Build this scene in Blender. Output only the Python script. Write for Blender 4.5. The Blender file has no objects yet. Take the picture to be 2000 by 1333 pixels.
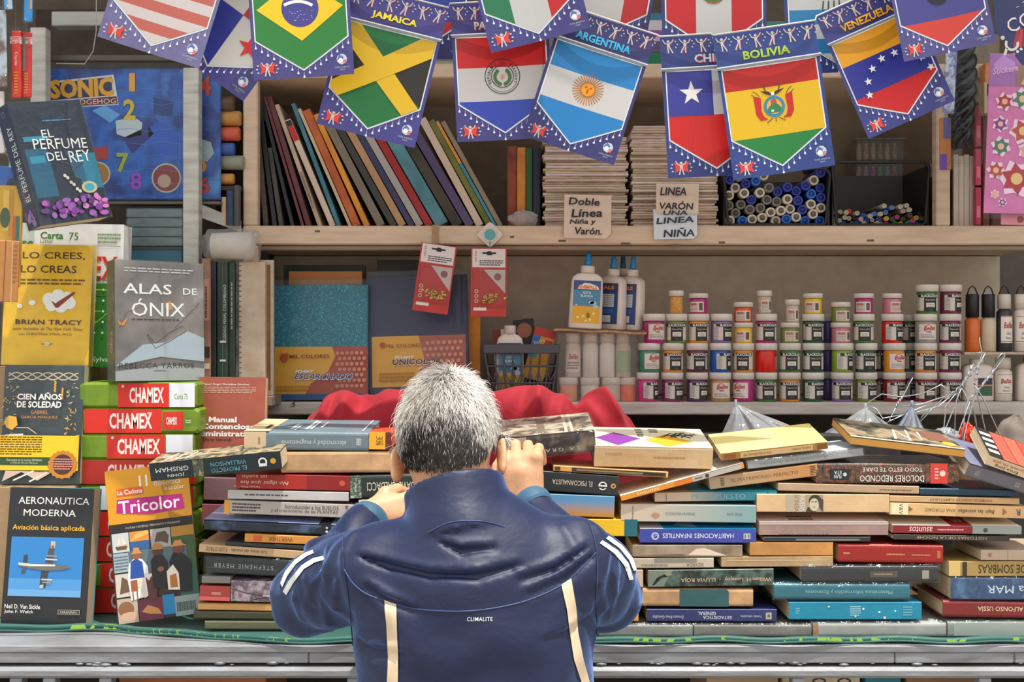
import bpy, math, random
import numpy as np
from mathutils import Matrix, Vector
from mathutils.bvhtree import BVHTree

random.seed(11)
rng = np.random.default_rng(11)
SC = bpy.context.scene
COL = SC.collection
R = math.radians

# ------------------------------------------------------------------ camera, world, sun, exposure
ZC = 1.5                       # lens height above the pavement
FPX = 2200.0                   # focal length, in pixels of the 2000 px wide frame
cam_d = bpy.data.cameras.new('camera')
cam_d.sensor_width = 36.0
cam_d.lens = 36.0 * FPX / 2000.0
cam_d.clip_start = 0.05
cam = bpy.data.objects.new('camera', cam_d)
cam.location = (0, 0, ZC)
cam.rotation_euler = (R(90), 0, 0)
COL.objects.link(cam)
SC.camera = cam

world = bpy.data.worlds.new('street_sky')
SC.world = world
world.use_nodes = True
# open sky overhead, duller house fronts across the street below it
_nt = world.node_tree
_bg = _nt.nodes['Background']
_tc = _nt.nodes.new('ShaderNodeTexCoord'); _sx = _nt.nodes.new('ShaderNodeSeparateXYZ')
_nt.links.new(_tc.outputs['Generated'], _sx.inputs[0])
_nz = _nt.nodes.new('ShaderNodeTexNoise'); _nz.inputs['Scale'].default_value = 2.2
_nt.links.new(_tc.outputs['Generated'], _nz.inputs['Vector'])
_ad = _nt.nodes.new('ShaderNodeMath'); _ad.operation = 'MULTIPLY_ADD'
_nt.links.new(_nz.outputs['Fac'], _ad.inputs[0]); _ad.inputs[1].default_value = 0.35
_nt.links.new(_sx.outputs['Z'], _ad.inputs[2])
_cr = _nt.nodes.new('ShaderNodeValToRGB')
_nt.links.new(_ad.outputs[0], _cr.inputs['Fac'])
_e = _cr.color_ramp.elements
_e[0].position = 0.30; _e[0].color = (0.52, 0.47, 0.43, 1)
_e[1].position = 0.62; _e[1].color = (0.80, 0.84, 0.90, 1)
_m = _e.new(0.46); _m.color = (0.60, 0.57, 0.54, 1)
_nt.links.new(_cr.outputs['Color'], _bg.inputs[0])
_bg.inputs[1].default_value = 1.05

sun_d = bpy.data.lights.new('sun', 'SUN')
sun_d.energy = 2.9
sun_d.angle = R(0.6)
sun_d.color = (1.0, 0.96, 0.88)
sun = bpy.data.objects.new('sun', sun_d)
COL.objects.link(sun)
SUN_TO = Vector((0.16, -0.20, 1.0)).normalized()
sun.rotation_euler = SUN_TO.to_track_quat('Z', 'Y').to_euler()

vs = SC.view_settings
vs.view_transform = 'Standard'
vs.look = 'None'
vs.gamma = 1
vs.use_curve_mapping = False
vs.exposure = 0.74
try:
    SC.cycles.transparent_max_bounces = 24
    SC.cycles.max_bounces = 8
except Exception:
    pass

# ------------------------------------------------------------------ helpers
def lin(h):
    h = h.lstrip('#')
    o = []
    for i in (0, 2, 4):
        c = int(h[i:i+2], 16) / 255
        o.append(c / 12.92 if c <= 0.04045 else ((c + 0.055) / 1.055) ** 2.4)
    return (*o, 1)

def P(px, py, Y):
    return Vector(((px - 1000) / FPX * Y, Y, ZC - (py - 666.5) / FPX * Y))

def S(Y):
    return Y / FPX

_mats = {}
def M(h, rough=0.55, kind='plain', metal=0.0, **kw):
    key = (h, rough, kind, metal, repr(sorted(kw.items())))
    if key in _mats:
        return _mats[key]
    m = bpy.data.materials.new(kind + '_' + h.strip('#'))
    _mats[key] = m
    m.use_nodes = True
    nt = m.node_tree
    b = nt.nodes['Principled BSDF']
    N = nt.nodes.new
    L = nt.links.new
    b.inputs['Roughness'].default_value = rough
    b.inputs['Metallic'].default_value = metal
    base = lin(h)
    def noise(scale, detail=3, coord='Object', stretch=None):
        tc = N('ShaderNodeTexCoord')
        n = N('ShaderNodeTexNoise')
        n.inputs['Scale'].default_value = scale
        n.inputs['Detail'].default_value = detail
        src = tc.outputs[coord]
        if stretch:
            mp = N('ShaderNodeMapping')
            mp.inputs['Scale'].default_value = stretch
            L(src, mp.inputs['Vector'])
            src = mp.outputs['Vector']
        L(src, n.inputs['Vector'])
        return n.outputs['Fac']
    def vary(fac, amt, other=None, lo=0.3, hi=0.7):
        mx = N('ShaderNodeMix'); mx.data_type = 'RGBA'
        mr = N('ShaderNodeMapRange')
        mr.inputs['From Min'].default_value = lo
        mr.inputs['From Max'].default_value = hi
        L(fac, mr.inputs['Value'])
        L(mr.outputs['Result'], mx.inputs[0])
        if other is None:
            mx.inputs[6].default_value = tuple(c * (1 - amt) for c in base[:3]) + (1,)
            mx.inputs[7].default_value = tuple(min(1, c * (1 + amt * 0.6)) for c in base[:3]) + (1,)
        else:
            mx.inputs[6].default_value = base
            mx.inputs[7].default_value = lin(other)
        return mx.outputs[2]
    def bump(fac, strength, dist=0.002):
        bp = N('ShaderNodeBump')
        bp.inputs['Strength'].default_value = strength
        bp.inputs['Distance'].default_value = dist
        L(fac, bp.inputs['Height'])
        L(bp.outputs['Normal'], b.inputs['Normal'])
    if kind == 'flat':
        b.inputs['Base Color'].default_value = base
    elif kind == 'plain':
        L(vary(noise(38), kw.get('amt', 0.08)), b.inputs['Base Color'])
    elif kind == 'worn':                       # scuffed covers, old paper
        L(vary(noise(22, 6), kw.get('amt', 0.25), kw.get('other')), b.inputs['Base Color'])
        bump(noise(90, 4), 0.25)
    elif kind == 'pages':                      # page edges: fine sheets
        f = noise(6, 2, 'Object', (2, 2, 260))
        L(vary(f, kw.get('amt', 0.22)), b.inputs['Base Color'])
        bump(f, 0.25)
    elif kind == 'paint':                      # old brushed oil paint on timber
        f = noise(9, 6, 'Object', (1, 1, 7))
        L(vary(f, 0.12, kw.get('other'), 0.35, 0.8), b.inputs['Base Color'])
        bump(noise(34, 5, 'Object', (1, 1, 4)), 0.35, 0.003)
    elif kind == 'cloth':
        L(vary(noise(16, 3), kw.get('amt', 0.12)), b.inputs['Base Color'])
        if kw.get('wr'):
            f = noise(kw['wr'], 3, 'Object', (1, .6, 1.5)); f.node.inputs['Distortion'].default_value = kw.get('ds', .7)
            bump(f, kw.get('bs', .42), kw.get('wd', .016))
        else:
            bump(noise(420, 2), 0.12, 0.001)
        b.inputs['Sheen Weight'].default_value = kw.get('sheen', 0.2)
        if kw.get('st'): b.inputs['Sheen Tint'].default_value = (.30, .50, 1, 1); b.inputs['Sheen Roughness'].default_value = .4
    elif kind == 'skin':
        L(vary(noise(45, 4), 0.12), b.inputs['Base Color'])
        bump(noise(150, 5), 0.28, 0.002)
        b.inputs['Subsurface Weight'].default_value = 0.18
        b.inputs['Subsurface Radius'].default_value = (0.012, 0.004, 0.002)
        b.inputs['Subsurface Scale'].default_value = 0.6
    elif kind == 'glitter':
        vo = N('ShaderNodeTexVoronoi'); vo.inputs['Scale'].default_value = 420
        tc = N('ShaderNodeTexCoord'); L(tc.outputs['Object'], vo.inputs['Vector'])
        bw = N('ShaderNodeRGBToBW'); L(vo.outputs['Color'], bw.inputs[0])
        L(vary(bw.outputs[0], 0.3, kw.get('other'), 0.62, 0.95), b.inputs['Base Color'])
        bump(bw.outputs[0], 0.6, 0.002)
    elif kind == 'mottle':                     # several printed colours run together
        f = noise(kw.get('scale', 60), 4)
        cr = N('ShaderNodeValToRGB')
        cols = [h] + list(kw['cols'])
        el = cr.color_ramp.elements
        while len(el) < len(cols):
            el.new(0.5)
        for i, c in enumerate(cols):
            el[i].position = 0.30 + 0.40 * i / (len(cols) - 1)
            el[i].color = lin(c)
        L(f, cr.inputs['Fac'])
        L(cr.outputs['Color'], b.inputs['Base Color'])
    elif kind == 'fade':                       # a printed blend of two inks along an axis of the thing
        tc = N('ShaderNodeTexCoord'); sx = N('ShaderNodeSeparateXYZ')
        L(tc.outputs['Object'], sx.inputs[0])
        mr = N('ShaderNodeMapRange')
        mr.inputs['From Min'].default_value = kw['a']; mr.inputs['From Max'].default_value = kw['b']
        L(sx.outputs[kw.get('axis', 'X')], mr.inputs['Value'])
        mx = N('ShaderNodeMix'); mx.data_type = 'RGBA'
        mx.inputs[6].default_value = base; mx.inputs[7].default_value = lin(kw['other'])
        L(mr.outputs['Result'], mx.inputs[0]); L(mx.outputs[2], b.inputs['Base Color'])
    elif kind == 'film':                       # clear crinkled wrapping
        out = nt.nodes['Material Output']
        nt.nodes.remove(b)
        tr = N('ShaderNodeBsdfTransparent'); tr.inputs[0].default_value = base
        gl = N('ShaderNodeBsdfGlossy'); gl.inputs['Roughness'].default_value = rough
        gl.inputs['Color'].default_value = (1, 1, 1, 1)
        df = N('ShaderNodeBsdfDiffuse'); df.inputs[0].default_value = (0.85, 0.87, 0.88, 1)
        f = noise(kw.get('scale', 28), 3, 'Object', (1, 1, 1.7))
        bp = N('ShaderNodeBump'); bp.inputs['Strength'].default_value = 0.9
        bp.inputs['Distance'].default_value = 0.01
        L(f, bp.inputs['Height']); L(bp.outputs['Normal'], gl.inputs['Normal'])
        lw = N('ShaderNodeLayerWeight'); lw.inputs['Blend'].default_value = 0.25
        L(bp.outputs['Normal'], lw.inputs['Normal'])
        mr = N('ShaderNodeMapRange')
        mr.inputs['To Min'].default_value = .3 * kw.get('lo', 0.05); mr.inputs['To Max'].default_value = .6 * kw.get('hi', 0.5)
        mr.inputs['From Min'].default_value = .2
        L(lw.outputs['Facing'], mr.inputs['Value'])
        m1 = N('ShaderNodeMixShader'); L(mr.outputs['Result'], m1.inputs[0])
        L(tr.outputs[0], m1.inputs[1]); L(gl.outputs[0], m1.inputs[2])
        m2 = N('ShaderNodeMixShader'); m2.inputs[0].default_value = kw.get('milk', 0.015)
        L(m1.outputs[0], m2.inputs[1]); L(df.outputs[0], m2.inputs[2])
        L(m2.outputs[0], out.inputs['Surface'])
    return m

# ---- writing: outlines of the letters, turned to faces once per string
_txt = {}
def text2d(s, bold=0.0, shear=0.0, space=1.0):
    key = (s, bold, shear, space)
    if key not in _txt:
        c = bpy.data.curves.new('letters', 'FONT')
        c.body = s
        c.size = 1
        c.resolution_u = 2
        c.offset = bold
        c.shear = shear
        c.space_character = space
        o = bpy.data.objects.new('letters', c)
        COL.objects.link(o)
        dg = bpy.context.evaluated_depsgraph_get()
        me = bpy.data.meshes.new_from_object(o.evaluated_get(dg))
        vs_ = [(v.co.x, v.co.y) for v in me.vertices]
        fs_ = [tuple(p.vertices) for p in me.polygons]
        bpy.data.objects.remove(o)
        bpy.data.curves.remove(c)
        bpy.data.meshes.remove(me)
        if vs_:
            x0 = min(v[0] for v in vs_); x1 = max(v[0] for v in vs_)
            y0 = min(v[1] for v in vs_); y1 = max(v[1] for v in vs_)
        else:
            x0 = y0 = 0; x1 = y1 = 1
        w = max(x1 - x0, 1e-6); h = max(y1 - y0, 1e-6)
        _txt[key] = ([((x - (x0 + x1) / 2), (y - (y0 + y1) / 2)) for x, y in vs_], fs_, w, h)
    return _txt[key]

ART = 0.00035
class MB:
    """collects shapes in a thing's own coordinates; x right, y away from the street, z up"""
    def __init__(s, T=None):
        s.v = []; s.f = []; s.m = []; s.sm = []; s.mats = []
        s.T = T or Matrix.Identity(4)
        s.warp = None
    def mi(s, mat):
        if mat not in s.mats:
            s.mats.append(mat)
        return s.mats.index(mat)
    def add(s, vs_, fs_, mat, smooth=False):
        n = len(s.v)
        for p in vs_:
            p = Vector(p)
            if s.warp:
                p = Vector(s.warp(p))
            s.v.append(tuple(s.T @ p))
        k = s.mi(mat)
        for f in fs_:
            s.f.append(tuple(i + n for i in f)); s.m.append(k); s.sm.append(smooth)
    def box(s, x0, y0, z0, x1, y1, z1, mat, bev=0.0):
        if bev <= 0:
            vs_ = [(x, y, z) for x in (x0, x1) for y in (y0, y1) for z in (z0, z1)]
            s.add(vs_, [(0, 1, 3, 2), (4, 6, 7, 5), (0, 4, 5, 1), (2, 3, 7, 6), (0, 2, 6, 4), (1, 5, 7, 3)], mat)
        else:
            b = min(bev, abs(x1 - x0) * .49, abs(y1 - y0) * .49, abs(z1 - z0) * .49)
            prof = [(x0 + b, z0), (x1 - b, z0), (x1, z0 + b), (x1, z1 - b), (x1 - b, z1), (x0 + b, z1), (x0, z1 - b), (x0, z0 + b)]
            cx = (x0 + x1) / 2; cz = (z0 + z1) / 2
            fx = (abs(x1 - x0) / 2 - b) / (abs(x1 - x0) / 2); fz = (abs(z1 - z0) / 2 - b) / (abs(z1 - z0) / 2)
            inn = [(cx + (x - cx) * fx, cz + (z - cz) * fz) for x, z in prof]
            rings = [(inn, y0), (prof, y0 + b), (prof, y1 - b), (inn, y1)]
            vs_ = [(x, y, z) for r, y in rings for x, z in r]
            fs_ = [tuple(range(8)), tuple(24 + 7 - i for i in range(8))]
            for k in range(3):
                for i in range(8):
                    j = (i + 1) % 8
                    fs_.append((k * 8 + i, (k + 1) * 8 + i, (k + 1) * 8 + j, k * 8 + j))
            s.add(vs_, fs_, mat)
    def prism(s, pts, y0, y1, mat, smooth=False):      # outline in x,z carried from y0 to y1
        n = len(pts)
        vs_ = [(x, y0, z) for x, z in pts] + [(x, y1, z) for x, z in pts]
        fs_ = [tuple(range(n)), tuple(reversed(range(n, 2 * n)))] + [(i, n + i, n + (i + 1) % n, (i + 1) % n) for i in range(n)]
        s.add(vs_, fs_, mat, smooth)
    def lathe(s, prof, mat, seg=24, T=None, smooth=True):   # profile of (radius, z)
        vs_ = []
        for r, z in prof:
            for k in range(seg):
                a = 2 * math.pi * k / seg
                p = Vector((r * math.cos(a), r * math.sin(a), z))
                vs_.append(T @ p if T else p)
        fs_ = []
        for i in range(len(prof) - 1):
            for k in range(seg):
                j = (k + 1) % seg
                fs_.append((i * seg + k, i * seg + j, (i + 1) * seg + j, (i + 1) * seg + k))
        fs_.append(tuple(reversed(range(seg))))
        n = (len(prof) - 1) * seg
        fs_.append(tuple(range(n, n + seg)))
        s.add(vs_, fs_, mat, smooth)
    def tube(s, pts, r, mat, seg=8, closed=False, radii=None):
        pts = [Vector(p) for p in pts]
        n = len(pts)
        up = Vector((0.13, 0.95, 0.29)).normalized()
        vs_ = []
        for i, p in enumerate(pts):
            a = pts[(i - 1) % n] if (closed or i > 0) else p
            b = pts[(i + 1) % n] if (closed or i < n - 1) else p
            t = (b - a).normalized()
            u = t.cross(up)
            if u.length < 1e-4:
                u = t.cross(Vector((1, 0, 0)))
            u.normalize(); w = t.cross(u)
            rr = radii[i] if radii else r
            for k in range(seg):
                an = 2 * math.pi * k / seg
                vs_.append(p + u * (rr * math.cos(an)) + w * (rr * math.sin(an)))
        fs_ = []
        for i in range(n if closed else n - 1):
            i2 = (i + 1) % n
            for k in range(seg):
                j = (k + 1) % seg
                fs_.append((i * seg + k, i * seg + j, i2 * seg + j, i2 * seg + k))
        if not closed:
            fs_.append(tuple(reversed(range(seg)))); fs_.append(tuple(range((n - 1) * seg, n * seg)))
        s.add(vs_, fs_, mat, True)
    def grid(s, fn, nu, nv, mat, smooth=True):
        vs_ = [fn(i / nu, j / nv) for i in range(nu + 1) for j in range(nv + 1)]
        fs_ = [(i * (nv + 1) + j, (i + 1) * (nv + 1) + j, (i + 1) * (nv + 1) + j + 1, i * (nv + 1) + j + 1)
               for i in range(nu) for j in range(nv)]
        s.add(vs_, fs_, mat, smooth)
    # -------- print on the plane y = 0 facing the street; lay = how many inks lie under it
    def poly(s, pts, mat, lay=1):
        s.add([(x, -ART * lay, z) for x, z in pts], [tuple(range(len(pts)))], mat)
    def rect(s, x0, z0, x1, z1, mat, lay=1):
        s.poly([(x0, z0), (x1, z0), (x1, z1), (x0, z1)], mat, lay)
    def disc(s, x, z, r, mat, lay=1, rz=None, n=20):
        rz = rz or r
        s.poly([(x + r * math.cos(2 * math.pi * k / n), z + rz * math.sin(2 * math.pi * k / n)) for k in range(n)], mat, lay)
    def ring(s, x, z, r0, r1, mat, lay=1, n=28, a0=0, a1=360):
        full = a1 - a0 >= 360
        vs_ = []
        for k in range(n + 1):
            a = R(a0 + (a1 - a0) * k / n)
            vs_ += [(x + r0 * math.cos(a), -ART * lay, z + r0 * math.sin(a)), (x + r1 * math.cos(a), -ART * lay, z + r1 * math.sin(a))]
        s.add(vs_, [(2 * k, 2 * k + 1, 2 * k + 3, 2 * k + 2) for k in range(n)], mat)
    def star(s, x, z, r, mat, lay=1, rot=0, n=5, inner=0.4):
        c = (x, -ART * lay, z)
        vs_ = [c]
        for k in range(2 * n):
            a = R(90 + rot) + math.pi * k / n
            q = r if k % 2 == 0 else r * inner
            vs_.append((x + q * math.cos(a), -ART * lay, z + q * math.sin(a)))
        s.add(vs_, [(0, k + 1, (k + 1) % (2 * n) + 1) for k in range(2 * n)], mat)
    def line(s, pts, w, mat, lay=1):
        vs_ = []
        n = len(pts)
        for i in range(n):
            a = Vector(pts[max(i - 1, 0)]); b = Vector(pts[min(i + 1, n - 1)])
            d = (b - a)
            if d.length < 1e-9:
                d = Vector((1, 0))
            d.normalize()
            q = Vector((-d.y, d.x)) * (w / 2)
            x, z = pts[i]
            vs_ += [(x + q.x, -ART * lay, z + q.y), (x - q.x, -ART * lay, z - q.y)]
        s.add(vs_, [(2 * i, 2 * i + 2, 2 * i + 3, 2 * i + 1) for i in range(n - 1)], mat)
    def text(s, t, x, z, w, h, mat, lay=2, rot=0, bold=0.0, shear=0.0, space=1.0, fn=None):
        vs_, fs_, tw, th = text2d(t, bold, shear, space)
        sx = w / tw
        sz = h / th if h else sx
        ca = math.cos(R(rot)); sa = math.sin(R(rot))
        out = []
        for a, b in vs_:
            a *= sx; b *= sz
            if fn:
                a, b = fn(a, b)
            out.append((x + a * ca - b * sa, -ART * lay, z + a * sa + b * ca))
        s.add(out, fs_, mat)
    def scribble(s, x0, z0, x1, z1, n, mat, lay=2, fill=0.5, r=None):   # lines of small print too fine to read
        r = r or random
        hh = (z1 - z0) / n
        for i in range(n):
            z = z1 - hh * (i + .5)
            x = x0
            e = x1 - (x1 - x0) * (0 if i < n - 1 else r.random() * .4)
            while x < e:
                q = min((x1 - x0) * r.uniform(.05, .16), e - x)
                if q > 0:
                    s.rect(x, z - hh * fill / 2, x + q, z + hh * fill / 2, mat, lay)
                x += q + (x1 - x0) * .018
    def build(s, name, parent=None, T=None):
        me = bpy.data.meshes.new(name)
        me.from_pydata(s.v, [], s.f)
        for m in s.mats:
            me.materials.append(m)
        me.polygons.foreach_set('material_index', s.m)
        me.polygons.foreach_set('use_smooth', s.sm)
        me.update()
        o = bpy.data.objects.new(name, me)
        COL.objects.link(o)
        if parent:
            o.parent = parent
        if T is not None:
            o.matrix_world = T if not parent else T
        return o

def tag(o, label, cat, group=None, kind=None):
    if label: o['label'] = label
    if cat: o['category'] = cat
    if group: o['group'] = group
    if kind: o['kind'] = kind
    return o

def thing(name, label, cat, T, group=None):
    o = bpy.data.objects.new(name, None)
    o.empty_display_size = 0.02
    COL.objects.link(o)
    o.matrix_basis = T
    return tag(o, label, cat, group)

def struct(o):
    o['kind'] = 'structure'
    return o

def frame(p, roll=0, yaw=0, pitch=0):
    """roll: counter-clockwise as seen from the street; yaw: right end comes forward for positive; pitch: top leans away for positive"""
    return Matrix.Translation(p) @ Matrix.Rotation(R(yaw), 4, 'Z').inverted() @ Matrix.Rotation(R(-roll), 4, 'Y') @ Matrix.Rotation(R(-pitch), 4, 'X')

def copy_tree(o, T, label=None):
    r = o.copy(); COL.objects.link(r); r.matrix_basis = T
    if label: r['label'] = label
    for ch in list(o.children):
        c = ch.copy(); COL.objects.link(c); c.parent = r
        for g in ch.children:
            d = g.copy(); COL.objects.link(d); d.parent = c
    return r
# ------------------------------------------------------------------ the setting: pavement, stall walls, roof
CT = 0.941                     # counter top height
SHY = 2.60                     # front of the back shelves
BACK = 2.93                    # back board of the shelves
PAINT = M('#DBC0A4', .5, 'paint', other='#C0A488')
PAINTG = M('#94969A', .45, 'paint', other='#6E6C68')
DARKW = M('#9C8E7C', .8, 'worn', amt=.15)

b = MB(); b.box(-4, -4, -0.05, 4, 4.2, 0, M('#8E8981', .85, 'worn', amt=.2)); struct(b.build('floor'))
b = MB(); b.box(-1.7, BACK + .02, 0, 1.75, BACK + .07, 2.75, M('#6E665C', .8, 'worn', amt=.15)); struct(b.build('wall_back'))
b = MB(); b.box(-1.75, 2.25, 0, -1.7, BACK + .07, 2.75, M('#7C756C', .8, 'worn')); struct(b.build('wall_left'))
b = MB(); b.box(1.75, 2.25, 0, 1.80, BACK + .07, 2.75, M('#7C756C', .8, 'worn')); struct(b.build('wall_right'))
b = MB(); b.box(-1.9, 2.25, 2.75, 1.95, 3.1, 2.79, M('#D9D4CA', .6, 'paint')); struct(b.build('ceiling'))

# back shelves: one painted timber unit
def zpx(y, Y): return ZC - (y - 666.5) / FPX * Y
def xpx(x, Y): return (x - 1000) / FPX * Y
unit = thing('shelf_unit', 'beige painted timber shelf unit against the back of the stall', 'shelf', Matrix.Translation((0, SHY, 0)))
def upart(name, x0, z0, x1, z1, y0, y1, mat, bev=.003, **kw):
    q = MB(); q.box(x0, y0 - SHY, z0, x1, y1 - SHY, z1, mat, bev)
    return q.build(name, unit)
xl, xr = xpx(474, SHY), xpx(2075, SHY)
zm0, zm1 = zpx(478, SHY), zpx(441, SHY)
upart('shelf_board', xl, zm0, xr, zm1, SHY, BACK - .002, PAINT)
upart('shelf_lip', xpx(503, SHY), zm0 - .012, xr, zm0 - .0005, SHY + .012, SHY + .03, M('#9A8874', .5, 'paint'))
zt0, zt1 = zpx(152, SHY), zpx(124, SHY)
upart('shelf_board', xl, zt0, xr, zt1, SHY, BACK - .002, PAINT)
zb0, zb1 = zpx(811, SHY), zpx(786.5, SHY)
upart('shelf_board', xpx(505, SHY), zb0, xr, zb1, SHY, BACK - .002, M('#C9BFB4', .45, 'paint', other='#A99D90'))
upart('upright', xl, zm1 + .0005, xpx(503, SHY), zt0 - .0005, SHY + .001, SHY + .03, PAINT)
upart('upright', xl, zt1 + .0005, xpx(503, SHY), 2.30, SHY + .001, SHY + .03, PAINT)
upart('upright', xpx(1829, SHY), zm1 + .0005, xpx(1857, SHY), zt0 - .0005, SHY + .001, SHY + .03, PAINT)
upart('upright', xl, .02, xpx(503, SHY), zm0 - .0005, SHY + .001, SHY + .03, PAINT)
upart('upright', xpx(2050, SHY), .02, xr, zm0 - .0005, SHY + .001, SHY + .03, PAINT)
upart('back_board', xl, zm1 + .0005, xr, 2.30, BACK, BACK + .015, DARKW)
upart('back_board', xl, zb1 + .0005, xr, zm0 - .0005, BACK, BACK + .015, M('#D6C8B4', .7, 'worn', amt=.12))
upart('back_board', xl, .02, xr, zb0 - .0005, BACK, BACK + .015, M('#6A6056', .8, 'worn', amt=.2))
# chipped screw holes and a pencilled number on the edges
q = MB()
for x, y, w in [(1098, 471, 7), (1222, 476, 9), (1320, 480, 8), (1410, 474, 6), (1700, 470, 7), (1000, 463, 4), (620, 452, 5)]:
    q.rect(xpx(x - w, SHY), zpx(y + 2, SHY), xpx(x + w, SHY), zpx(y - 2, SHY), M('#6B5A48', .8), 2)
q.text('3', xpx(572, SHY), zpx(789, SHY), .011, .016, M('#3A3530', .7), 2)
q.build('edge_marks', unit)

# ------------------------------------------------------------------ counter in front: painted rails over a dark cupboard
CY = 2.083
counter = thing('counter', 'grey painted counter with paint-chipped front rails below the books', 'counter', Matrix.Translation((0, CY, 0)))
def cpart(name, x0, z0, x1, z1, y0, y1, mat, bev=.002):
    q = MB(); q.box(x0, y0 - CY, z0, x1, y1 - CY, z1, mat, bev)
    return q.build(name, counter)
X0, X1 = -1.25, 1.28
cpart('top', X0, CT - .018, X1, CT - .0045, CY, 2.598, PAINTG)
for i, (a, c) in enumerate([(X0, xpx(602, CY)), (xpx(602, CY) + .001, xpx(1748, CY)), (xpx(1748, CY) + .001, xpx(1982, CY)), (xpx(1982, CY) + .001, X1)]):
    cpart('front_rail', a, zpx(1297, CY), c, CT - .0185, CY + .002, CY + .03, PAINTG)
q = MB()
for k in range(60):            # drips and blisters of old paint along the rail
    x = random.uniform(X0, X1); r = random.uniform(.002, .007)
    q.lathe([(0.0004, -r * .4), (r, 0), (0.0004, r * .4)], PAINTG, 8, Matrix.Translation((x, 0.003, zpx(1298 + random.uniform(-2, 3), CY))) @ Matrix.Rotation(R(90), 4, 'X') @ Matrix.Diagonal((1.8, .6, 1, 1)))
q.build('paint_drips', counter)
cpart('lower_rail', X0, zpx(1326, CY), X1, zpx(1304, CY), CY - .004, CY + .03, PAINTG, .006)
for x in (30, 95, 205, 690, 1560, 1925, 2080):
    cpart('post', xpx(x - 12, CY), 0.001, xpx(x + 12, CY), zpx(1326.5, CY), CY, CY + .028, PAINTG)
cpart('back_panel', X0, 0.01, X1, CT - .02, 2.57, 2.595, M('#4A3F36', .8, 'worn'))
cpart('side_panel', X0, .01, X0 + .02, CT - .02, CY + .035, 2.56, M('#6A5A4A', .8, 'worn'))
cpart('side_panel', X1 - .02, .01, X1, CT - .02, CY + .035, 2.56, M('#6A5A4A', .8, 'worn'))
cpart('shelf', X0 + .025, .55, X1 - .025, .57, CY + .035, 2.56, M('#6A5A4A', .8, 'worn'))
for lab, x0, x1, c, nm, ct in [('brown hardboard panel under the counter left of the man', 232, 520, '#A4643C', 'hardboard_sheet', 'board'),
                       ('tan cardboard box under the counter right of the man', 1380, 1520, '#B49878', 'cardboard_box', 'box'),
                       ('cream carton with two printed letters under the counter', 1418 + 110, 1680, '#C9B79A', 'cardboard_box', 'box'),
                       ('teal folder under the counter below the wrapped pale book', 1690, 1760, '#2E7A8C', 'folder', 'folder'),
                       ('brown carton under the counter at the right', 1770, 1915, '#8E6A4A', 'cardboard_box', 'box')]:
    Y = 2.16
    w = xpx(x1, Y) - xpx(x0, Y)
    t = thing(nm, lab, ct, Matrix.Translation((xpx((x0 + x1) / 2, Y), Y, .5706)))
    q = MB(); q.box(-w / 2, 0, 0, w / 2, .2 if nm != 'folder' else .03, .30, M(c, .75, 'worn', amt=.12), .002)
    if 'printed' in lab:
        q.text('O O', .02, .27, .08, .03, M('#2A2623'), 1)
    q.build('panel' if nm == 'hardboard_sheet' else 'body', t)

# green leaf-print cloth under the piles, with its edge rolled along the counter
TEAL = M('#1F5A50', .55, 'cloth'); LIME = M('#93B83C', .55)
q = MB()
def hem(u):
    x = X0 + .02 + (X1 - X0 - .04) * u
    left = max(0, min(1, (-.46 - x) / .30))
    return Vector((x, CY + .012 + .084 * left + .004 * math.sin(x * 21), CT + .0036 + .002 * left + .0015 * math.sin(x * 37)))
pts = [hem(k / 160) for k in range(161)]
q.grid(lambda u, v: (lambda p: (p.x, p.y + (2.585 - p.y) * v, CT - .0008))(hem(u)), 160, 1, TEAL, False)
q.grid(lambda u, v: (lambda p: (p.x, p.y + (2.585 - p.y) * v, CT - .004))(hem(1 - u)), 160, 1, TEAL, False)
q.tube(pts, .0058, TEAL, 8)
pts2 = [p + Vector((0, -.012 - .012 * max(0, min(1, (-.46 - p.x) / .30)), -.0014)) for p in pts]
q.tube(pts2, .0020, TEAL, 8)
for k in range(90):
    left = random.random() < .62
    x = random.uniform(-.86, -.42) if left else random.uniform(.2, 1.15)
    u = (x - X0 - .02) / (X1 - X0 - .04)
    p = hem(u)
    w = random.uniform(.006, .016); s_ = random.uniform(-.006, .006)
    q.add([(p.x, p.y - .0062, p.z - .004), (p.x + w, p.y - .0062, p.z - .004), (p.x + w + s_, p.y - .0050, p.z + .0042), (p.x + s_ + w * .3, p.y - .0050, p.z + .0042)], [(0, 1, 2, 3)], LIME)
tag(q.build('tablecloth'), 'dark green leaf-print cloth lying on the counter under the books', 'tablecloth')
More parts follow.
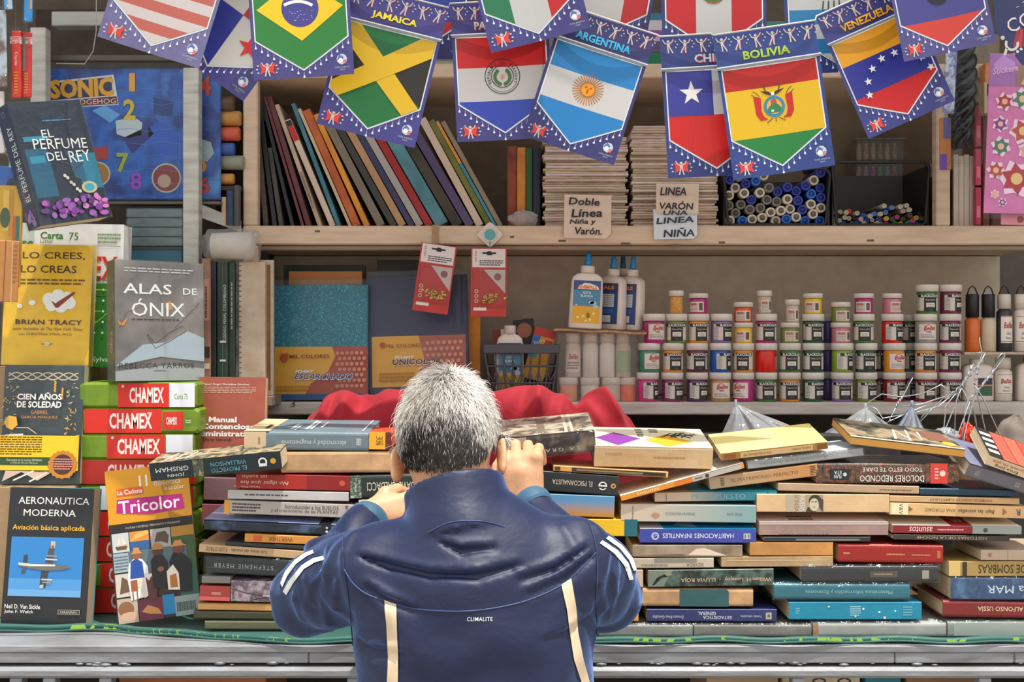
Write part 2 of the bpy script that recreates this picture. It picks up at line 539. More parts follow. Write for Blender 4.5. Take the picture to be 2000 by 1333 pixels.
# ------------------------------------------------------------------ books
CREAM = '#E2CDA6'
def book_parts(root, L, T, D, face, cover, pages=CREAM, hard=False, art=None, top=None, ends=None, film=False, bend=0.0, foreart=None, backc=None):
    """x across, y into the pile, z thickness; front face (spine or page edges) on y = 0"""
    t = .0026 if hard else .0012
    t = min(t, T * .16)
    cm = cover if not isinstance(cover, str) else M(cover, .42, 'worn', amt=.10)
    pm = pages if not isinstance(pages, str) else M(pages, .8, 'pages')
    ov = .0022 if hard else .0004
    q = MB()
    if bend:
        q.warp = lambda p: (p.x, p.y, p.z + bend * (p.x / L * 2) ** 2)
    nx = 12 if bend else 1
    r = min(T * .22, .006) if hard else min(T * .12, .0015)
    flip = face == 'fore'
    Y = (lambda y: D - y) if flip else (lambda y: y)
    arc = [(Y(r * (1 - math.sin(a))), r * (1 - math.cos(a))) for a in (0, R(30), R(60), R(90))]
    outer = [(Y(D), 0)] + arc + [(y, T - z) for y, z in reversed(arc)] + [(Y(D), T)]
    arci = [(Y(max(t, r * (1 - math.sin(a)) + t * math.sin(a) + 0)), max(t, r * (1 - math.cos(a)))) for a in (0, R(30), R(60), R(90))]
    inner = [(Y(D), t)] + arci + [(y, T - z) for y, z in reversed(arci)] + [(Y(D), T - t)]
    n = len(outer)
    vs_ = []
    for k in range(nx + 1):
        x = -L / 2 + L * k / nx
        vs_ += [(x, y, z) for y, z in outer] + [(x, y, z) for y, z in inner]
    fs_ = []
    for k in range(nx):
        o = 2 * n * k; o2 = o + 2 * n
        for i in range(n - 1):
            fs_.append((o + i, o + i + 1, o2 + i + 1, o2 + i))
            fs_.append((o + n + i, o2 + n + i, o2 + n + i + 1, o + n + i + 1))
        fs_.append((o + 0, o2, o2 + n, o + n)); fs_.append((o + n - 1, o + 2 * n - 1, o2 + 2 * n - 1, o2 + n - 1))
    e = 2 * n * nx
    for i in range(n - 1):
        fs_.append((i, i + n, i + n + 1, i + 1)); fs_.append((e + i, e + i + 1, e + n + i + 1, e + n + i))
    q.add(vs_, fs_, cm)
    if art: q_art(q, art, L, T)
    if top:
        w0 = q.warp
        # top cover: u across, v from the street edge inwards
        q.warp = lambda p: (lambda a: w0(a) if w0 else a)(Vector((p.x, p.z, T - p.y)))
        q_art(q, top, L, D, lay0=1)
        q.warp = w0
    c = q.build('cover', root)
    g = MB(); g.warp = q.warp
    x0, x1 = -L / 2 + ov, L / 2 - ov
    y0, y1 = (t + .0008, D - ov) if not flip else (ov, D - t - .0008)
    for k in range(nx):
        g.box(x0 + (x1 - x0) * k / nx, y0, t + .0001, x0 + (x1 - x0) * (k + 1) / nx, y1, T - t - .0001, pm)
    if flip and foreart: q_art(g, foreart, L, T, yoff=ov)
    g.build('pages', root)
    if film:
        f = MB()
        e = .0016
        rr = random.Random(int(L * 1e5))
        fm = M('#F4F8FA', .12, 'film')
        def shell(u, v):
            a = v * 4
            per = [(-e, -e * .4), (-e, T + e), (D + e, T + e), (D + e, -e * .4)]
            k = int(a) % 4; f_ = a - int(a)
            p, s_ = per[k], per[(k + 1) % 4]
            cr = .0011 * math.sin(u * 61 + v * 37) * math.sin(u * 23 + 2)
            ex = .004
            return (-(L / 2 + ex) + (L + 2 * ex) * u, p[0] + (s_[0] - p[0]) * f_ - abs(cr) * (k == 0), p[1] + (s_[1] - p[1]) * f_ + abs(cr) * (k == 1))
        f.grid(shell, 24, 12, fm)
        f.build('plastic_wrap', root)
    return root

def q_art(q, art, L, T, lay0=0, yoff=0.0):
    """printed marks; positions are fractions of the face from its lower left corner"""
    w_ = q.warp
    if yoff:
        q.warp = lambda p: (lambda a: w_(a) if w_ else a)(Vector((p.x, p.y + yoff, p.z)))
    X = lambda u: (u - .5) * L
    for i, a in enumerate(art):
        k = a[0]; lay = 1 + lay0 + i * .35
        if k == 'r':
            q.rect(X(a[1]), a[2] * T, X(a[3]), a[4] * T, mcol(a[5]), lay)
        elif k == 't':                       # text: u v w h colour [rot] [opts]
            o = a[8] if len(a) > 8 else {}
            q.text(a[1], X(a[2]), a[3] * T, a[4] * L, a[5] * T, mcol(a[6]), lay, a[7] if len(a) > 7 else 0, **o)
        elif k == 'c':
            q.disc(X(a[1]), a[2] * T, a[3] * T, mcol(a[4]), lay, (a[5] * T if len(a) > 5 else None))
        elif k == 'p':
            q.poly([(X(u), v * T) for u, v in a[1]], mcol(a[2]), lay)
        elif k == 'l':
            q.line([(X(u), v * T) for u, v in a[1]], a[2], mcol(a[3]), lay)
        elif k == 's':
            q.scribble(X(a[1]), a[2] * T, X(a[3]), a[4] * T, a[5], mcol(a[6]), lay, r=random.Random(7))
        elif k == 'g':                       # ring u v r0 r1 colour
            q.ring(X(a[1]), a[2] * T, a[3] * T, a[4] * T, mcol(a[5]), lay)
        elif k == '*':
            q.star(X(a[1]), a[2] * T, a[3] * T, mcol(a[4]), lay, *(a[5:] if len(a) > 5 else ()))
    q.warp = w_

def mcol(c):
    return c if not isinstance(c, str) else M(c, .45, 'flat')

def pile(label, x0, y0, x1, y1, T, cover, Y=2.12, D=.15, face='spine', pitch=0.0, yaw=0.0, group=None, name='book', **kw):
    """a book lying in a pile: the ends of the middle line of its front face and its thickness, as seen in the photograph"""
    a, c = P(x0, y0, Y), P(x1, y1, Y)
    L = (c - a).length
    roll = math.degrees(math.atan2(c.z - a.z, c.x - a.x))
    th = T * S(Y)
    mid = (a + c) / 2
    F = frame(mid, roll, yaw, pitch) @ Matrix.Translation((0, 0, -th / 2))
    t = thing(name, label, 'book', F, group)
    return book_parts(t, L, th, D, face, cover, **kw)

def U(s, u, v, w, h, c, **o):       # lettering upside down, as on books lying face down
    return ('t', s, u, v, w, h, c, 180, o)

WH = '#EDEAE2'
BLK = '#1B1D1F'
# ---- left pile, between the primer on the stand and the man; Y = 2.165
LY = 2.165
def lp(label, *a, **k): return pile(label, *a, Y=k.pop('Y', LY), **k)
lp('grey textbook on electricity and magnetism, topmost of the left pile', 477, 861, 720, 864, 37, '#71838A', hard=True, pitch=-3, D=.19,
   art=[('r', 0, .02, .175, .98, '#D8BE98'), U('electricidad y magnetismo', .56, .46, .52, .34, '#C9D0CF'), ('t', 'SEARS', .12, .5, .4 * .15 , .12, BLK, 90), ('t', 'Kip', .92, .5, .05, .1, WH, 90), ('s', .9, .3, .94, .7, 4, WH)],
   top=[('r', 0, 0, .2, 1, '#E2C69C'), ('r', .125, .2, .16, .5, BLK), ('r', .34, .15, .37, .6, '#C8CCCA'), ('r', .38, .1, .4, .5, '#C8CCCA'), ('r', .46, .15, .49, .85, WH), ('r', .5, .2, .52, .8, WH), ('r', .57, .3, .59, .7, WH), ('r', .94, .05, .95, .95, WH)])
lp('dark thriller paperback tilted across the top left, pointing at the man', 293, 924, 549, 899, 35, '#16262B', pitch=-7, D=.09, Y=2.108,
   art=[U('JOHN', .195, .25, .13, .22, '#D9DCD6'), U('GRISHAM', .17, .58, .25, .26, '#D9DCD6'), ('r', .33, .02, .41, .98, M('#7A7350', .5, 'mottle', cols=['#2C3A34', '#A59A70'], scale=90)),
        U('EL PROYECTO', .60, .28, .27, .24, '#5FA9B4'), U('WILLIAMSON', .60, .62, .27, .24, '#5FA9B4'), ('g', .86, .5, .16, .25, WH), ('r', .83, .25, .89, .42, WH), ('c', .94, .5, .16, '#E2A02C')],
   top=[('r', 0, 0, 1, 1, M('#8A8468', .5, 'mottle', cols=['#2B332F', '#B7A47E', '#54584E'], scale=30)), ('l', [(.1, .2), (.15, .8)], .004, WH), ('l', [(.18, .15), (.22, .8)], .004, WH), ('l', [(.26, .2), (.3, .8)], .004, WH), ('l', [(.05, .5), (.35, .6)], .003, WH)])
lp('plain tan bare-spined old book under the grey electricity textbook', 549, 904, 778, 903, 42, M('#C79D72', .75, 'worn', amt=.3), hard=True, D=.16)
lp('orange and yellow pocket book beside the grey electricity textbook', 721, 861, 865, 863, 35, '#D8502C', D=.11,
   art=[('r', 0, .02, .22, .98, '#F0AE2C'), ('r', .22, .02, .31, .98, '#6A2A20'), ('t', 'BIOC', .12, .5, .12, .2, '#4A2A14', 90), ('t', 'ZUL', .16, .5, .12, .2, '#4A2A14', 90)])
lp('red paperback with cream upside-down title under the tilted thriller', 461, 940, 684, 945, 29, '#B4281E', D=.13,
   art=[('r', .62, .02, 1, .98, '#8E1E1C'), U('No digas que fue', .25, .45, .42, .32, '#F0D9BE', shear=.2), U('un sueño', .16, .82, .22, .24, '#F0D9BE'), U('Terenci Moix', .13, .12, .17, .14, '#F0D9BE'), ('c', .93, .5, .2, '#C9543A')])
lp('dark green thriller with a large pale author name beside the left ear', 684, 952, 850, 948, 46, '#2A3530', hard=True, D=.15,
   art=[('r', 0, .02, .13, .98, M('#8FA58A', .5, 'mottle', cols=['#2E4038', '#C5D1BC'], scale=120)), U('DAVID BALDACCI', .48, .5, .56, .36, '#E4D8BE')])
lp('thin pale grey book on top of the soil science book', 445, 966, 681, 971, 18, '#C9C5C2', D=.14, pitch=-.6,
   art=[('s', .14, .35, .55, .65, 1, '#4A4644')])
lp('grey soil science book with a yellow spine end', 438, 990, 699, 1000, 26, '#B9AEA6', D=.15,
   art=[('r', 0, .02, .04, .98, '#EFA527'), ('t', 'Introducción a los SUELOS', .655, .68, .40, .3, '#3A3432'), ('t', 'y al crecimiento de las PLANTAS', .60, .34, .50, .3, '#3A3432'),
        ('s', .06, .15, .27, .85, 3, '#4A403A'), ('t', 'II-4', .915, .5, .09, .25, '#3A3432', 90)])
lp('pale book half hidden by the left hand beside the soil science book', 701, 993, 860, 988, 32, '#B89C88', D=.13,
   art=[('r', 0, .45, 1, .98, '#D9D2CA'), U('palabra', .13, .7, .16, .25, '#5A5654')])
lp('dark glossy blue hardcover with a lavender top in the left pile', 398, 1026, 665, 1037, 21, M('#27364A', .3, 'mottle', cols=['#1C2630', '#4A6284'], scale=26), hard=True, pitch=-3.5, D=.15,
   art=[('r', .86, .02, .93, .98, '#20262A'), ('c', .9, .35, .12, WH), ('c', .9, .7, .1, WH)],
   top=[('r', 0, 0, .84, 1, '#A9B2DC'), ('r', .84, 0, .93, 1, '#3A3F42'), ('r', .93, 0, 1, 1, '#A9C6DC'), ('s', .12, .2, .4, .5, 1, WH)])
lp('orange paperback spine below the blue hardcover', 478, 1051, 645, 1058, 16, '#DE9440', D=.12,
   art=[('r', .1, .15, .2, .85, '#D4602C'), U('WERTHER', .42, .5, .28, .5, '#7A4A24')])
lp('black battered book under the orange paperback', 440, 1062, 650, 1073.5, 7, M('#22282C', .6, 'worn', other='#3E3A36'), D=.14)
lp('tan paperback with small upside-down title above the black paperback', 389, 1071, 620, 1087, 16, '#C8A47A', D=.14,
   art=[U('Y LOS OTROS', .15, .5, .18, .5, '#4E3E2C'), U('Los amos del mundo', .42, .5, .3, .4, '#5E4E3C')])
lp('black paperback with widely spaced silver author name', 402, 1102, 625, 1114, 31, '#1C2222', D=.15, film=True,
   art=[U('STEPHENIE MEYER', .33, .46, .52, .26, '#B9BDB6', space=1.4), ('l', [(.02, .3), (.62, .3)], .0006, '#6A706E')])
lp('narrow grey film-wrapped booklet under the black paperback', 394, 1132.5, 449, 1134, 13, '#8F877C', D=.12, film=True)
lp('narrow pinkish red booklet beside the photo-printed spine', 390, 1159, 449, 1161, 29, '#B5453E', D=.12,
   art=[('r', 0, .02, 1, .28, '#EE6A5C'), ('r', .4, .4, .7, .6, '#D98A7C')])
lp('thick book with a pinkish tree photograph on its spine', 451, 1155, 600, 1159, 41, M('#A28C92', .4, 'mottle', cols=['#6A5660', '#CBB6BC', '#8A727A'], scale=48), hard=False, D=.14, pitch=-2,
   art=[('l', [(0, .62), (.2, .42), (.42, .3), (.5, .12)], .002, '#5A4448'), ('l', [(.42, .3), (.8, .36)], .0022, '#E6D9DC'), ('l', [(.3, .12), (.5, .24)], .002, '#5A4448'), ('r', .66, .02, .9, .98, '#BDBDA8')])
lp('tan book with its page edges out near the bottom of the left pile', 386, 1185, 630, 1189, 13, '#A67C48', face='fore', pages='#D9A05E', D=.16)
lp('dark olive book second from the bottom of the left pile', 378, 1202, 640, 1205, 17, '#43442E', hard=True, D=.16, art=[('c', .62, .5, .16, '#A08A5A'), ('c', .7, .5, .16, '#A08A5A')])
lp('olive brown rounded book at the bottom of the left pile', 400, 1222, 650, 1223, 18, '#6E6A50', hard=True, D=.16)

# ---- middle pile, right of the man
Y2 = 2.12
pile('brown photo-covered book in crinkled clear wrap under the red cloth', 972, 879, 1163, 862, 44, M('#6B5648', .4, 'mottle', cols=['#3A2E28', '#A98E74'], scale=25), Y2, pitch=-8, hard=True, film=True, D=.16,
     art=[U('LA GRAN', .62, .26, .42, .16, '#E2CDB0', space=1.4), ('r', .02, .5, .3, .95, '#C9A98C')],
     top=[('r', 0, 0, 1, 1, M('#B59A7C', .4, 'mottle', cols=['#5A4A3E', '#D9C6A8', '#8E7A66'], scale=22)), ('r', .42, 0, .5, 1, '#8A7460'), ('r', .7, 0, .73, 1, '#DCCBB0'), ('r', .76, 0, .79, 1, '#DCCBB0')])
pile('cream paperback with purple and yellow diamonds on its cover', 1161, 892, 1392, 897, 41, M('#D6A870', .6, 'worn', amt=.2, other='#E3C294'), Y2, pitch=-9, D=.155,
     art=[U('ESPAÑOLA', .16, .62, .14, .16, '#B88C5A'), ('s', .5, .42, .8, .58, 1, '#B98E5E'), ('r', 0, .9, 1, .98, '#E8D4AC')],
     top=[('r', 0, 0, 1, 1, '#F0DFBC'), ('p', [(.02, .42), (.2, .05), (.42, .42), (.2, .72)], '#8A3F9E'), ('p', [(.45, .35), (.62, .03), (.86, .3), (.66, .68)], '#EDB02C'),
          ('s', .4, .5, .46, .95, 5, BLK), ('s', .52, .72, .6, .95, 2, '#5A5048')] + [('l', [(.6 + .03 * k, .5 + .05 * (k % 3)), (.68 + .025 * k, .62 + .1 * (k % 2)), (.74 + .03 * k, .48 + .09 * (k % 4))], .004, '#2A2622') for k in range(7)])
pile('thin orange-spined paperback under the diamond-covered book', 1081, 915, 1305, 928, 11, '#DFA65A', Y2, D=.13,
     art=[('r', .01, .15, .06, .85, '#5A3E24'), ('r', .16, .1, .98, .8, '#3E362C'), ('r', .2, .3, .9, .6, '#8A7850'), ('r', .78, .3, .96, .65, '#2A2622')])
pile('black paperback with a small arch logo right of the raised hand', 1038, 938, 1208, 950, 38, '#2B2F30', Y2, D=.14,
     art=[U('EL PSICOANALISTA', .47, .5, .46, .26, '#D9CBB4'), ('g', .82, .45, .16, .22, WH), ('r', .77, .34, .87, .46, '#2B2F30'), ('r', .77, .42, .87, .5, WH), ('c', .94, .48, .13, '#E3A04A'), ('c', .94, .48, .06, '#2B2F30')])
pile('paperback with a blue sky over orange land under the black paperback', 1038, 985, 1200, 991, 42, M('#C98A34', .4, 'fade', a=.004, b=.03, axis='Z', other='#5E96C0'), Y2, D=.14)
pile('bright yellow paperback with a teal spine end by the right shoulder', 1080, 1030, 1245, 1032, 33, '#F3C21C', Y2, D=.14,
     art=[('r', .845, .0, 1, 1, '#1F6874'), ('t', 'iles', .5, .25, .1, .25, '#3A300E', 180)], top=[('s', 0, .05, .8, .3, 1, '#7A6A1E')])
pile('slim orange book leaning up to the right across the middle pile', 1213, 975, 1453, 910, 10, '#E8962A', Y2 - .006, D=.12, pitch=-2,
     art=[U('asuntos', .22, .5, .18, .55, '#F6E0B0'), ('r', .44, .02, .58, .98, '#E27A1C'), ('r', .58, .02, .98, .98, '#B9B2A4'), ('c', .7, .5, .4, '#3A3632'), ('s', .6, .3, .67, .7, 1, '#3A3632')],
     top=[('r', 0, 0, .55, 1, '#EFE6D4'), ('r', .55, 0, 1, 1, '#DAD7CC')])
pile('teal paperback with beige spine end and engraved capital title', 1279, 972, 1518, 969, 18, M('#C9AF94', .5, 'fade', a=-.05, b=.02, other='#2E8090'), Y2 + .004, D=.14, pitch=-1,
     art=[('t', 'PRESUPUESTO', .52, .5, .44, .56, '#7FA6A4'), ('r', .09, .1, .095, .9, '#5A4E42'), ('r', .92, .02, .926, .98, '#1A4E5A')], top=[('r', .3, 0, 1, 1, '#3FC0D6')])
pile('long beige to grey economics book with a small blurred title', 1213, 1002, 1477, 1005, 34, M('#D3BEA6', .5, 'fade', a=-.10, b=.10, other='#86A4A4'), Y2, D=.14,
     art=[('t', 'ECONOMÍA MUNDIAL', .44, .5, .22, .2, '#55807E'), ('t', 'Fundación', .085, .5, .1, .1, '#4A423A', 90), ('p', [(.22, .38), (.26, .2), (.29, .4), (.25, .55)], '#C08A5C'), ('t', 'Paul R. Gómez', .84, .5, .11, .14, '#5A6664')])
pile('blue book on children\'s bedrooms with white upside-down capitals', 1250, 1047.5, 1477, 1048, 27, '#3F4CA6', Y2, D=.15, pitch=-2.5,
     art=[U('HABITACIONES INFANTILES', .50, .52, .61, .34, '#F2F2F4'), ('g', .13, .5, .18, .28, '#C9CDE6'), ('t', 'bof', .13, .5, .05, .3, '#C9CDE6', 200), ('r', .89, .3, .95, .7, '#C9CDB0'), ('r', .9, .36, .94, .64, '#3F4CA6'), ('r', .91, .3, .93, .7, '#C9CDB0')],
     top=[('r', 0, 0, 1, 1, '#2FA8DC'), ('r', 0, 0, .2, 1, '#E9E4EE'), ('c', .12, .6, .2, '#8A80C4'), ('p', [(.3, .2), (.5, .1), (.45, .7)], '#CFEAF4'), ('c', .72, .5, .2, '#E2B98C'), ('p', [(.8, .2), (.98, .3), (.9, .8)], '#1C8CCB')])
pile('crumpled coverless tan paperback under the blue bedroom book', 1236, 1077, 1450, 1077, 23, M('#B39E86', .85, 'worn', amt=.3, other='#7E6A54'), Y2, D=.14,
     art=[('p', [(.5, .15), (.58, .7), (.66, .75), (.86, .1)], '#E0CDB6'), ('p', [(.0, .1), (.45, .25), (.5, .1)], '#6E5E4C')])
pile('pale paperback with faded small title under the crumpled one', 1228, 1101, 1394, 1100, 19, '#C2B39C', Y2, D=.14,
     art=[('r', .3, .55, .8, .98, '#8C8478'), ('s', .15, .15, .5, .45, 1, '#8A7E6C'), U('SIZVADA', .78, .3, .2, .35, '#6A6052')])
pile('dark green thriller with a revolver on its spine', 1266, 1131, 1511, 1128, 33, M('#33423A', .35, 'mottle', cols=['#1E2622', '#566A5E', '#28322E'], scale=30), Y2, D=.15,
     art=[('p', [(.0, .02), (.12, .02), (.2, .98), (.0, .98)], '#74806E'), ('p', [(.03, .1), (.07, .55), (.16, .85), (.19, .72), (.16, .6), (.11, .55), (.05, .12)], '#161A18'), ('p', [(.12, .85), (.18, .95), (.19, .7), (.15, .62)], '#8A8C74'),
          U('William H. Lovejoy  -  LLUVIA ROJA', .62, .42, .72, .3, '#DDB694')])
pile('beige book behind the sleeve beside the revolver thriller', 1120, 1131, 1256, 1131, 34, '#CDB498', Y2, D=.14)
pile('tan bare-spined hardback with a wide teal cloth patch', 1255, 1168, 1471, 1169, 35, M('#BE9468', .7, 'worn', amt=.3), Y2, hard=True, D=.15,
     art=[('p', [(.335, .02), (.335, .98), (.76, .98), (.78, .85), (.78, .02)], M('#2F5A5C', .6, 'worn', amt=.12))])
pile('dark slate book behind the sleeve beside the teal-patched hardback', 1110, 1168, 1252, 1169, 34, '#2E3A3C', Y2, hard=True, D=.14)
pile('navy statistics textbook with white upside-down title', 1264, 1202.5, 1517, 1203, 24, '#2C3466', Y2, D=.15,
     art=[U('ESTADÍSTICA', .54, .30, .22, .3, '#E4E4EA'), U('GENERAL', .46, .66, .14, .28, '#E4E4EA'), U('Ernesto Rivas González', .16, .36, .24, .24, '#C9CCDA', shear=.2), U('Fondo educativo', .8, .42, .16, .18, '#C9CCDA'), ('r', .915, .2, .96, .75, '#B5AE9C'), ('r', .928, .35, .948, .6, '#6A6458')])
pile('orange book end showing under the right elbow', 1120, 1203, 1247, 1203, 22, '#E6A042', Y2, D=.14, art=[('r', .88, .25, .9, .75, WH)])
pile('grey film-wrapped book at the bottom beside the right sleeve', 1170, 1232.5, 1353, 1233, 25, M('#9C968C', .6, 'worn', amt=.2), Y2, hard=True, film=True, D=.14)
pile('grey-brown film-wrapped book at the bottom under the navy statistics book', 1355.5, 1232.5, 1585, 1233, 25, M('#8B8278', .6, 'worn', amt=.25), Y2, hard=True, film=True, D=.14)
pile('pale film-wrapped book with a brown rounded end at the bottom', 1588, 1231.5, 1848, 1231, 28, M('#AFA9A0', .6, 'worn', amt=.15), Y2, hard=True, film=True, D=.14, art=[('r', 0, .02, .04, .98, '#B98458')])
pile('grey-green film-wrapped book at the bottom right corner', 1851, 1230, 2080, 1230, 31, M('#94998C', .6, 'worn', amt=.15), Y2, hard=True, film=True, D=.14, art=[('r', .05, .1, .7, .9, '#A9ADA0')])

# ---- third pile
pile('teal film-wrapped economics book above the bright teal book', 1512, 1156, 1777, 1157, 31, '#22707C', Y2, hard=True, film=True, D=.15,
     art=[U('Matemática Información y Economía', .55, .5, .64, .3, '#9FC4C4')])
pile('bright teal book with white specks second from the bottom', 1541, 1194, 1800, 1194, 34, '#1687A4', Y2, D=.14,
     art=[('s', .05, .3, .08, .7, 3, '#7FC0CC'), ('s', .46, .2, .54, .8, 5, '#9FCAD2'), ('s', .86, .2, .93, .8, 4, '#6FB0C0'), ('c', .3, .75, .05, WH), ('c', .56, .62, .06, WH), ('c', .5, .2, .06, '#D9CFA0'), ('c', .68, .45, .06, WH), ('c', .72, .12, .08, '#D9CFA0'), ('c', .8, .5, .05, WH)])
pile('black book in crackled clear wrap under the red cloth-bound book', 1566, 1122, 1833, 1121, 33, '#2B2826', Y2, film=True, hard=True, D=.14,
     art=[('r', .5, .3, .7, .65, '#5A4C3C'), ('s', .53, .4, .68, .55, 1, '#A9967A'), ('r', .88, .2, .93, .7, '#A99A88')])
pile('red cloth-bound book with faint gilt lettering', 1637, 1081, 1842, 1084, 37, '#9A1F18', Y2, hard=True, D=.14,
     art=[('s', .05, .4, .12, .6, 1, '#C98A5A'), ('s', .46, .4, .66, .55, 1, '#C98A5A'), ('s', .7, .4, .9, .52, 1, '#C98A5A'), ('r', .94, .3, .975, .7, '#B9653E')])
pile('orange-tan bare book beside the red cloth-bound book', 1465, 1073, 1627, 1073, 26, M('#C48A4A', .75, 'worn', amt=.25), Y2, D=.14)
pile('light tan paperback under the orange-tan bare book', 1409, 1098.5, 1627, 1097, 20, M('#B4946C', .75, 'worn', amt=.25), Y2, D=.14, art=[('r', .05, .6, .95, .66, '#DCC7A2')])
pile('lilac-brown book with a pale pink top above the black booklet', 1483, 1034, 1735, 1034, 25, M('#A98A80', .7, 'worn', amt=.2), Y2, D=.15, pitch=-4,
     art=[('r', 0, .86, 1, .98, '#D9C0B8'), ('s', .15, .02, .6, .14, 1, '#5A4642')], top=[('r', 0, 0, 1, 1, '#F2DDD6'), ('s', .25, .1, .45, .4, 2, '#5A4A46')])
pile('thin black booklet under the lilac-brown book', 1492, 1054, 1700, 1054, 9, '#2E2B2A', Y2, D=.13, art=[('r', .3, .2, .9, .6, '#7A7670')])
pile('beige book with a black and white face printed on its spine', 1478, 983, 1737, 984, 35, '#D9B486', Y2, D=.14,
     art=[('r', .22, .02, .5, .98, '#B8A58C'), ('t', 'VENUS', .30, .5, .22 * .6, .25, '#8A7A66', 90), ('t', 'VISION', .345, .5, .12, .28, '#E4D9C6', 90), ('r', .37, .02, .5, .98, '#A8987E'), ('c', .44, .62, .36, '#3A332C'), ('p', [(.37, .02), (.385, .3), (.41, .2), (.45, .02)], '#3A332C'), ('c', .432, .42, .27, '#CDBBA0', .36), ('p', [(.41, .62), (.428, .6), (.427, .54)], '#2E2822'), ('p', [(.438, .6), (.457, .62), (.441, .54)], '#2E2822'), ('l', [(.425, .3), (.44, .28)], .001, '#4A3A30'), ('p', [(.46, .9), (.5, .7), (.5, .02), (.47, .3)], '#4A423A')])
pile('long thin tan book lying under the floral thriller', 1520, 951.5, 1795, 958, 15, '#B9997A', Y2, D=.14, art=[('s', .72, .3, .98, .6, 1, '#7A644E')])
pile('tan paperback tilted up to the right below the silver-wrapped book', 1386, 945, 1597, 918, 24, M('#B29A7A', .6, 'fade', a=-.09, b=.08, other='#C48A52'), Y2, D=.14, pitch=-1,
     art=[('t', 'EL MATRIMONIO PERFECTO', .51, .52, .62, .26, '#8A5A34'), ('s', .1, .15, .135, .85, 5, '#2E2A26'), ('s', .93, .1, .98, .9, 6, '#3A3028')])
pile('silver film-wrapped book tilted up to the right', 1461, 909.5, 1686, 883, 15, M('#A5A09A', .4, 'worn', amt=.2), Y2, D=.15, pitch=-.3, film=True,
     art=[U('Antología para lectores', .4, .5, .6, .4, '#7A746C', shear=.3)], top=[('r', 0, 0, 1, 1, '#E9ECEE')])
pile('yellow-topped paperback lying highest in the third pile', 1408, 894, 1617, 871, 14, '#B4803E', Y2 - .004, D=.125, pitch=-12,
     art=[('r', .03, .15, .14, .85, '#9A5A24'), ('r', .18, .1, .86, .92, '#E0B87E'), U('UNA NOVELA ESPACIAL 1987', .34, .45, .26, .36, '#5A3E20', ), U('ISAÍAS G. ALONSO', .75, .5, .18, .36, '#5A3E20'), ('r', .9, .15, .99, .85, '#8A5424')],
     top=[('r', 0, 0, 1, 1, '#FBE08E'), ('r', .62, 0, 1, 1, '#F6DA84')])
pile('floral-spined thriller with large pale upside-down capitals and red label', 1594, 925, 1873, 925.5, 41, M('#3A3226', .4, 'mottle', cols=['#241F1B', '#6A4A34', '#2B3A2C', '#A8524A', '#2A2420'], scale=110), Y2, hard=True, D=.15,
     art=[('r', .8, .02, .92, .98, '#D03A2C'), ('c', .885, .5, .14, '#E8C9BC'), ('s', .83, .2, .855, .8, 4, '#E8C9BC'), U('TODO ESTO TE DARÉ', .535, .66, .42, .24, '#E9E2D6'), U('DOLORES REDONDO', .53, .26, .45, .3, '#E9E2D6'),
          ('r', .1, .2, .23, .7, '#14181A'), ('r', .105, .22, .225, .68, '#20282A'), U('PLAN', .15, .34, .05, .16, WH), U('ETA', .15, .54, .05, .16, WH), ('c', .2, .45, .09, '#C9CCC8')])
pile('bent dark-covered paperback with orange page edges on the floral thriller', 1661, 861, 1884, 887, 16, '#5A4A38', Y2 - .005, D=.135, face='fore', pages='#E0A24C', pitch=-11,
     top=[('r', 0, 0, 1, 1, M('#5A5646', .4, 'mottle', cols=['#2E3430', '#A99878', '#7A4A38'], scale=18)), ('r', .0, .0, 1, .06, '#E8DAB8'), ('l', [(.42, .15), (.5, .7), (.55, .3)], .005, WH), ('l', [(.55, .15), (.62, .75), (.68, .25), (.72, .7)], .005, WH), ('r', .74, .3, .95, .8, '#8A5A48'), ('c', .9, .2, .1, '#E8B83C')])
pile('dark blue hardback under the floral thriller beside the long tan one', 1797, 960.5, 1985, 964, 14, '#163A4E', Y2, hard=True, D=.15)

# ---- pile at the right edge
pile('grey-violet cloth hardback sliding down at the right edge', 1889, 919, 2040, 963, 29, '#6E6A72', Y2 - .02, hard=True, D=.15, pitch=-16, art=[('s', .1, .3, .16, .7, 4, '#A9A290'), ('s', .62, .3, .68, .7, 2, '#A9A290')],
     top=[('r', 0, 0, 1, 1, '#7A7C96')])
pile('cream paperback with black and red cover on the grey-violet hardback', 1928, 899, 2060, 946, 21, '#E4C9A2', Y2 - .035, D=.12, pitch=-24,
     art=[U('CUALQUIER MUJER', .42, .70, .7, .3, '#C23A2C'), U('Erica Jong', .3, .28, .34, .36, BLK)],
     top=[('r', 0, 0, 1, 1, '#2A2826'), ('r', .22, .02, .42, .98, '#DE5A48'), ('r', .43, .02, .62, .98, '#E2644E'), ('r', .63, .02, .9, .98, '#D8503E'), ('s', .03, .1, .2, .9, 4, WH)])
pile('thin tan book with small upside-down capitals above the cream one', 1738, 974.5, 1991, 980, 12, '#CFA474', Y2, D=.13, art=[U('OMBIOLOGICO CAPITULO', .55, .5, .48, .4, '#6E4E2C')])
pile('cream novel with a V&V mark and brown arrows on its spine', 1738, 994, 2010, 1002, 24, '#DDB27A', Y2, D=.14,
     art=[('r', .01, .05, .13, .95, '#EADCB0'), ('t', 'V&V', .08, .5, .08, .3, '#3A362E', 270), ('p', [(.135, .3), (.165, .5), (.135, .72)], '#8A5A2C'), U('Bajo las estrellas', .62, .5, .26, .42, '#5A3E20', shear=.2), U('ANA ITURGAIZ', .36, .5, .22, .26, '#7A5A34'), ('p', [(.81, .2), (.84, .5), (.81, .8)], '#A8743C'), ('t', 'R', .92, .5, .03, .5, '#2E3A7A', 180)])
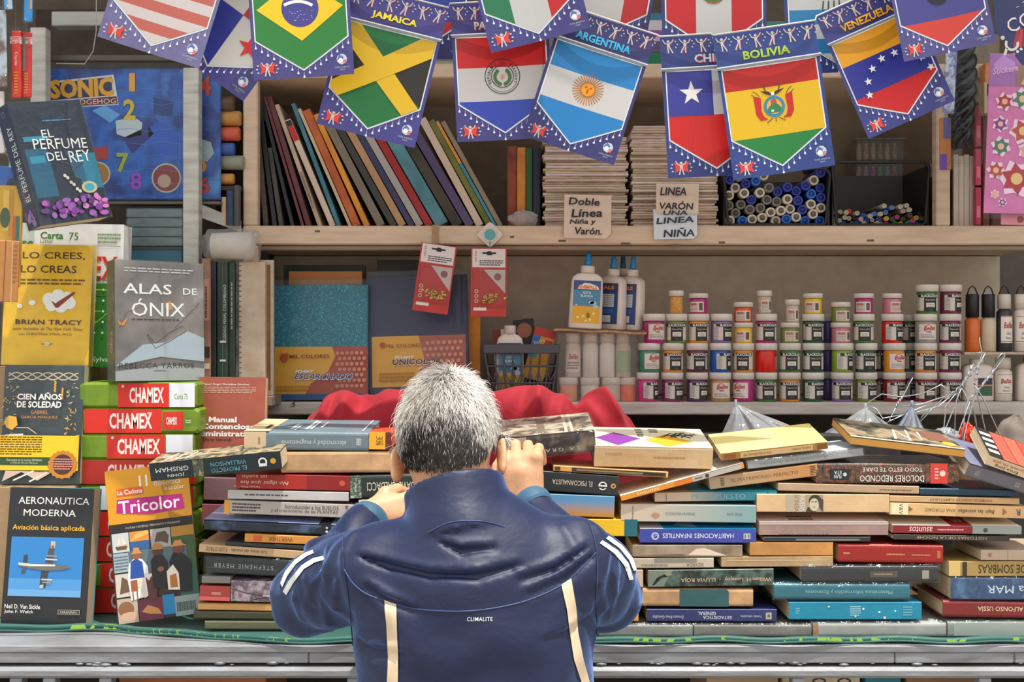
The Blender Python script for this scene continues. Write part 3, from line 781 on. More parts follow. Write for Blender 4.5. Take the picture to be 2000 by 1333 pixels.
pile('white paperback with a dark red title strip under the cream novel', 1743, 1034, 1995, 1037, 15, '#D9D6CC', Y2, D=.14, pitch=-4,
     art=[('r', 0, .02, .62, .98, '#8E1F2A'), U('asuntos', .22, .5, .18, .7, '#EFE6DA', shear=.2), ('s', .35, .35, .58, .65, 1, '#E0B8AE'), ('r', .62, .02, 1, .98, '#9AA096'), ('c', .72, .5, .3, '#4A4E48')],
     top=[('r', 0, 0, 1, 1, '#EFEAD9'), ('p', [(.45, 0), (.62, 0), (.66, 1), (.5, 1)], '#B02A34'), ('t', '02', .56, .5, .08, .6, WH, 180)])
pile('thin black paperback under the white one', 1745, 1049.5, 1972, 1053, 10, '#3B332C', Y2, D=.13, art=[U('HISTORIAS DE LA NOCHE', .5, .5, .6, .5, '#B9A07C')])
pile('small beige paperback above the gold-spined novel', 1916, 1085, 2060, 1086, 20, '#BFA58C', Y2 + .002, D=.13, art=[('r', .1, .3, .14, .7, '#8E7862'), ('r', .36, .02, .365, .98, '#8E7862')])
pile('gold-spined novel with black upside-down capitals', 1853, 1112, 2075, 1112, 29, '#A98A4C', Y2, D=.14, art=[U('AMORES DE SOMBRAS', .62, .5, .72, .58, '#2E2418'), ('r', .12, .02, .16, .98, '#3A2E1E'), ('r', 0, .02, .1, .98, '#D2B36A')])
pile('blue wrapped paperback with large white title at the right edge', 1857, 1150, 2080, 1151, 42, M('#3E5E8C', .4, 'mottle', cols=['#2A4468', '#56789C'], scale=30), Y2, film=True, D=.14, art=[U('Planeta MAR', .62, .46, .6, .36, '#D9E0E6')])
pile('dark red novel with cream upside-down author name at the right edge', 1842, 1190, 2075, 1194, 33, '#7E2422', Y2, hard=True, D=.14, art=[U('ALFONSO USSÍA', .48, .52, .38, .34, '#E2C9A8')])

# ---- back row, showing only in the gaps
for lab, x0, y0, x1, y1, T, c in [('brown book in the dark gap behind the bright teal book', 1700, 1176, 1900, 1176, 30, '#6A4A2E'),
        ('dark green book in the gap behind the red cloth-bound book', 1800, 1140, 1960, 1140, 36, '#2F3A2E'),
        ('mauve-brown paperback in the gap between the paper reams and the left pile', 398, 955, 560, 960, 44, '#8A6468'),
        ('dull pink paperback in the gap behind the soil science book', 394, 1006, 560, 1010, 42, '#A05A64'),
        ('grey-brown paperback in the gap beside the black silver-lettered one', 392, 1085, 560, 1088, 60, '#6E5A50'),
        ('dull maroon book behind the leaning slim orange one', 1290, 930, 1450, 930, 40, '#6E2E2A'),
        ('salmon-pink book in film behind the black arch-logo paperback', 1180, 945, 1290, 945, 46, '#C24A4E')
        ]:
    pile(lab, x0, y0, x1, y1, T, c, 2.30 if 'salmon' in lab else 2.335, D=.056 if 'salmon' in lab else .10)
b = thing('book_crate', 'dark wooden crate holding up the back row of books', 'crate', Matrix.Translation((.52, 2.335, CT)))
q = MB(); q.box(-.18, 0, 0, .18, .10, .2565, M('#3A3028', .8, 'worn')); q.build('body', b)
# ------------------------------------------------------------------ books and packs standing on show at the left
def stand_book(label, cx, base, W, H, th, Y, cover, art, roll=0, yaw=0, pitch=6, pages=CREAM, spine_art=None, film=False, spine_side=-1, name='book', cat='book', backc=None):
    """front cover facing the street; cx, base: middle of its lower edge in the photograph; W, H in pixels there"""
    s_ = S(Y)
    w, h, d = W * s_, H * s_, th
    T = frame(P(cx, base, Y), roll, yaw, pitch)
    t = thing(name, label, cat, T)
    cm = cover if not isinstance(cover, str) else M(cover, .35, 'plain', amt=.1)
    q = MB(); tt = .0014
    sx = -w / 2 if spine_side < 0 else w / 2
    q.box(-w / 2, 0, 0, w / 2, tt, h, cm)
    q.box(-w / 2, d - tt, 0, w / 2, d, h, cm if not backc else M(backc, .4))
    a, c = (sx, sx + tt) if spine_side < 0 else (sx - tt, sx)
    q.box(a, tt, 0, c, d - tt, h, cm)
    q_art(q, art, w, h)
    if spine_art:                          # spine: u runs from the back to the front cover
        ox = sx
        q.warp = lambda p: Vector((ox + p.y * 1.0, d / 2 - p.x, p.z))
        q_art(q, spine_art, d, h)
        q.warp = None
    q.build('cover', t)
    g = MB()
    pm = M(pages, .8, 'pages2')
    if spine_side < 0: g.box(-w / 2 + tt + .0002, tt + .0002, .001, w / 2 - .0015, d - tt - .0002, h - .001, pm)
    else: g.box(-w / 2 + .0015, tt + .0002, .001, w / 2 - tt - .0002, d - tt - .0002, h - .001, pm)
    g.build('pages', t)
    if film:
        f = MB(); e = .0022
        def sh(u, v):
            a = u * 4; per = [(-w / 2 - e, -e), (w / 2 + e, -e), (w / 2 + e, d + e), (-w / 2 - e, d + e)]
            k = int(a) % 4; fr = a - int(a); p, n_ = per[k], per[(k + 1) % 4]
            return (p[0] + (n_[0] - p[0]) * fr, p[1] + (n_[1] - p[1]) * fr - .0012 * abs(math.sin(u * 71 + v * 13) * math.sin(v * 29)) * (k == 0), -e + (h + 2 * e) * v)
        f.grid(sh, 32, 16, M('#F6FAFC', .10, 'film', scale=20))
        f.build('plastic_wrap', t)
    return t
# page edges of upright books run top to bottom
_M0 = M
def M(h, rough=.55, kind='plain', metal=0.0, **kw):
    if kind == 'pages2':
        m = _M0(h, rough, 'pages', metal, up=1, **kw)
        for n in m.node_tree.nodes:
            if n.type == 'MAPPING': n.inputs['Scale'].default_value = (3, 260, 1)
        return m
    return _M0(h, rough, kind, metal, **kw)

YEL = '#F7C021'
# hidden steps that lift the rear tiers of the display
def carton(label, x0, x1, top, bot, Y, depth, c='#A98A66', z0=None):
    w = (x1 - x0) * S(Y); zt = zpx(top, Y); zz = z0 if z0 is not None else CT
    t = thing('cardboard_carton', label, 'box', Matrix.Translation((xpx((x0 + x1) / 2, Y), Y, zz)))
    q = MB(); q.box(-w / 2, 0, 0, w / 2, depth, zt - zz, M(c, .8, 'worn', amt=.12), .002); q.build('body', t)
    f = MB(); f.box(-w / 2 + .002, 0.002, zt - zz + .0003, w / 2 - .002, depth - .002, zt - zz + .0013, M('#B8986F', .8)); f.build('flap', t)
carton('brown carton behind the black aviation book, under the dark green novel', -40, 146, 951, 1235, 2.275, .07)
carton('tall brown carton at the back left, under the yellow bestseller', -60, 150, 720, 1235, 2.352, .20)

stand_book('black aviation textbook with a jet aircraft photo on its cover', 84, 1220, 170, 264, .036, 2.20, '#25282A', yaw=3, pitch=7, roll=-.8, pages='#D9C2A0', backc='#2A93A8',
   art=[('t', 'AERONAUTICA', .53, .905, .84, .052, WH), ('t', 'MODERNA', .49, .815, .62, .05, WH), ('t', 'Aviación básica aplicada', .49, .70, .86, .05, '#F2AE2E', 0, {'bold': .012}),
        ('r', .06, .20, .92, .635, '#2E7FC0'), ('r', .06, .20, .92, .33, '#4E93CC'), ('r', .06, .20, .92, .25, '#6AA2D2'),
        ('p', [(.47, .42), (.56, .42), (.585, .60), (.53, .605)], '#4A525A'), ('p', [(.53, .555), (.583, .555), (.585, .605), (.53, .607)], '#B9B4A6'), ('c', .556, .565, .012, '#B0503C'),
        ('p', [(.44, .42), (.53, .41), (.50, .265), (.43, .26)], '#3A424A'), ('p', [(.43, .26), (.475, .262), (.478, .29), (.435, .285)], '#B9B4A6'),
        ('p', [(.22, .43), (.27, .43), (.265, .505), (.22, .50)], '#3A424A'), ('p', [(.22, .41), (.26, .42), (.25, .37), (.2, .37)], '#4A525A'),
        ('p', [(.16, .44), (.3, .435), (.5, .445), (.7, .43), (.8, .418), (.7, .40), (.5, .388), (.3, .405), (.17, .42)], '#6A6A64'), ('p', [(.16, .445), (.3, .44), (.3, .42), (.17, .425)], '#C9C6BE'), ('p', [(.3, .437), (.6, .436), (.6, .424), (.3, .42)], '#D9D6CE'),
        ('l', [(.48, .475), (.62, .472)], .003, '#C9C6BE'), ('l', [(.49, .50), (.62, .497)], .003, '#8A8E92'), ('l', [(.45, .325), (.58, .325)], .003, '#C9C6BE'), ('l', [(.46, .305), (.57, .305)], .003, '#8A8E92'),
        ('t', 'Neil D. Van Sickle', .25, .125, .42, .032, WH, 0, {'bold': .01}), ('t', 'John F. Welch', .21, .085, .34, .03, WH, 0, {'bold': .01}),
        ('r', .67, .075, .93, .11, '#8E8A80'), ('r', .68, .08, .92, .105, '#25282A'), ('t', 'PARANINFO', .8, .092, .2, .018, '#C9C4B8')])
GOLD = '#D9BE94'
_r = random.Random(3)
vine = []
for k in range(3):
    vine.append(('l', [(.05 + .88 * i / 40, .905 + .03 * math.sin(i * .35 + k * 2.1)) for i in range(41)], .0022, GOLD))
for side, x0 in ((0, .08), (1, .86)):
    for i in range(34):
        z = .40 + .46 * _r.random(); x = x0 + _r.uniform(-.06, .08); s_ = _r.uniform(.010, .022); a = _r.random() * 6.28
        vine.append(('p', [(x, z), (x + 1.6 * s_ * math.cos(a), z + s_ * math.sin(a)), (x + 3.2 * s_ * math.cos(a + .3), z + 2 * s_ * math.sin(a + .3)), (x + 1.4 * s_ * math.cos(a + .6), z + s_ * math.sin(a + .7))], ['#C9B48C', '#A9A480', '#8E9A78', '#C98A3A'][i % 4]))
for i in range(8):
    vine.append(('c', .66 + .01 * (i % 2), .86 - .012 * i, .008, '#D99A3A')); vine.append(('c', .76, .8 - .012 * i, .008, '#D99A3A'))
cog = [('p', [(.81 + (.19 if k % 2 else .175) * math.cos(k * .1745) * 1.0, .165 + (.19 if k % 2 else .175) * math.sin(k * .1745) * .63) for k in range(36)], '#C07A1C')]
stand_book('dark green novel with a floral border and yellow paper band', 77, 946, 156, 233, .030, 2.285, '#3A4446', pitch=5, roll=-.6, film=True,
   art=vine + [('p', [(.08, .47), (.05, .52), (.1, .57), (.2, .56), (.22, .49), (.15, .45)], '#D9A23C'), ('p', [(.06, .41), (.3, .42), (.28, .385), (.08, .375)], '#E6CFC4'), ('l', [(.2, .47), (.35, .47), (.42, .44), (.46, .42)], .0016, GOLD),
        ('t', 'CIEN AÑOS', .48, .735, .56, .062, '#EDE6DE', 0, {'bold': .03}), ('t', 'DE SOLEDAD', .48, .665, .56, .055, '#EDE6DE', 0, {'bold': .03}), ('t', 'GABRIEL', .49, .60, .22, .03, '#C9864A'), ('t', 'GARCÍA MÁRQUEZ', .49, .56, .46, .032, '#C9864A'),
        ('p', [(.06, .02), (.3, .10), (.5, .03), (.7, .11), (.9, .05), (.92, .10), (.1, .11)], '#C9B0A0'), ('l', [(.2, .03), (.45, .11)], .003, '#E9DCCB'), ('l', [(.4, .02), (.62, .10)], .003, '#E9DCCB'),
        ('r', -.0, .115, 1, .405, YEL), ('r', 0, .155, .66, .225, '#2F4A2C'), ('s', .02, .24, .54, .40, 8, '#5A4A14'), ('t', 'Entrevista en la revista SEMANA', .33, .2, .44, .02, '#C9CFA8'), ('t', 'a Gabriel García Márquez', .33, .175, .34, .018, '#C9CFA8')]
        + cog + [('c', .81, .245 - .08, .10 * .63 * 1.05, '#E09A2C', ), ('c', .81, .165, .085, '#4A2C20'), ('s', .68, .12, .94, .22, 5, '#D98A7A')])
stand_book('yellow bestseller with a white thought cloud and red tick', 87, 714, 171, 238, .025, 2.36, YEL, pitch=4, roll=-.9, film=True,
   art=[('t', 'SI LO CREES,', .47, .905, .88, .065, '#4A2E22', 0, {'bold': .012}), ('t', 'LO CREAS', .50, .795, .64, .062, '#4A2E22', 0, {'bold': .012}), ('s', .1, .66, .92, .72, 2, '#7A5414'),
        ('c', .52, .545, .055, '#FBF7EC'), ('c', .62, .575, .055, '#FBF7EC'), ('c', .72, .555, .055, '#FBF7EC'), ('c', .76, .515, .05, '#FBF7EC'), ('c', .66, .49, .055, '#FBF7EC'), ('c', .55, .495, .05, '#FBF7EC'), ('c', .64, .53, .07, '#FBF7EC'),
        ('c', .33, .515, .028, '#FBF7EC', .022), ('c', .19, .485, .022, '#FBF7EC', .018), ('p', [(.545, .535), (.6, .51), (.62, .525), (.8, .61), (.82, .60), (.63, .475), (.6, .475)], '#9A2E24'),
        ('t', 'BRIAN TRACY', .53, .355, .76, .042, '#4A2E22', 0, {'bold': .02, 'space': 1.1}), ('t', 'autor bestseller de The New York Times', .52, .30, .80, .026, '#6A4A1C', 0, {'shear': .2}), ('t', 'con CHRISTINA STEIN, PH.D.', .5, .255, .62, .024, '#6A4A1C'), ('c', .52, .175, .022, '#FBF3DA', .014), ('t', 'AGUILAR', .52, .175, .13, .014, '#3A2E1A')])
stand_book('white and green ream of letter paper standing upright behind the yellow bestseller', 134, 716.5, 204, 280, .05, 2.42, '#E4E6E4', pitch=1, roll=-1, name='paper_ream', cat='paper', pages='#E4E6E4',
   art=[('r', .14, 0, 1, .585, '#2F7A2A'), ('r', 0, 0, .14, 1, '#C4CFC4'), ('t', 'Carta', .31, .915, .22, .05, '#3C7A2E', 0, {'bold': .02}), ('t', '75', .52, .912, .09, .05, '#3C7A2E'), ('t', 'Letter', .26, .875, .12, .026, '#4E8A3C'), ('r', .18, .845, .97, .848, '#8A7E8E'),
        ('s', .75, .86, .97, .94, 3, '#7A9A6A'), ('t', 'EC', .08, .84, .10, .07, '#3C7A2E', 0, {'bold': .03}), ('t', 'CHAMEX', .53, .69, .84, .17, '#D9281E', 0, {'bold': .02}), ('r', .74, .60, .78, .635, '#3A4A3A'), ('s', .8, .6, .97, .635, 2, '#6A8A5A'),
        ] + [('c', .74 + .08 * (k % 3), .54 - .075 * (k // 3), .008, '#E9F0DC') for k in range(15)] + [('r', .74, .537, .86, .543, '#B9CC3A'), ('r', .7, .387, .8, .393, '#B9CC3A'), ('l', [(.74, .30), (.9, .40)], .002, '#8FBF3A'), ('t', 'Sylvamo', .86, .05, .26, .045, '#E4EEDC')])
stand_book('grey fantasy novel in crinkled wrap standing on the paper reams', 314, 744, 175, 234, .05, 2.32, M('#7C7672', .3, 'mottle', cols=['#6A625E', '#8A8078', '#B9C0C4'], scale=7), yaw=-36, pitch=3, roll=-.6, film=True,
   art=[('c', .6, .63, .036, '#C9864A'), ('t', 'ALAS', .36, .765, .54, .085, WH, 0, {'bold': .01}), ('t', 'DE', .84, .755, .16, .055, WH, 0, {'bold': .01}), ('t', 'ÓNIX', .48, .61, .60, .145, WH, 0, {'bold': .005}), ('s', .1, .90, .88, .945, 2, '#B9B6B2'), ('s', .18, .50, .8, .52, 1, '#3A3836'),
        ('p', [(.02, .50), (.06, .48), (.14, .52), (.1, .46), (.05, .455)], '#D98A3A'), ('p', [(.0, .12), (.3, .3), (.55, .32), (.8, .42), (1, .36), (1, .16), (.5, .2)], '#A9B4BA'), ('l', [(.35, .39), (.44, .31), (.62, .41), (.75, .46), (.8, .42), (.6, .33), (.44, .27), (.36, .36)], .0015, '#3A4044'), ('l', [(.66, .44), (.95, .66)], .0012, '#3A4044'), ('l', [(.3, .62), (.12, .56), (.05, .44)], .001, '#4A4644'),
        ('p', [(0, 0), (1, 0), (1, .1), (.6, .13), (0, .08)], '#A4A4A2'), ('t', 'REBECCA YARROS', .46, .125, .84, .046, '#2E2C2A', 0, {'space': 1.1}), ('s', .42, .075, .58, .09, 1, '#4A4846')],
   spine_art=[('r', 0, 0, 1, 1, '#46503E'), ('t', 'ÓNIX', .5, .33, .95, .07, '#A9A894', 90), ('p', [(.1, .8), (.9, .82), (.9, .84), (.1, .9)], '#5A644C')])
stand_book('blue-black bestseller with purple flowers perched at the upper left', 150, 432, 150, 238, .05, 2.27, '#232C3A', yaw=-50, roll=12, pitch=8, film=True,
   art=[('r', .06, .22, .36, .62, '#1C5A74'), ('r', .1, .5, .3, .56, '#2F8AA4'), ('r', .08, .68, .4, .72, '#2F8AA4'), ('r', .72, .25, 1, .55, '#1F7A94'), ('p', [(.6, .58), (.78, .5), (.8, .3), (.64, .36)], '#1C5A74'),
        ('s', .4, .83, .85, .85, 1, '#5A8AB4'), ('t', 'EL', .42, .735, .16, .065, WH), ('t', 'PERFUME', .56, .645, .74, .085, WH, -3), ('t', 'DEL', .46, .545, .26, .07, WH), ('t', 'REY', .78, .53, .30, .095, WH), ('l', [(.5, .5), (.7, .44), (.8, .47), (.62, .42)], .0012, '#6A4A5A'),
        ('c', .80, .265, .07, '#C9B98A', .05), ('c', .80, .265, .045, '#3FA4B4', .033)] + [('c', .5 + .03 * k, .38 - .03 * k + .01 * (k % 2), .014, '#D9CDBA') for k in range(6)]
        + [('c', _r.uniform(.02, .98), _r.uniform(.02, .2), _r.uniform(.018, .04), ['#7A3F8E', '#A45AA8', '#5A3A74', '#8E5AA4', '#C07AB4'][k % 5], _r.uniform(.015, .03)) for k in range(46)],
   spine_art=[('r', 0, 0, 1, 1, '#24344E'), ('t', 'EL PERFUME DEL REY', .62, .52, 3.0, .075, WH, 90), ('s', .3, .2, .42, .5, 12, '#6A7A9A'), ('g', .5, .93, .02, .024, '#8A9AB4')] + [('c', _r.uniform(.1, .95), _r.uniform(.02, .17), _r.uniform(.012, .03), ['#7A3F8E', '#A45AA8', '#8E7AA4'][k % 3]) for k in range(12)])
stand_book('yellow-brown school primer with a pink title and three hatted musicians', 312, 1209, 158, 297, .02, 2.192, '#3E2E24', roll=6, pitch=7, yaw=-10,
   art=[('r', 0, .645, 1, 1, '#D9961C'), ('p', [(.5, 1), (.66, .86), (.72, .645), (1, .645), (1, 1)], '#B8801C'), ('t', '11', .45, .91, .10, .075, WH, 0, {'bold': .02}), ('t', 'Biblioteca', .74, .885, .32, .033, '#D9CDB4'), ('t', 'escolar', .82, .845, .24, .03, '#D9CDB4'), ('r', .12, .825, .44, .875, '#D85A24'), ('t', 'La Cadena', .28, .85, .3, .032, WH, 0, {'bold': .015}),  # darker upper right corner is a cast shadow put into the cover colour
        ('p', [(.1, .72), (.12, .805), (.9, .795), (.92, .70), (.5, .685)], '#B01F7A'), ('t', 'Tricolor', .5, .75, .74, .085, '#F2EAEA', 0, {'bold': .01}), ('r', 0, .59, 1, .64, '#23201E'), ('t', 'CULTURA Y SOCIEDAD • PENSAMIENTO Y CIUDADANÍA', .52, .615, .66, .016, '#C9C4B8'),
        ('r', .02, .46, .22, .585, '#BFC6C4'), ('p', [(.05, .5), (.2, .5), (.18, .475), (.07, .475)], '#6A4A30'), ('p', [(.07, .505), (.11, .565), (.12, .505)], '#E2D2B4'), ('p', [(.13, .505), (.14, .57), (.19, .51)], '#E2D2B4'), ('r', .23, .52, .46, .585, '#D98A3C'), ('r', .23, .46, .46, .52, '#2F5A8E'), ('p', [(.23, .52), (.46, .56), (.46, .585), (.3, .57)], '#E8B05A'),
        ('r', .48, .46, .72, .585, '#A9A6A0'), ('p', [(.52, .5), (.56, .56), (.66, .565), (.7, .53), (.68, .48), (.6, .5)], '#5A4636'), ('r', .73, .3, 1, .585, '#3E5A34'), ('r', .73, .52, 1, .585, '#B4822C'), ('r', .02, .33, .2, .455, '#9AACB4'), ('s', .03, .34, .19, .44, 5, '#5A6468'), ('r', .02, .17, .2, .32, '#C9BEB0'), ('p', [(.06, .19), (.1, .3), (.16, .28), (.18, .2)], '#6A4E3C'), ('r', .2, .25, .9, .46, '#5A6A74'), ('r', .78, .12, 1, .3, '#2E5A50'),
        ('r', .02, 0, .26, .16, '#B4A494'), ('c', .12, .09, .05, '#8A5A3C'), ('c', .15, .04, .06, '#C9A48A', .03), ('r', .27, 0, .56, .14, '#6A2A3C'), ('p', [(.3, .06), (.38, .1), (.5, .07), (.54, .03), (.4, .04)], '#C98A4A'), ('r', .56, .02, .7, .15, '#1F7FB4'), ('r', .7, 0, 1, .13, '#8A9A98'), ('s', .72, .0, .98, .12, 1, '#4A5A58')]
        + [(('p', [(.19 + dx, .16 + dz), (.17 + dx, .30 + dz), (.2 + dx, .40 + dz), (.28 + dx, .44 + dz), (.36 + dx, .42 + dz), (.42 + dx, .37 + dz), (.42 + dx, .18 + dz)], WH)) for dx, dz in ((.0, -.02),)]
        + [('p', [(.2, .28), (.22, .39), (.29, .41), (.36, .38), (.37, .28)], '#1F4A9A'), ('c', .30, .425, .03, '#8A5A40', .022), ('p', [(.23, .44), (.37, .44), (.34, .455), (.33, .48), (.27, .48), (.26, .455)], '#C98A4A'), ('p', [(.24, .28), (.36, .28), (.38, .15), (.34, .15), (.3, .22), (.26, .22)], '#D9CDB9'), ('r', .2, .2, .28, .27, '#9A5A34'), ('r', .21, .14, .225, .2, '#9A5A34'), ('r', .26, .14, .275, .2, '#9A5A34'), ('p', [(.38, .30), (.52, .30), (.5, .13), (.4, .13)], '#5A2E2A'), ('p', [(.38, .30), (.52, .30), (.52, .285), (.48, .255), (.45, .285), (.42, .255), (.38, .285)], '#E2D6C6'),
           ('p', [(.46, .2), (.46, .38), (.52, .42), (.6, .41), (.66, .36), (.64, .2)], '#1F1C1C'), ('c', .55, .435, .032, '#4A3428', .024), ('p', [(.46, .45), (.64, .45), (.6, .465), (.58, .49), (.51, .49), (.5, .465)], '#B4783C'), ('c', .57, .32, .02, '#8A5A40', .016),
           ('p', [(.7, .16), (.68, .36), (.74, .42), (.86, .40), (.94, .34), (.92, .15)], '#15171C'), ('c', .80, .435, .035, '#6A4430', .026), ('p', [(.7, .455), (.9, .455), (.86, .47), (.84, .495), (.77, .495), (.74, .47)], '#C98A4A'), ('p', [(.64, .18), (.64, .30), (.72, .34), (.78, .28), (.78, .17)], '#E9DCCB'), ('p', [(.67, .19), (.67, .27), (.75, .28), (.76, .19)], '#B4702C')],
   spine_art=[('r', 0, 0, 1, 1, '#B8741C'), ('t', 'Biblioteca escolar', .5, .80, .6 * 3.3, .5 * .08, WH, 90), ('r', 0, .59, 1, .64, '#23201E'), ('t', '11', .5, .615, .5, .03, WH)])
stand_book('brick red law manual with white title behind the left pile', 449, 925, 130, 188, .03, 2.345, '#A2533F', pitch=4, roll=-.6,
   art=[('t', 'Miguel Ángel González Sánchez', .4, .925, .72, .03, '#E9DAD0', 0, {'bold': .01}), ('s', .05, .83, .86, .90, 4, '#C9998A'), ('t', 'Manual', .37, .555, .42, .058, WH, 0, {'bold': .035}), ('t', 'Contencioso', .46, .485, .82, .058, WH, 0, {'bold': .035}), ('t', 'Administrativo', .40, .41, .96, .058, WH, 0, {'bold': .03}), ('t', '(Parte General)', .3, .345, .42, .035, '#3A1E18', 0, {'bold': .02})])

# stack of letter paper reams
GRN = '#7A9A22'; REDP = '#D82A1C'
def ream(label, top, bot, x0, x1, design, Y=2.30):
    w = (x1 - x0) * S(Y); zz = zpx(bot, Y); h = zpx(top, Y) - zz - .0006
    t = thing('paper_ream', label, 'paper', Matrix.Translation((xpx((x0 + x1) / 2, Y), Y, zz)), 'letter paper reams in the stack')
    q = MB()
    q.box(-w / 2, 0, 0, w / 2, .193, h, M(GRN, .35, 'worn', amt=.2, other='#5F7F18'), .005)
    q_art(q, design, w, h)
    q.build('wrapper', t)
CH = lambda u, w_, c=WH, v=.5, h=.62: ('t', 'CHAMEX', u, v, w_, h, c, 0, {'bold': .03})
tops = [747, 799.5, 852, 905, 958, 1011, 1064, 1117, 1170, 1214]
bott = zpx
zz0 = None
designs = [
    ('green and red paper ream on top of the stack under the grey novel', [('r', .34, .03, .77, .97, REDP), ('r', .77, .03, .985, .97, '#E6E8EE'), CH(.58, .29), ('t', 'Carta 75', .87, .45, .11, .22, '#6A9A3A'), ('c', .38, .85, .06, '#F0C9BE')]),
    ('paper ream second from the top with a second small logo on green', [('r', .03, .03, .68, .97, REDP), CH(.42, .36), ('p', [(.56, .85), (.6, .85), (.6, .75), (.56, .75)], '#F0A99E'), ('r', .69, .15, .86, .85, REDP), CH(.765, .09, WH, .5, .3), ('s', .88, .4, .93, .55, 2, '#C9D9B4')]),
    ('paper ream third from the top behind the tilted thriller', [('r', .26, .03, .75, .97, REDP), CH(.53, .36), ('r', .76, .03, .985, .97, '#E6E8EE'), ('c', .31, .85, .06, '#F0C9BE')]),
    ('paper ream fourth from the top behind the school primer', [('r', .03, .03, .7, .97, '#B0241C'), CH(.42, .36, '#D9C4B8'), ('r', .9, .03, .985, .97, REDP)]),  # duller red and lettering: shadow across the ream put into its print
    ('paper ream fifth from the top, right of the aviation book', [('r', .2, .03, .75, .97, '#E6E8EE'), ('r', .9, .1, .985, .97, REDP), ('t', 'Carta', .4, .5, .2, .4, '#6A9A3A')]),
    ('paper ream sixth from the top, right of the aviation book', [('r', .03, .03, .75, .97, REDP), CH(.42, .36)]),
    ('paper ream fourth from the bottom of the stack', [('r', .03, .03, .7, .97, '#B0241C'), CH(.42, .36, '#D9C4B8')]),  # same dulled print, with shade put into the colours
    ('paper ream third from the bottom of the stack', [('r', .2, .03, .75, .97, REDP), CH(.45, .36)]),
    ('paper ream second from the bottom of the stack', [('r', .1, .03, .75, .97, REDP), CH(.45, .36)]),
]
zb = zpx(1208, 2.30)
hts = [(747 + 50.2 * k) for k in range(10)]
offs = [0, 6, -4, 2, -3, 3, 0, -2, 2]
for k, (lab, des) in enumerate(designs):
    ream(lab, hts[k], hts[k + 1], 152 + offs[k], 384 + offs[k], des)
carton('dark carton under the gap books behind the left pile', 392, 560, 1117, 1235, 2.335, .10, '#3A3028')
# ------------------------------------------------------------------ football pennants strung across the front of the stall
def clip(poly, conv):
    out = list(poly)
    n = len(conv)
    for i in range(n):
        ax, ay = conv[i]; bx, by = conv[(i + 1) % n]
        inp, out = out, []
        f = lambda p: (bx - ax) * (p[1] - ay) - (by - ay) * (p[0] - ax)
        for j in range(len(inp)):
            p, q_ = inp[j], inp[(j + 1) % len(inp)]
            fp, fq = f(p), f(q_)
            if fp >= 0: out.append(p)
            if (fp >= 0) != (fq >= 0):
                t = fp / (fp - fq); out.append((p[0] + (q_[0] - p[0]) * t, p[1] + (q_[1] - p[1]) * t))
        if not out: return []
    return out
def dancer(q, x, z, s_, mat, lay, ph=0):
    q.disc(x, z + .36 * s_, .11 * s_, mat, lay, n=10)
    q.poly([(x - .12 * s_, z + .22 * s_), (x - .1 * s_, z - .1 * s_), (x + .1 * s_, z - .1 * s_), (x + .12 * s_, z + .22 * s_)], mat, lay)
    for sg in (-1, 1):
        q.line([(x + sg * .1 * s_, z + .18 * s_), (x + sg * .3 * s_, z + .3 * s_ + ph * sg * .05 * s_), (x + sg * .42 * s_, z + .52 * s_)], .08 * s_, mat, lay)
        q.line([(x + sg * .06 * s_, z - .06 * s_), (x + sg * (.12 + .1 * ph * sg) * s_, z - .32 * s_), (x + sg * (.18 + .14 * ph * sg) * s_, z - .55 * s_)], .1 * s_, mat, lay)
FLW = '#BEBBB8'
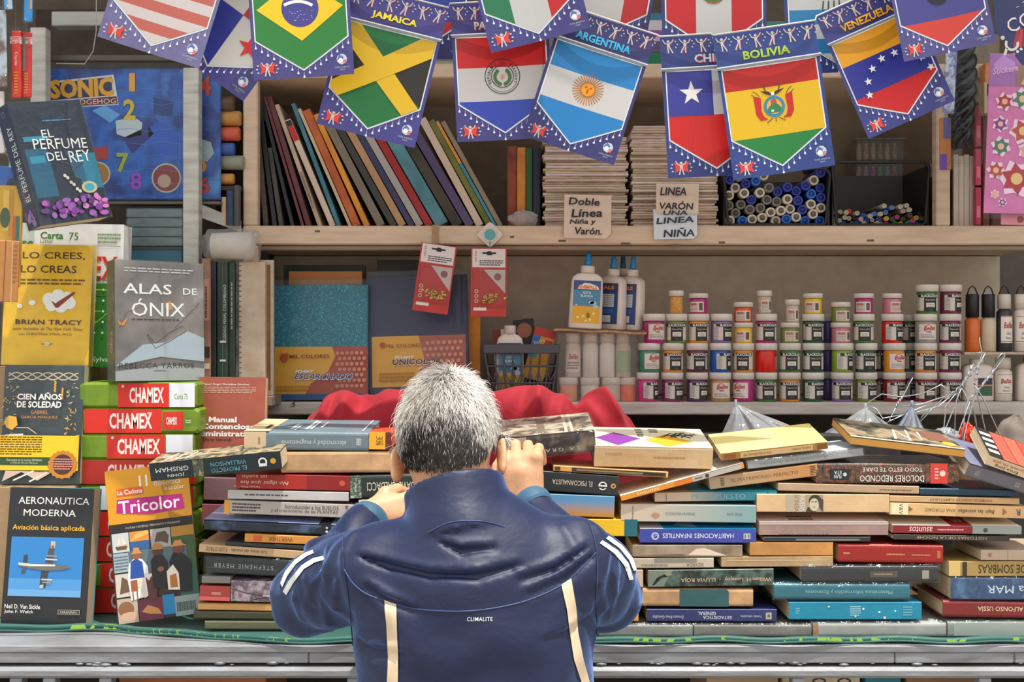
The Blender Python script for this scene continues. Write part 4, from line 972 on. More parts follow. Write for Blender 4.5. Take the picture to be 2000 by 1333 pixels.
def pennant(label, cx, cy, Wp, roll, Y, bands, name=None, ncol=FLW, extra=None, card='#3A3776', yaw=0, curl=.008, bright=0):
    W = Wp * S(Y)
    T = frame(P(cx, cy, Y), roll, yaw)
    mc = M(card, .38, 'plain', amt=.12)
    wh = M(FLW, .4, 'flat')
    q = MB()
    cv = curl
    def bow(u):                            # straight between the ten folds, so that print and card never cross
        k = min(max(math.floor((u + .5) * 10), 0), 9); a_ = k / 10 - .5; t_ = (u - a_) * 10
        return math.cos(a_ * 3) * (1 - t_) + math.cos((a_ + .1) * 3) * t_
    q.warp = lambda p: (p.x, p.y + cv * (.7 * bow(p.x / W) + .4 * max(0, -p.z / W)), p.z)
    nx = 10; nz = 6
    flat_poly = q.poly
    def strips(poly, mat, lay=1):          # cut into strips so that the print follows the curl of the card
        xs_ = [p_[0] for p_ in poly]
        if max(xs_) - min(xs_) < .06 * W: return flat_poly(poly, mat, lay)
        for i in range(10):
            xa, xb = -.5 * W + W * i / 10, -.5 * W + W * (i + 1) / 10
            if xb < min(xs_) or xa > max(xs_): continue
            c = clip(poly, [(xa, -2 * W), (xb, -2 * W), (xb, 2 * W), (xa, 2 * W)])
            if len(c) > 2: flat_poly(c, mat, lay)
    q.poly = strips
    zt, zbm = .335 * W, -1.085 * W
    for i in range(nx):
        for j in range(nz):
            xa, xb = -.5 * W + W * i / nx, -.5 * W + W * (i + 1) / nx
            za, zb_ = zbm + (zt - zbm) * j / nz, zbm + (zt - zbm) * (j + 1) / nz
            q.add([(xa, 0, za), (xb, 0, za), (xb, 0, zb_), (xa, 0, zb_)], [(0, 1, 2, 3)], mc)
            q.add([(xa, .0006, za), (xb, .0006, za), (xb, .0006, zb_), (xa, .0006, zb_)], [(3, 2, 1, 0)], M('#C9C6C0', .5, 'flat'))
    pent = [(-.455 * W, -.70 * W), (0, -1.0 * W), (.455 * W, -.70 * W), (.455 * W, -.025 * W), (-.455 * W, -.025 * W)]
    big = [(-.468 * W, -.71 * W), (0, -1.018 * W), (.468 * W, -.71 * W), (.468 * W, -.0 * W), (-.468 * W, -.0 * W)]
    def fill(poly, mat, lay, cv_=pent):
        c = clip(poly, cv_)
        if len(c) > 2: q.poly(c, mat, lay)
    sq = [(-W, -2 * W), (W, -2 * W), (W, W), (-W, W)]
    fill(sq, M('#DDE3E6', .35, 'flat'), 1, big)
    for b_ in bands:                       # (colour, polygon in card widths)
        fill([(x * W, z * W) for x, z in b_[1]], M('#%02x%02x%02x' % tuple(int(int(b_[0][k:k+2], 16) * .89) for k in (1, 3, 5)), .38, 'flat'), 2 + 2 * (b_[2] if len(b_) > 2 else 0))
    # printed rod
    q.box(-.5 * W, -.004, -.018 * W, .5 * W, -.0006, .012 * W, M('#8E9196', .35))
    q.box(-.51 * W, -.0045, .001 * W, .51 * W, -.0036, .012 * W, M('#D9DCDD', .35))
    if name:
        q.text(name, 0, .10 * W, .066 * W * len(name), .085 * W, M(ncol, .4, 'flat'), 2.4, bold=.03)
        q.text(name, .004 * W, .093 * W, .066 * W * len(name), .085 * W, M('#23214A' if ncol != FLW else '#B02A34', .4, 'flat'), 1.6, bold=.04)
    for k in range(6):
        x = -.42 * W + .168 * W * k
        dancer(q, x + .006 * W, .228 * W, .13 * W, M('#9A3040', .4, 'flat'), 1, (-1) ** k)
        dancer(q, x, .235 * W, .13 * W, wh, 2, (-1) ** k)
        for j in range(3): q.disc(x + .075 * W + .018 * W * (j % 2), (.22 + .03 * j) * W, .008 * W, wh, 2, n=6)
    # hanging lights under the point
    for k in range(17):
        u = -.46 + .92 * k / 16
        zl = -1.018 + .308 * abs(u) / .468 - .01
        q.line([(u * W, (zl - .0) * W), (u * W, (zl - .04) * W)], .004 * W, M('#AEB6D4', .4, 'flat'), 1)
        q.poly([(u * W, (zl - .025) * W), ((u - .012) * W, (zl - .052) * W), ((u - .006) * W, (zl - .06) * W), ((u + .006) * W, (zl - .06) * W), ((u + .012) * W, (zl - .052) * W)], M('#D3DCEE', .35, 'flat'), 1.5)
    # red burst with a white dancer, round emblem with small lines
    xb_, zb2 = -.36 * W, -.985 * W
    rd = M('#D8392E', .4, 'flat')
    q.poly([(xb_ + x * W, zb2 + z * W) for x, z in [(-.075, .055), (-.03, .045), (.0, .06), (.03, .045), (.08, .06), (.06, .0), (.075, -.055), (.03, -.03), (-.03, -.03), (-.07, -.055), (-.055, 0)]], rd, 1.5)
    dancer(q, xb_, zb2, .13 * W, wh, 2.4)
    for sg in (-1, 1):
        for j in range(3): q.disc(xb_ + sg * (.09 + .012 * (j % 2)) * W, zb2 + (.035 - .035 * j) * W, .011 * W, wh, 1.5, rz=.008 * W, n=8)
    xe, ze = .385 * W, -.93 * W
    q.disc(xe, ze, .052 * W, M('#C3CBD6', .35, 'flat'), 1.5)
    q.poly([(xe - .05 * W, ze), (xe - .02 * W, ze + .05 * W), (xe + .02 * W, ze + .02 * W), (xe, ze - .03 * W)], M('#5A6AA4', .35, 'flat'), 2)
    q.disc(xe - .012 * W, ze - .012 * W, .024 * W, M('#E6E9EC', .35, 'flat'), 2.4)
    for j in range(3): q.rect(xe + .012 * W, ze - (.008 + .016 * j) * W, xe + .046 * W, ze - (.016 + .016 * j) * W, rd, 2.4)
    q.text('COPA AMERICA', xe, ze - .078 * W, .15 * W, .016 * W, wh, 2)
    q.text('2024', xe, ze - .102 * W, .05 * W, .014 * W, wh, 2)
    if extra: extra(q, W)
    o = q.build('pennant')
    o.matrix_basis = T
    return tag(o, label, 'pennant', 'country pennants strung across the stall')
H = lambda c, z0, z1: (c, [(-.5, z1), (.5, z1), (.5, z0), (-.5, z0)])
V = lambda c, x0, x1: (c, [(x0, -1.1), (x1, -1.1), (x1, 0), (x0, 0)])
RED, BLU = '#D01818', '#2438A8'
def fl(c): return M(c, .38, 'flat')
def brazil(q, W):
    q.poly([(x * W, z * W) for x, z in [(0, -.72), (.43, -.40), (0, -.08), (-.43, -.40)]], fl('#F5C21A'), 3)
    q.disc(0, -.40 * W, .185 * W, fl('#45408A'), 3.6, n=32)
    q.ring(-.03 * W, -.60 * W, .255 * W, .285 * W, fl('#E6E6DE'), 4.2, 14, 55, 118)
    for k in range(16): q.disc(random.uniform(-.12, .12) * W, random.uniform(-.52, -.42) * W, .005 * W, fl(FLW), 4.4, n=6)
def jamaica(q, W): pass
def paraguay(q, W):
    q.ring(0, -.43 * W, .175 * W, .183 * W, fl('#2A2A2A'), 3); q.ring(0, -.43 * W, .11 * W, .118 * W, fl('#2A2A2A'), 3)
    q.ring(0, -.43 * W, .155 * W, .16 * W, fl('#5A5A5A'), 3, 24, 200, 340)
    for i, ch in enumerate('REPUBLICA DEL PARAGUAY'):
        a = R(205 - 230 * i / 21)
        if ch != ' ': q.text(ch, .143 * W * math.cos(a), -.43 * W + .143 * W * math.sin(a), .018 * W, .03 * W, fl('#1F1F1F'), 3, math.degrees(a) - 90, .02)
    for sg in (-1, 1):
        for k in range(7):
            a = R(-70 + 20 * k); q.disc(sg * .078 * W * math.cos(a), -.435 * W + .078 * W * math.sin(a), .02 * W, fl('#3F6A3A'), 3 + .1 * k, n=8)
    q.star(0, -.43 * W, .032 * W, fl('#E2862A'), 4)
def argentina(q, W):
    for k in range(32):
        a = 2 * math.pi * k / 32
        wv = .012 * W if k % 2 else 0
        q.line([(.075 * W * math.cos(a), -.42 * W + .075 * W * math.sin(a)), (.12 * W * math.cos(a + wv * 2), -.42 * W + .12 * W * math.sin(a + wv * 2)), (.165 * W * math.cos(a), -.42 * W + .165 * W * math.sin(a))], .010 * W, fl('#B4701E'), 3)
    q.disc(0, -.42 * W, .075 * W, fl('#E8941C'), 3.6, n=28); q.ring(0, -.42 * W, .070 * W, .075 * W, fl('#9A5A14'), 4)
    for x, z in ((-.025, -.40), (.025, -.40), (0, -.425), (0, -.45)): q.disc(x * W, z * W, .012 * W, fl('#9A5A14'), 4, n=8)
def chile(q, W): q.star(-.215 * W, -.245 * W, .125 * W, fl('#E2E0DC'), 4)
def bolivia(q, W):
    c = -.43 * W
    q.ring(0, c, .075 * W, .103 * W, fl('#2A7FA8'), 4); q.disc(0, c, .076 * W, fl('#E8A23A'), 3.6)
    q.poly([(x * W, c + z * W) for x, z in [(-.07, -.02), (-.03, .02), (0, .045), (.035, .02), (.07, -.02), (.055, -.06), (-.055, -.06)]], fl('#2A7A4A'), 4.2)
    q.disc(0, c + .045 * W, .03 * W, fl('#C0402C'), 3.9, n=12); q.rect(-.035 * W, c - .05 * W, -.01 * W, c - .03 * W, fl('#E6E6E0'), 4.6)
    for sg in (-1, 1):
        q.poly([(sg * x * W, c + z * W) for x, z in [(.12, .10), (.19, .12), (.185, -.06), (.15, -.12), (.07, -.12), (.11, -.09), (.13, -.03)]], fl('#C0201C'), 3.6)
        q.line([(sg * .13 * W, c + .11 * W), (sg * .16 * W, c + .15 * W), (sg * .19 * W, c + .17 * W)], .006 * W, fl('#4A3420'), 3.6)
        q.line([(sg * .17 * W, c + .11 * W), (sg * .21 * W, c + .14 * W)], .006 * W, fl('#4A3420'), 3.6)
        q.poly([(sg * x * W, c + z * W) for x, z in [(.0, .12), (.04, .15), (.12, .165), (.07, .13), (.02, .11)]], fl('#3A2C22'), 4.2)
        q.line([(sg * .06 * W, c + .15 * W), (sg * .08 * W, c + .20 * W), (sg * .06 * W, c + .22 * W)], .012 * W, fl('#5A4630'), 3.6)
        q.line([(sg * .03 * W, c - .11 * W), (sg * .09 * W, c - .15 * W)], .008 * W, fl('#6A4A1C'), 3.6)
    q.line([(0, c - .11 * W), (0, c - .15 * W)], .008 * W, fl('#6A4A1C'), 3.6); q.disc(0, c + .125 * W, .018 * W, fl('#E9E4DC'), 4.6, n=8)
def venezuela(q, W):
    for k in range(8):
        a = R(174 - 166 * k / 7); q.star(.055 * W + .36 * W * math.cos(a), -.70 * W + .35 * W * math.sin(a), .046 * W, fl('#DADADA'), 6, rot=-15 + 4 * k, n=5, inner=.42)
def panama(q, W):
    q.star(.24 * W, -.62 * W, .13 * W, fl('#C82028'), 4, 20); q.star(-.24 * W, -.2 * W, .12 * W, fl('#2A3F9A'), 4)
def usa(q, W):
    pass
def peru(q, W):
    c = -.40 * W
    q.ring(0, c - .02 * W, .09 * W, .13 * W, fl('#3F6A2E'), 3.6, 24, 170, 370); q.poly([(x * W, c + z * W) for x, z in [(-.07, .06), (.07, .06), (.065, -.04), (0, -.09), (-.065, -.04)]], fl('#D98A2C'), 4); q.poly([(x * W, c + z * W) for x, z in [(-.05, .0), (.05, .0), (.04, -.04), (0, -.07), (-.04, -.04)]], fl('#B4301C'), 4.4)
    q.line([(-.06 * W, c - .13 * W), (.0, c - .145 * W), (.06 * W, c - .13 * W)], .02 * W, fl('#8A5A2C'), 4)
def canada(q, W): q.poly([(x * W, (-.40 + z) * W) for x, z in [(0, .2), (.05, .1), (.12, .12), (.10, .0), (.17, .02), (.13, -.06), (.02, -.09), (.02, -.2), (-.02, -.2), (-.02, -.09), (-.13, -.06), (-.17, .02), (-.10, .0), (-.12, .12), (-.05, .1)]], fl('#C03028'), 4)
def ecuador(q, W): q.disc(0, -.42 * W, .13 * W, fl('#1E1C20'), 4, rz=.15 * W); q.disc(0, -.42 * W, .075 * W, fl('#7A9AB4'), 4.5)
def uruguay(q, W):
    for k in range(10): q.line([(-.2 * W, -.2 * W), ((-.2 + .14 * math.cos(k * .63)) * W, (-.2 + .14 * math.sin(k * .63)) * W)], .012 * W, fl('#6A5A3A'), 4)
    for k in range(4): q.line([((-.12 + .05 * k) * W, -.40 * W), ((-.13 + .055 * k) * W, -.48 * W)], .012 * W, fl('#3A342E'), 4)
JX = [('#15783A', [(-.5, 0), (.5, 0), (.5, -1.1), (-.5, -1.1)]),
      ('#2A241E', [(-.5, -.02), (-.5, -.72), (.0, -.40)], .6), ('#2A241E', [(.5, -.72), (.5, -.02), (.0, -.40)], .6),
      ('#F3C41C', [(-.5, .03), (-.36, .03), (.5, -.76), (.5, -.96), (.36, -.86), (-.5, -.14)], 1.2), ('#F3C41C', [(.5, .03), (.5, -.16), (-.5, -.86), (-.5, -.66), (.38, .03)], 1.6)]
st = [(['#CC6A5C', '#DED4D0'][k % 2], [(-.5, -.10 * k), (-.5, -.10 * (k + 1)), (.5, -.10 * (k + 1)), (.5, -.10 * k)]) for k in range(11)]  # stripe colours paled by strong light through the card, put into the print
FL = [
    ('purple pennant with a pale red and white striped flag, top left', 356, -115, 209, -17.5, 2.04, st, None, FLW, usa, '#6A6590'),  # greyed card colour also holds the strong light coming through
    ('pennant with quartered flag and red star, behind the one with a yellow diamond', 521, -37, 200, -36, 2.10, [V('#DAD7D2', -.5, .5), ('#C82028', [(0, 0), (0, -.4), (.5, -.4), (.5, 0)], .5), ('#2F3A9A', [(-.5, -.4), (-.5, -1.1), (0, -1.1), (0, -.4)], .5)], 'PANAMÁ', FLW, panama, '#403C7C'),
    ('green pennant with a yellow diamond and blue disc', 580, -64, 197, 3.5, 2.055, [V('#2C8A3A', -.5, .5)], 'BRASIL', '#F0C020', brazil, '#45417C'),
    ('pennant with a yellow diagonal cross on green and black', 765, 56, 198, -14, 2.12, JX, 'JAMAICA', '#F2DC28', None, '#403C80'),
    ('pennant showing only a sliver of red between the cross flag and the wreath flag', 818, -103, 200, 0, 2.20, [H('#F0C020', -.45, 0), H('#2A3FA0', -.72, -.45), H('#C81C1C', -1.1, -.72)], 'COLOMBIA', FLW, None, '#38386E'),
    ('red, white and blue pennant with a wreathed round seal', 977, 66, 190, 3, 2.14, [H(RED, -.335, 0), H('#D0CDCB', -.68, -.335), H('#2C48B8', -1.1, -.68)], 'PARAGUAY', FLW, paraguay, '#3E3A7A'),
    ('sky blue and white pennant with a golden sun', 1173, 99, 188, -18, 2.10, [H('#1E8AD2', -.29, 0), H('#DEDBD8', -.62, -.29), H('#1E8AD2', -1.1, -.62)], 'ARGENTINA', '#35B4E2', argentina, '#34336C'),
    ('green, white and red vertical-striped pennant at the top middle', 1002, -134, 201, 14.5, 2.045, [V('#1E7A50', -.5, -.2), V('#CFCFCC', -.2, .16), V('#D01C20', .16, .5)], 'MÉXICO', FLW, None, '#3E3C78'),
    ('red and white pennant with a leaf, behind the sun flag', 1197, -127, 200, -10, 2.165, [V('#C81E20', -.5, -.22), V('#CFCDC9', -.22, .22), V('#C81E20', .22, .5)], 'CANADÁ', FLW, canada, '#34336C'),
    ('red and white vertical-striped pennant with a coat of arms at the top', 1393, -108, 205, 1, 2.13, [V('#CC1A20', -.5, -.17), V('#CFCDCA', -.17, .17), V('#CC1A20', .17, .5)], 'PERÚ', FLW, peru, '#30346E'),
    ('pennant with a white star on blue above red, half covered at its right', 1390, 131, 195, 3.5, 2.10, [H('#C9CACE', -.47, 0), ('#3A3FA4', [(-.5, 0), (-.5, -.47), (.0, -.47), (.0, 0)], .5), H('#DC1C18', -1.1, -.47)], 'CHILE', FLW, chile, '#2C3A78'),
    ('red, yellow and green pennant with a condor crest', 1501, 121, 201, 8.5, 2.06, [H('#C81A14', -.235, 0), H('#F4C414', -.71, -.235), H('#1E8A3C', -1.1, -.71)], 'BOLIVIA', '#A9C83A', bolivia, '#2C4080'),
    ('white and blue striped pennant behind the star-arc flag', 1630, -83, 205, 3, 2.18, [H('#D6D6D4', -.14, 0), H('#2A7FB8', -.28, -.14), H('#D6D6D4', -.48, -.28), H('#2A86C0', -.62, -.48), H('#D6D6D4', -.76, -.62), H('#2A86C0', -.9, -.76), H('#D6D6D4', -1.1, -.9)], 'URUGUAY', FLW, uruguay, '#2E3A78'),
    ('yellow, blue and red pennant with an arc of white stars', 1701, 51, 184, 24, 2.14, [H('#F2A81E', -.29, 0), H('#2A3298', -.66, -.29), H('#D8141A', -1.1, -.66)], 'VENEZUELA', '#F2AE22', venezuela, '#34387A'),
    ('shiny purple and red pennant overlapping the star-arc flag', 1816, -95, 184, 12, 2.055, [H('#F0C020', -.3, 0), H('#4A4690', -.72, -.3), H('#DA4034', -1.1, -.72)], 'ECUADOR', FLW, ecuador, '#4A477E'),
]
for f in FL:
    pennant(f[0], f[1], f[2], f[3], f[4], f[5], f[6], f[7], f[8], f[9], f[10] if len(f) > 10 else '#3A3776')
# the tournament card at the right edge of the string
Y = 2.09
q = MB()
pts = [(1936, -70), (1943, 60), (1962, 82), (1997, 128), (2110, 90), (2110, -70)]
o0 = P(2000, 30, Y)
loc = [(P(x, y, Y) - o0) for x, y in pts]
q.prism([(v.x, v.z) for v in reversed(loc)], 0, .0007, M('#242A58', .38, 'plain'))
s_ = S(Y)
q.text('COPA', 12 * s_, -5 * s_, 96 * s_, 27 * s_, fl('#CFC8BC'), 2, 22)
q.text('- 2024', 12 * s_, 28 * s_, 60 * s_, 8 * s_, fl('#CFC8BC'), 2, 22)
for k in range(3): q.poly([((-22 + 8 * k) * s_, -62 * s_), ((-14 + 7 * k) * s_, -25 * s_), ((-9 + 7 * k) * s_, -28 * s_), ((-12 + 8 * k) * s_, -62 * s_)], fl(['#8A2A34', '#A8323A', '#7A2430'][k]), 1 + .3 * k)
q.ring(-24 * s_, -56 * s_, 9 * s_, 14 * s_, fl(FLW), 2.2, 20, 150, 380); q.disc(-42 * s_, -44 * s_, 4 * s_, fl(FLW), 2.2); q.line([(-34 * s_, -64 * s_), (-38 * s_, -78 * s_)], 5 * s_, fl(FLW), 2.2)
for k in range(3): q.disc((-20 + 7 * k) * s_, (-76 + 5 * k) * s_, 3 * s_, fl(['#A8508A', FLW, FLW][k]), 2.2)
o = q.build('tournament_card'); o.location = o0
tag(o, 'dark navy tournament card with silver capitals, top right corner', 'pennant')
# cords the pennants hang from
def cord(label, pts, r=.0016):
    q = MB(); q.tube(pts, r, M('#C9C6BE', .6)); return tag(q.build('bunting_cord'), label, 'cord', None)
def top_of(f):
    W = f[3] * S(f[5]); T = frame(P(f[1], f[2], f[5]), f[4])
    return T @ Vector((0, -.0045, .315 * W))
rows = [[0, 2, 7, 14], [1, 3, 5, 6, 10, 11, 13], [4, 8, 9, 12]]
lab = ['cord of the nearest row of pennants, above the picture edge', 'cord of the middle row of pennants', 'cord of the rear row of pennants']
for r_, l_ in zip(rows, lab):
    pts = []
    for k in r_:
        f = FL[k]; W = f[3] * S(f[5]); T = frame(P(f[1], f[2], f[5]), f[4])
        pts += [T @ Vector((-.5 * W, -.0065, .327 * W)), T @ Vector(((0 if k == 10 else .5) * W, -.0065, .327 * W))]
    pts = [Vector((pts[0].x - .25, 2.27, 2.75))] + pts + [Vector((pts[-1].x + .3, 2.27, 2.75))]
    cord(l_, pts)
# ------------------------------------------------------------------ upper shelf: leaning thin books
ZS = zm1 + .0006
def lean(label, xb, w, xt, yt, c, Y=2.64, D=.20, art=None, bend=.0, hard=False):
    """spine leaning on the shelf: left edge at the foot, width along the shelf, left edge at the top"""
    a = P(xb + w / 2, 441, Y); t_ = P(xt + w / 2, yt, Y)
    a.z = ZS
    L = (t_ - a).length
    ang = math.degrees(math.atan2(t_.z - a.z, t_.x - a.x))
    th = w * S(Y) * math.sin(R(ang)) * .985
    # lift so that the lower corner just meets the shelf
    a.z = ZS + (th / 2) * abs(math.cos(R(ang))) + .0005
    mid = a + (t_ - a).normalized() * (L / 2)
    F = frame(mid, ang, 0, 0) @ Matrix.Translation((0, 0, -th / 2))
    t = thing('thin_book', label, 'book', F, 'thin books leaning on the upper shelf')
    book_parts(t, L, th, D, 'spine', c, art=art, bend=bend, hard=hard)
W_ = lambda a, b, **k: M(a, .65, 'worn', other=b, **k)
leaners = [
 (503, 9, 500.5, 300, W_('#4A463E', '#2E2C28'), 'leftmost thin leaning book, dark grey, against the upright', None),
 (514, 16, 498, 262, W_('#6A5E50', '#3A3630'), 'dark mottled brown leaning book beside the leftmost grey one', None),
 (532, 12, 505, 235, '#1B1D22', 'narrow black leaning book left of the speckled grey one', None),
 (545, 22, 522, 290, W_('#55524A', '#2E2D2A'), 'speckled dark grey leaning book', None),
 (568, 20, 511, 206, '#171B24', 'blue-black leaning book between the grey and maroon ones', None),
 (589, 8, 514, 190, '#6A2E30', 'very thin maroon leaning book', None),
 (598, 20, 520, 190, W_('#6E3A3C', '#4E2A2E'), 'wider maroon leaning book', None),
 (621, 21, 536, 206, W_('#C9B199', '#A98E78'), 'cream leaning book with grey label patches', [('r', .15, .15, .45, .85, '#8E7E70'), ('s', .2, .3, .42, .7, 2, '#5A5048'), ('r', .6, .2, .68, .8, '#A9A09A')]),
 (644, 13, 556, 236, '#CDB8A4', 'pale leaning book with a red block at its head', [('r', .80, .05, .94, .95, '#C4201C'), ('r', .94, .05, .99, .95, '#1E1C1C')]),
 (658, 22, 568, 204, W_('#2F6070', '#4A8090'), 'teal blue leaning book', None),
 (681, 7, 581, 214, '#C9AE8C', 'thin cream-edged leaning book beside the teal one', None),
 (689, 21, 590, 218, W_('#A04426', '#C46A30'), 'rust red leaning book', None),
 (711, 22, 611, 226, W_('#E29A34', '#C87A24', amt=.2), 'bright orange leaning book', None),
 (736, 25, 634, 248, '#7A6E5E', 'grey-brown leaning book right of the bright orange one', None),
 (762, 16, 655, 252, '#3A3A34', 'charcoal leaning book right of the grey-brown one', None),
 (779, 18, 671, 250, '#B48A64', 'tan leaning book left of the navy one', None),
 (798, 14, 688, 250, '#38385A', 'navy leaning book right of the tan one', None),
 (813, 17, 702, 250, '#A9A09A', 'pale grey leaning book left of the dark red one', None),
 (831, 18, 720, 250, '#9E2626', 'dark red leaning book in the middle of the shelf', None),
 (850, 32, 738, 250, W_('#3E6E7A', '#5A8E9A'), 'thick steel blue leaning book', None),
 (883, 25, 770, 252, W_('#4E4636', '#2E2A24'), 'dark brown leaning book right of the steel blue one', None),
 (909, 20, 796, 250, '#52446A', 'purple leaning book left of the pale pink one', None),
 (930, 19, 817, 235, '#CDB6A0', 'wide pale pink leaning book behind the hook', None),
 (950, 14, 836, 238, W_('#7A7A34', '#5A5E2A'), 'olive green leaning book', None),
 (965, 7, 850, 238, '#3E8AA4', 'thin blue leaning book with an orange head', [('r', .6, .02, .99, .98, '#D98A34')]),
 (973, 11, 860, 240, '#8E7E66', 'thin khaki leaning book', None),
]
for i, (xb, w, xt, yt, c, l_, art) in enumerate(leaners):
    n_ = leaners[i + 1] if i + 1 < len(leaners) else (999, 0, 999, yt)
    ym = max(yt, n_[3]); at = lambda b: b[0] + (b[2] - b[0]) * (441 - ym) / (441 - b[3])
    lean(l_, xb, min(w, n_[0] - xb, at(n_) - at((xb, w, xt, yt))) * .96, xt, yt, c, art=art)
# three more rest on the leaning row, tops showing above it
def upright(label, x0, x1, y0, c, Y=2.66, D=.18, zbase=ZS, art=None, name='book', group=None, hard=True):
    w = (x1 - x0) * S(Y); h = zpx(y0, Y) - zbase
    T = Matrix.Translation((xpx((x0 + x1) / 2, Y), Y, zbase + h / 2)) @ Matrix.Rotation(R(-90), 4, 'Y') @ Matrix.Translation((0, 0, -w / 2))
    t = thing(name, label, 'book', T, group)
    return book_parts(t, h, w, D, 'spine', c, art=art, hard=hard)
upright('brown-red upright book right of the leaning row', 990.5, 1009, 286, W_('#9A4426', '#6A2E20'))
upright('orange upright book between the brown-red and green ones', 1009.5, 1027, 288, W_('#D98A34', '#B46A24'))
upright('dark green upright book beside the orange one', 1027.5, 1040, 290, '#2E5A34')
upright('dark navy upright book left of the notebook stack', 1040.5, 1056, 290, '#23283E')
q = MB()
def crump(cx, cy, cz, rx, ry, rz, amp, seed, flat=None, n=26):
    r = random.Random(seed); ph = [r.uniform(0, 6) for _ in range(6)]
    def fn(u, v):
        a = u * 2 * math.pi; b_ = (v - .5) * math.pi
        k = 1 + amp * (math.sin(3 * a + ph[0]) * math.cos(4 * b_ + ph[1]) + .6 * math.sin(7 * a + ph[2] + 3 * b_) + .5 * math.sin(11 * b_ + ph[3] + 2 * a))
        x = cx + rx * k * math.cos(a) * math.cos(b_); y = cy + ry * k * math.sin(a) * math.cos(b_); z = cz + rz * k * math.sin(b_)
        if flat is not None: z = max(z, flat)
        return (x, y, z)
    return fn
b0 = P(1022, 436, 2.625)
q.grid(crump(0, 0, .018, .034, .014, .018, .12, 3, .0004), 36, 18, M('#D9B8A0', .15, 'film', hi=.7, milk=.28, scale=60))
o = q.build('plastic_bag'); o.location = (b0.x, 2.625, ZS)
tag(o, 'small crumpled clear bag at the foot of the upright books', 'bag')

# ------------------------------------------------------------------ two stacks of exercise books
def notebook_mesh(W, D, T, col, pg, seed):
    r = random.Random(seed)
    q = MB()
    f = lambda u: .0012 * math.sin(u * 9 + seed)
    cm, pm = M(col, .7, 'worn', amt=.15), M(pg, .85, 'pages')
    # soft folded fore part: rounded back of the fold looks at the street
    n = 6
    def ring(x, t_): return [(x, .003 * (1 - math.sin(math.pi * k / n)) + f(x / W * 3 + 3) , t_ * (k / n)) for k in range(n + 1)]
    xs = [-W / 2 + W * i / 10 for i in range(11)]
    vs_ = []; fs_ = []
    for x in xs:
        vs_ += [(x, D, 0)] + ring(x, T) + [(x, D, T)]
    m = n + 3
    for i in range(10):
        for k in range(m):
            k2 = (k + 1) % m
            fs_.append((i * m + k, i * m + k2, (i + 1) * m + k2, (i + 1) * m + k))
    fs_.append(tuple(range(m))[::-1]); fs_.append(tuple(range(10 * m, 11 * m)))
    q.add(vs_, fs_, cm)
    q.rect(-W / 2, T * .42, W / 2, T * .52, pm, -5)
    me = q.build('exercise_book')
    d = me.data; bpy.data.objects.remove(me)
    return d
ord_ = ['first', 'second', 'third', 'fourth', 'fifth', 'sixth', 'seventh', 'eighth', 'ninth', 'tenth', 'eleventh', 'twelfth', 'thirteenth', 'fourteenth', 'fifteenth', 'sixteenth', 'seventeenth', 'eighteenth', 'nineteenth', 'twentieth']
tens = {20: 'twentieth', 30: 'thirtieth'}
def nth(k):
    if k < 20: return ord_[k]
    q_, r_ = divmod(k + 1, 10)
    base = {2: 'twenty', 3: 'thirty'}[q_]
    return (base + '-' + ord_[r_ - 1]) if r_ else {2: 'twentieth', 3: 'thirtieth'}[q_]
cols = ['#CDB7A0', '#D9C4AE', '#C2AA92', '#DCC6C4', '#B7A38E', '#D2B9AE', '#C9B196', '#E0CFC0']
for s_i, (x0, x1, n, nm) in enumerate([(1063, 1224, 34, 'left'), (1234, 1400, 38, 'right')]):
    Yn = 2.635
    Wn = (x1 - x0) * S(Yn)
    datas = [notebook_mesh(Wn, .23, .0060, c, '#F0E2D2', k + s_i * 9) for k, c in enumerate(cols)]
    for k in range(n):
        o = bpy.data.objects.new('exercise_book', datas[(k * 5 + s_i * 3 + k // 4) % 8])
        COL.objects.link(o)
        jit = random.uniform(-.005, .005)
        taper = -.000 * k
        o.location = (xpx((x0 + x1) / 2, Yn) + jit, Yn + random.uniform(-.006, .006) + (.012 if k < 12 else 0) * 0, ZS + .00625 * k)
        o.rotation_euler = (0, 0, R(random.uniform(-1.6, 1.6)))
        tag(o, '%s exercise book from the bottom of the %s stack, beside the handwritten card' % (nth(k), nm) if nm == 'left' else '%s exercise book from the bottom of the stack behind the two handwritten cards' % nth(k),
            'notebook', 'exercise books stacked on the upper shelf')
# handwritten cards taped to the shelf edge
def card(label, x0, y0, x1, y1, Y, col, lines, roll=0, hexc='#2A2624', cut=True):
    c = P((x0 + x1) / 2, y1, Y); w = (x1 - x0) * S(Y); h = (y1 - y0) * S(Y)
    q = MB(); k = .12 * h if cut else 0
    q.warp = lambda p: (p.x, p.y - .002 * math.cos(p.x / w * 3) + .0015 * math.sin(p.z / h * 6), p.z)
    q.prism([(-w / 2 + k * .4, 0), (w / 2 - k, 0), (w / 2, k), (w / 2, h), (-w / 2, h), (-w / 2, k * .3)], 0, .0006, M(col, .7, 'plain'))
    for t_, u, v, ww, hh in lines:
        q.text(t_, (u - .5) * w, v * h, ww * w, hh * h, M(hexc, .7, 'flat'), 3, random.uniform(-2, 2), .02, .12)
    o = q.build('handwritten_card'); o.matrix_basis = frame(c, roll)
    return tag(o, label, 'card')
YC = 2.593
card('handwritten card on double-lined notebooks taped to the shelf edge', 1101, 381, 1193, 466, YC, '#DEC6B2', [('Doble', .42, .84, .66, .17), ('Línea', .48, .58, .66, .19), ('Niña y', .40, .37, .56, .14), ('Varón.', .52, .17, .58, .17)], -1)
card('upper handwritten card reading in capitals, overlapping the white lower one', 1281, 359, 1364, 417, YC - .003, '#DCC4AE', [('LINEA', .40, .73, .62, .27), ('VARÓN', .48, .27, .80, .29)], -1, cut=False, hexc='#26243A')
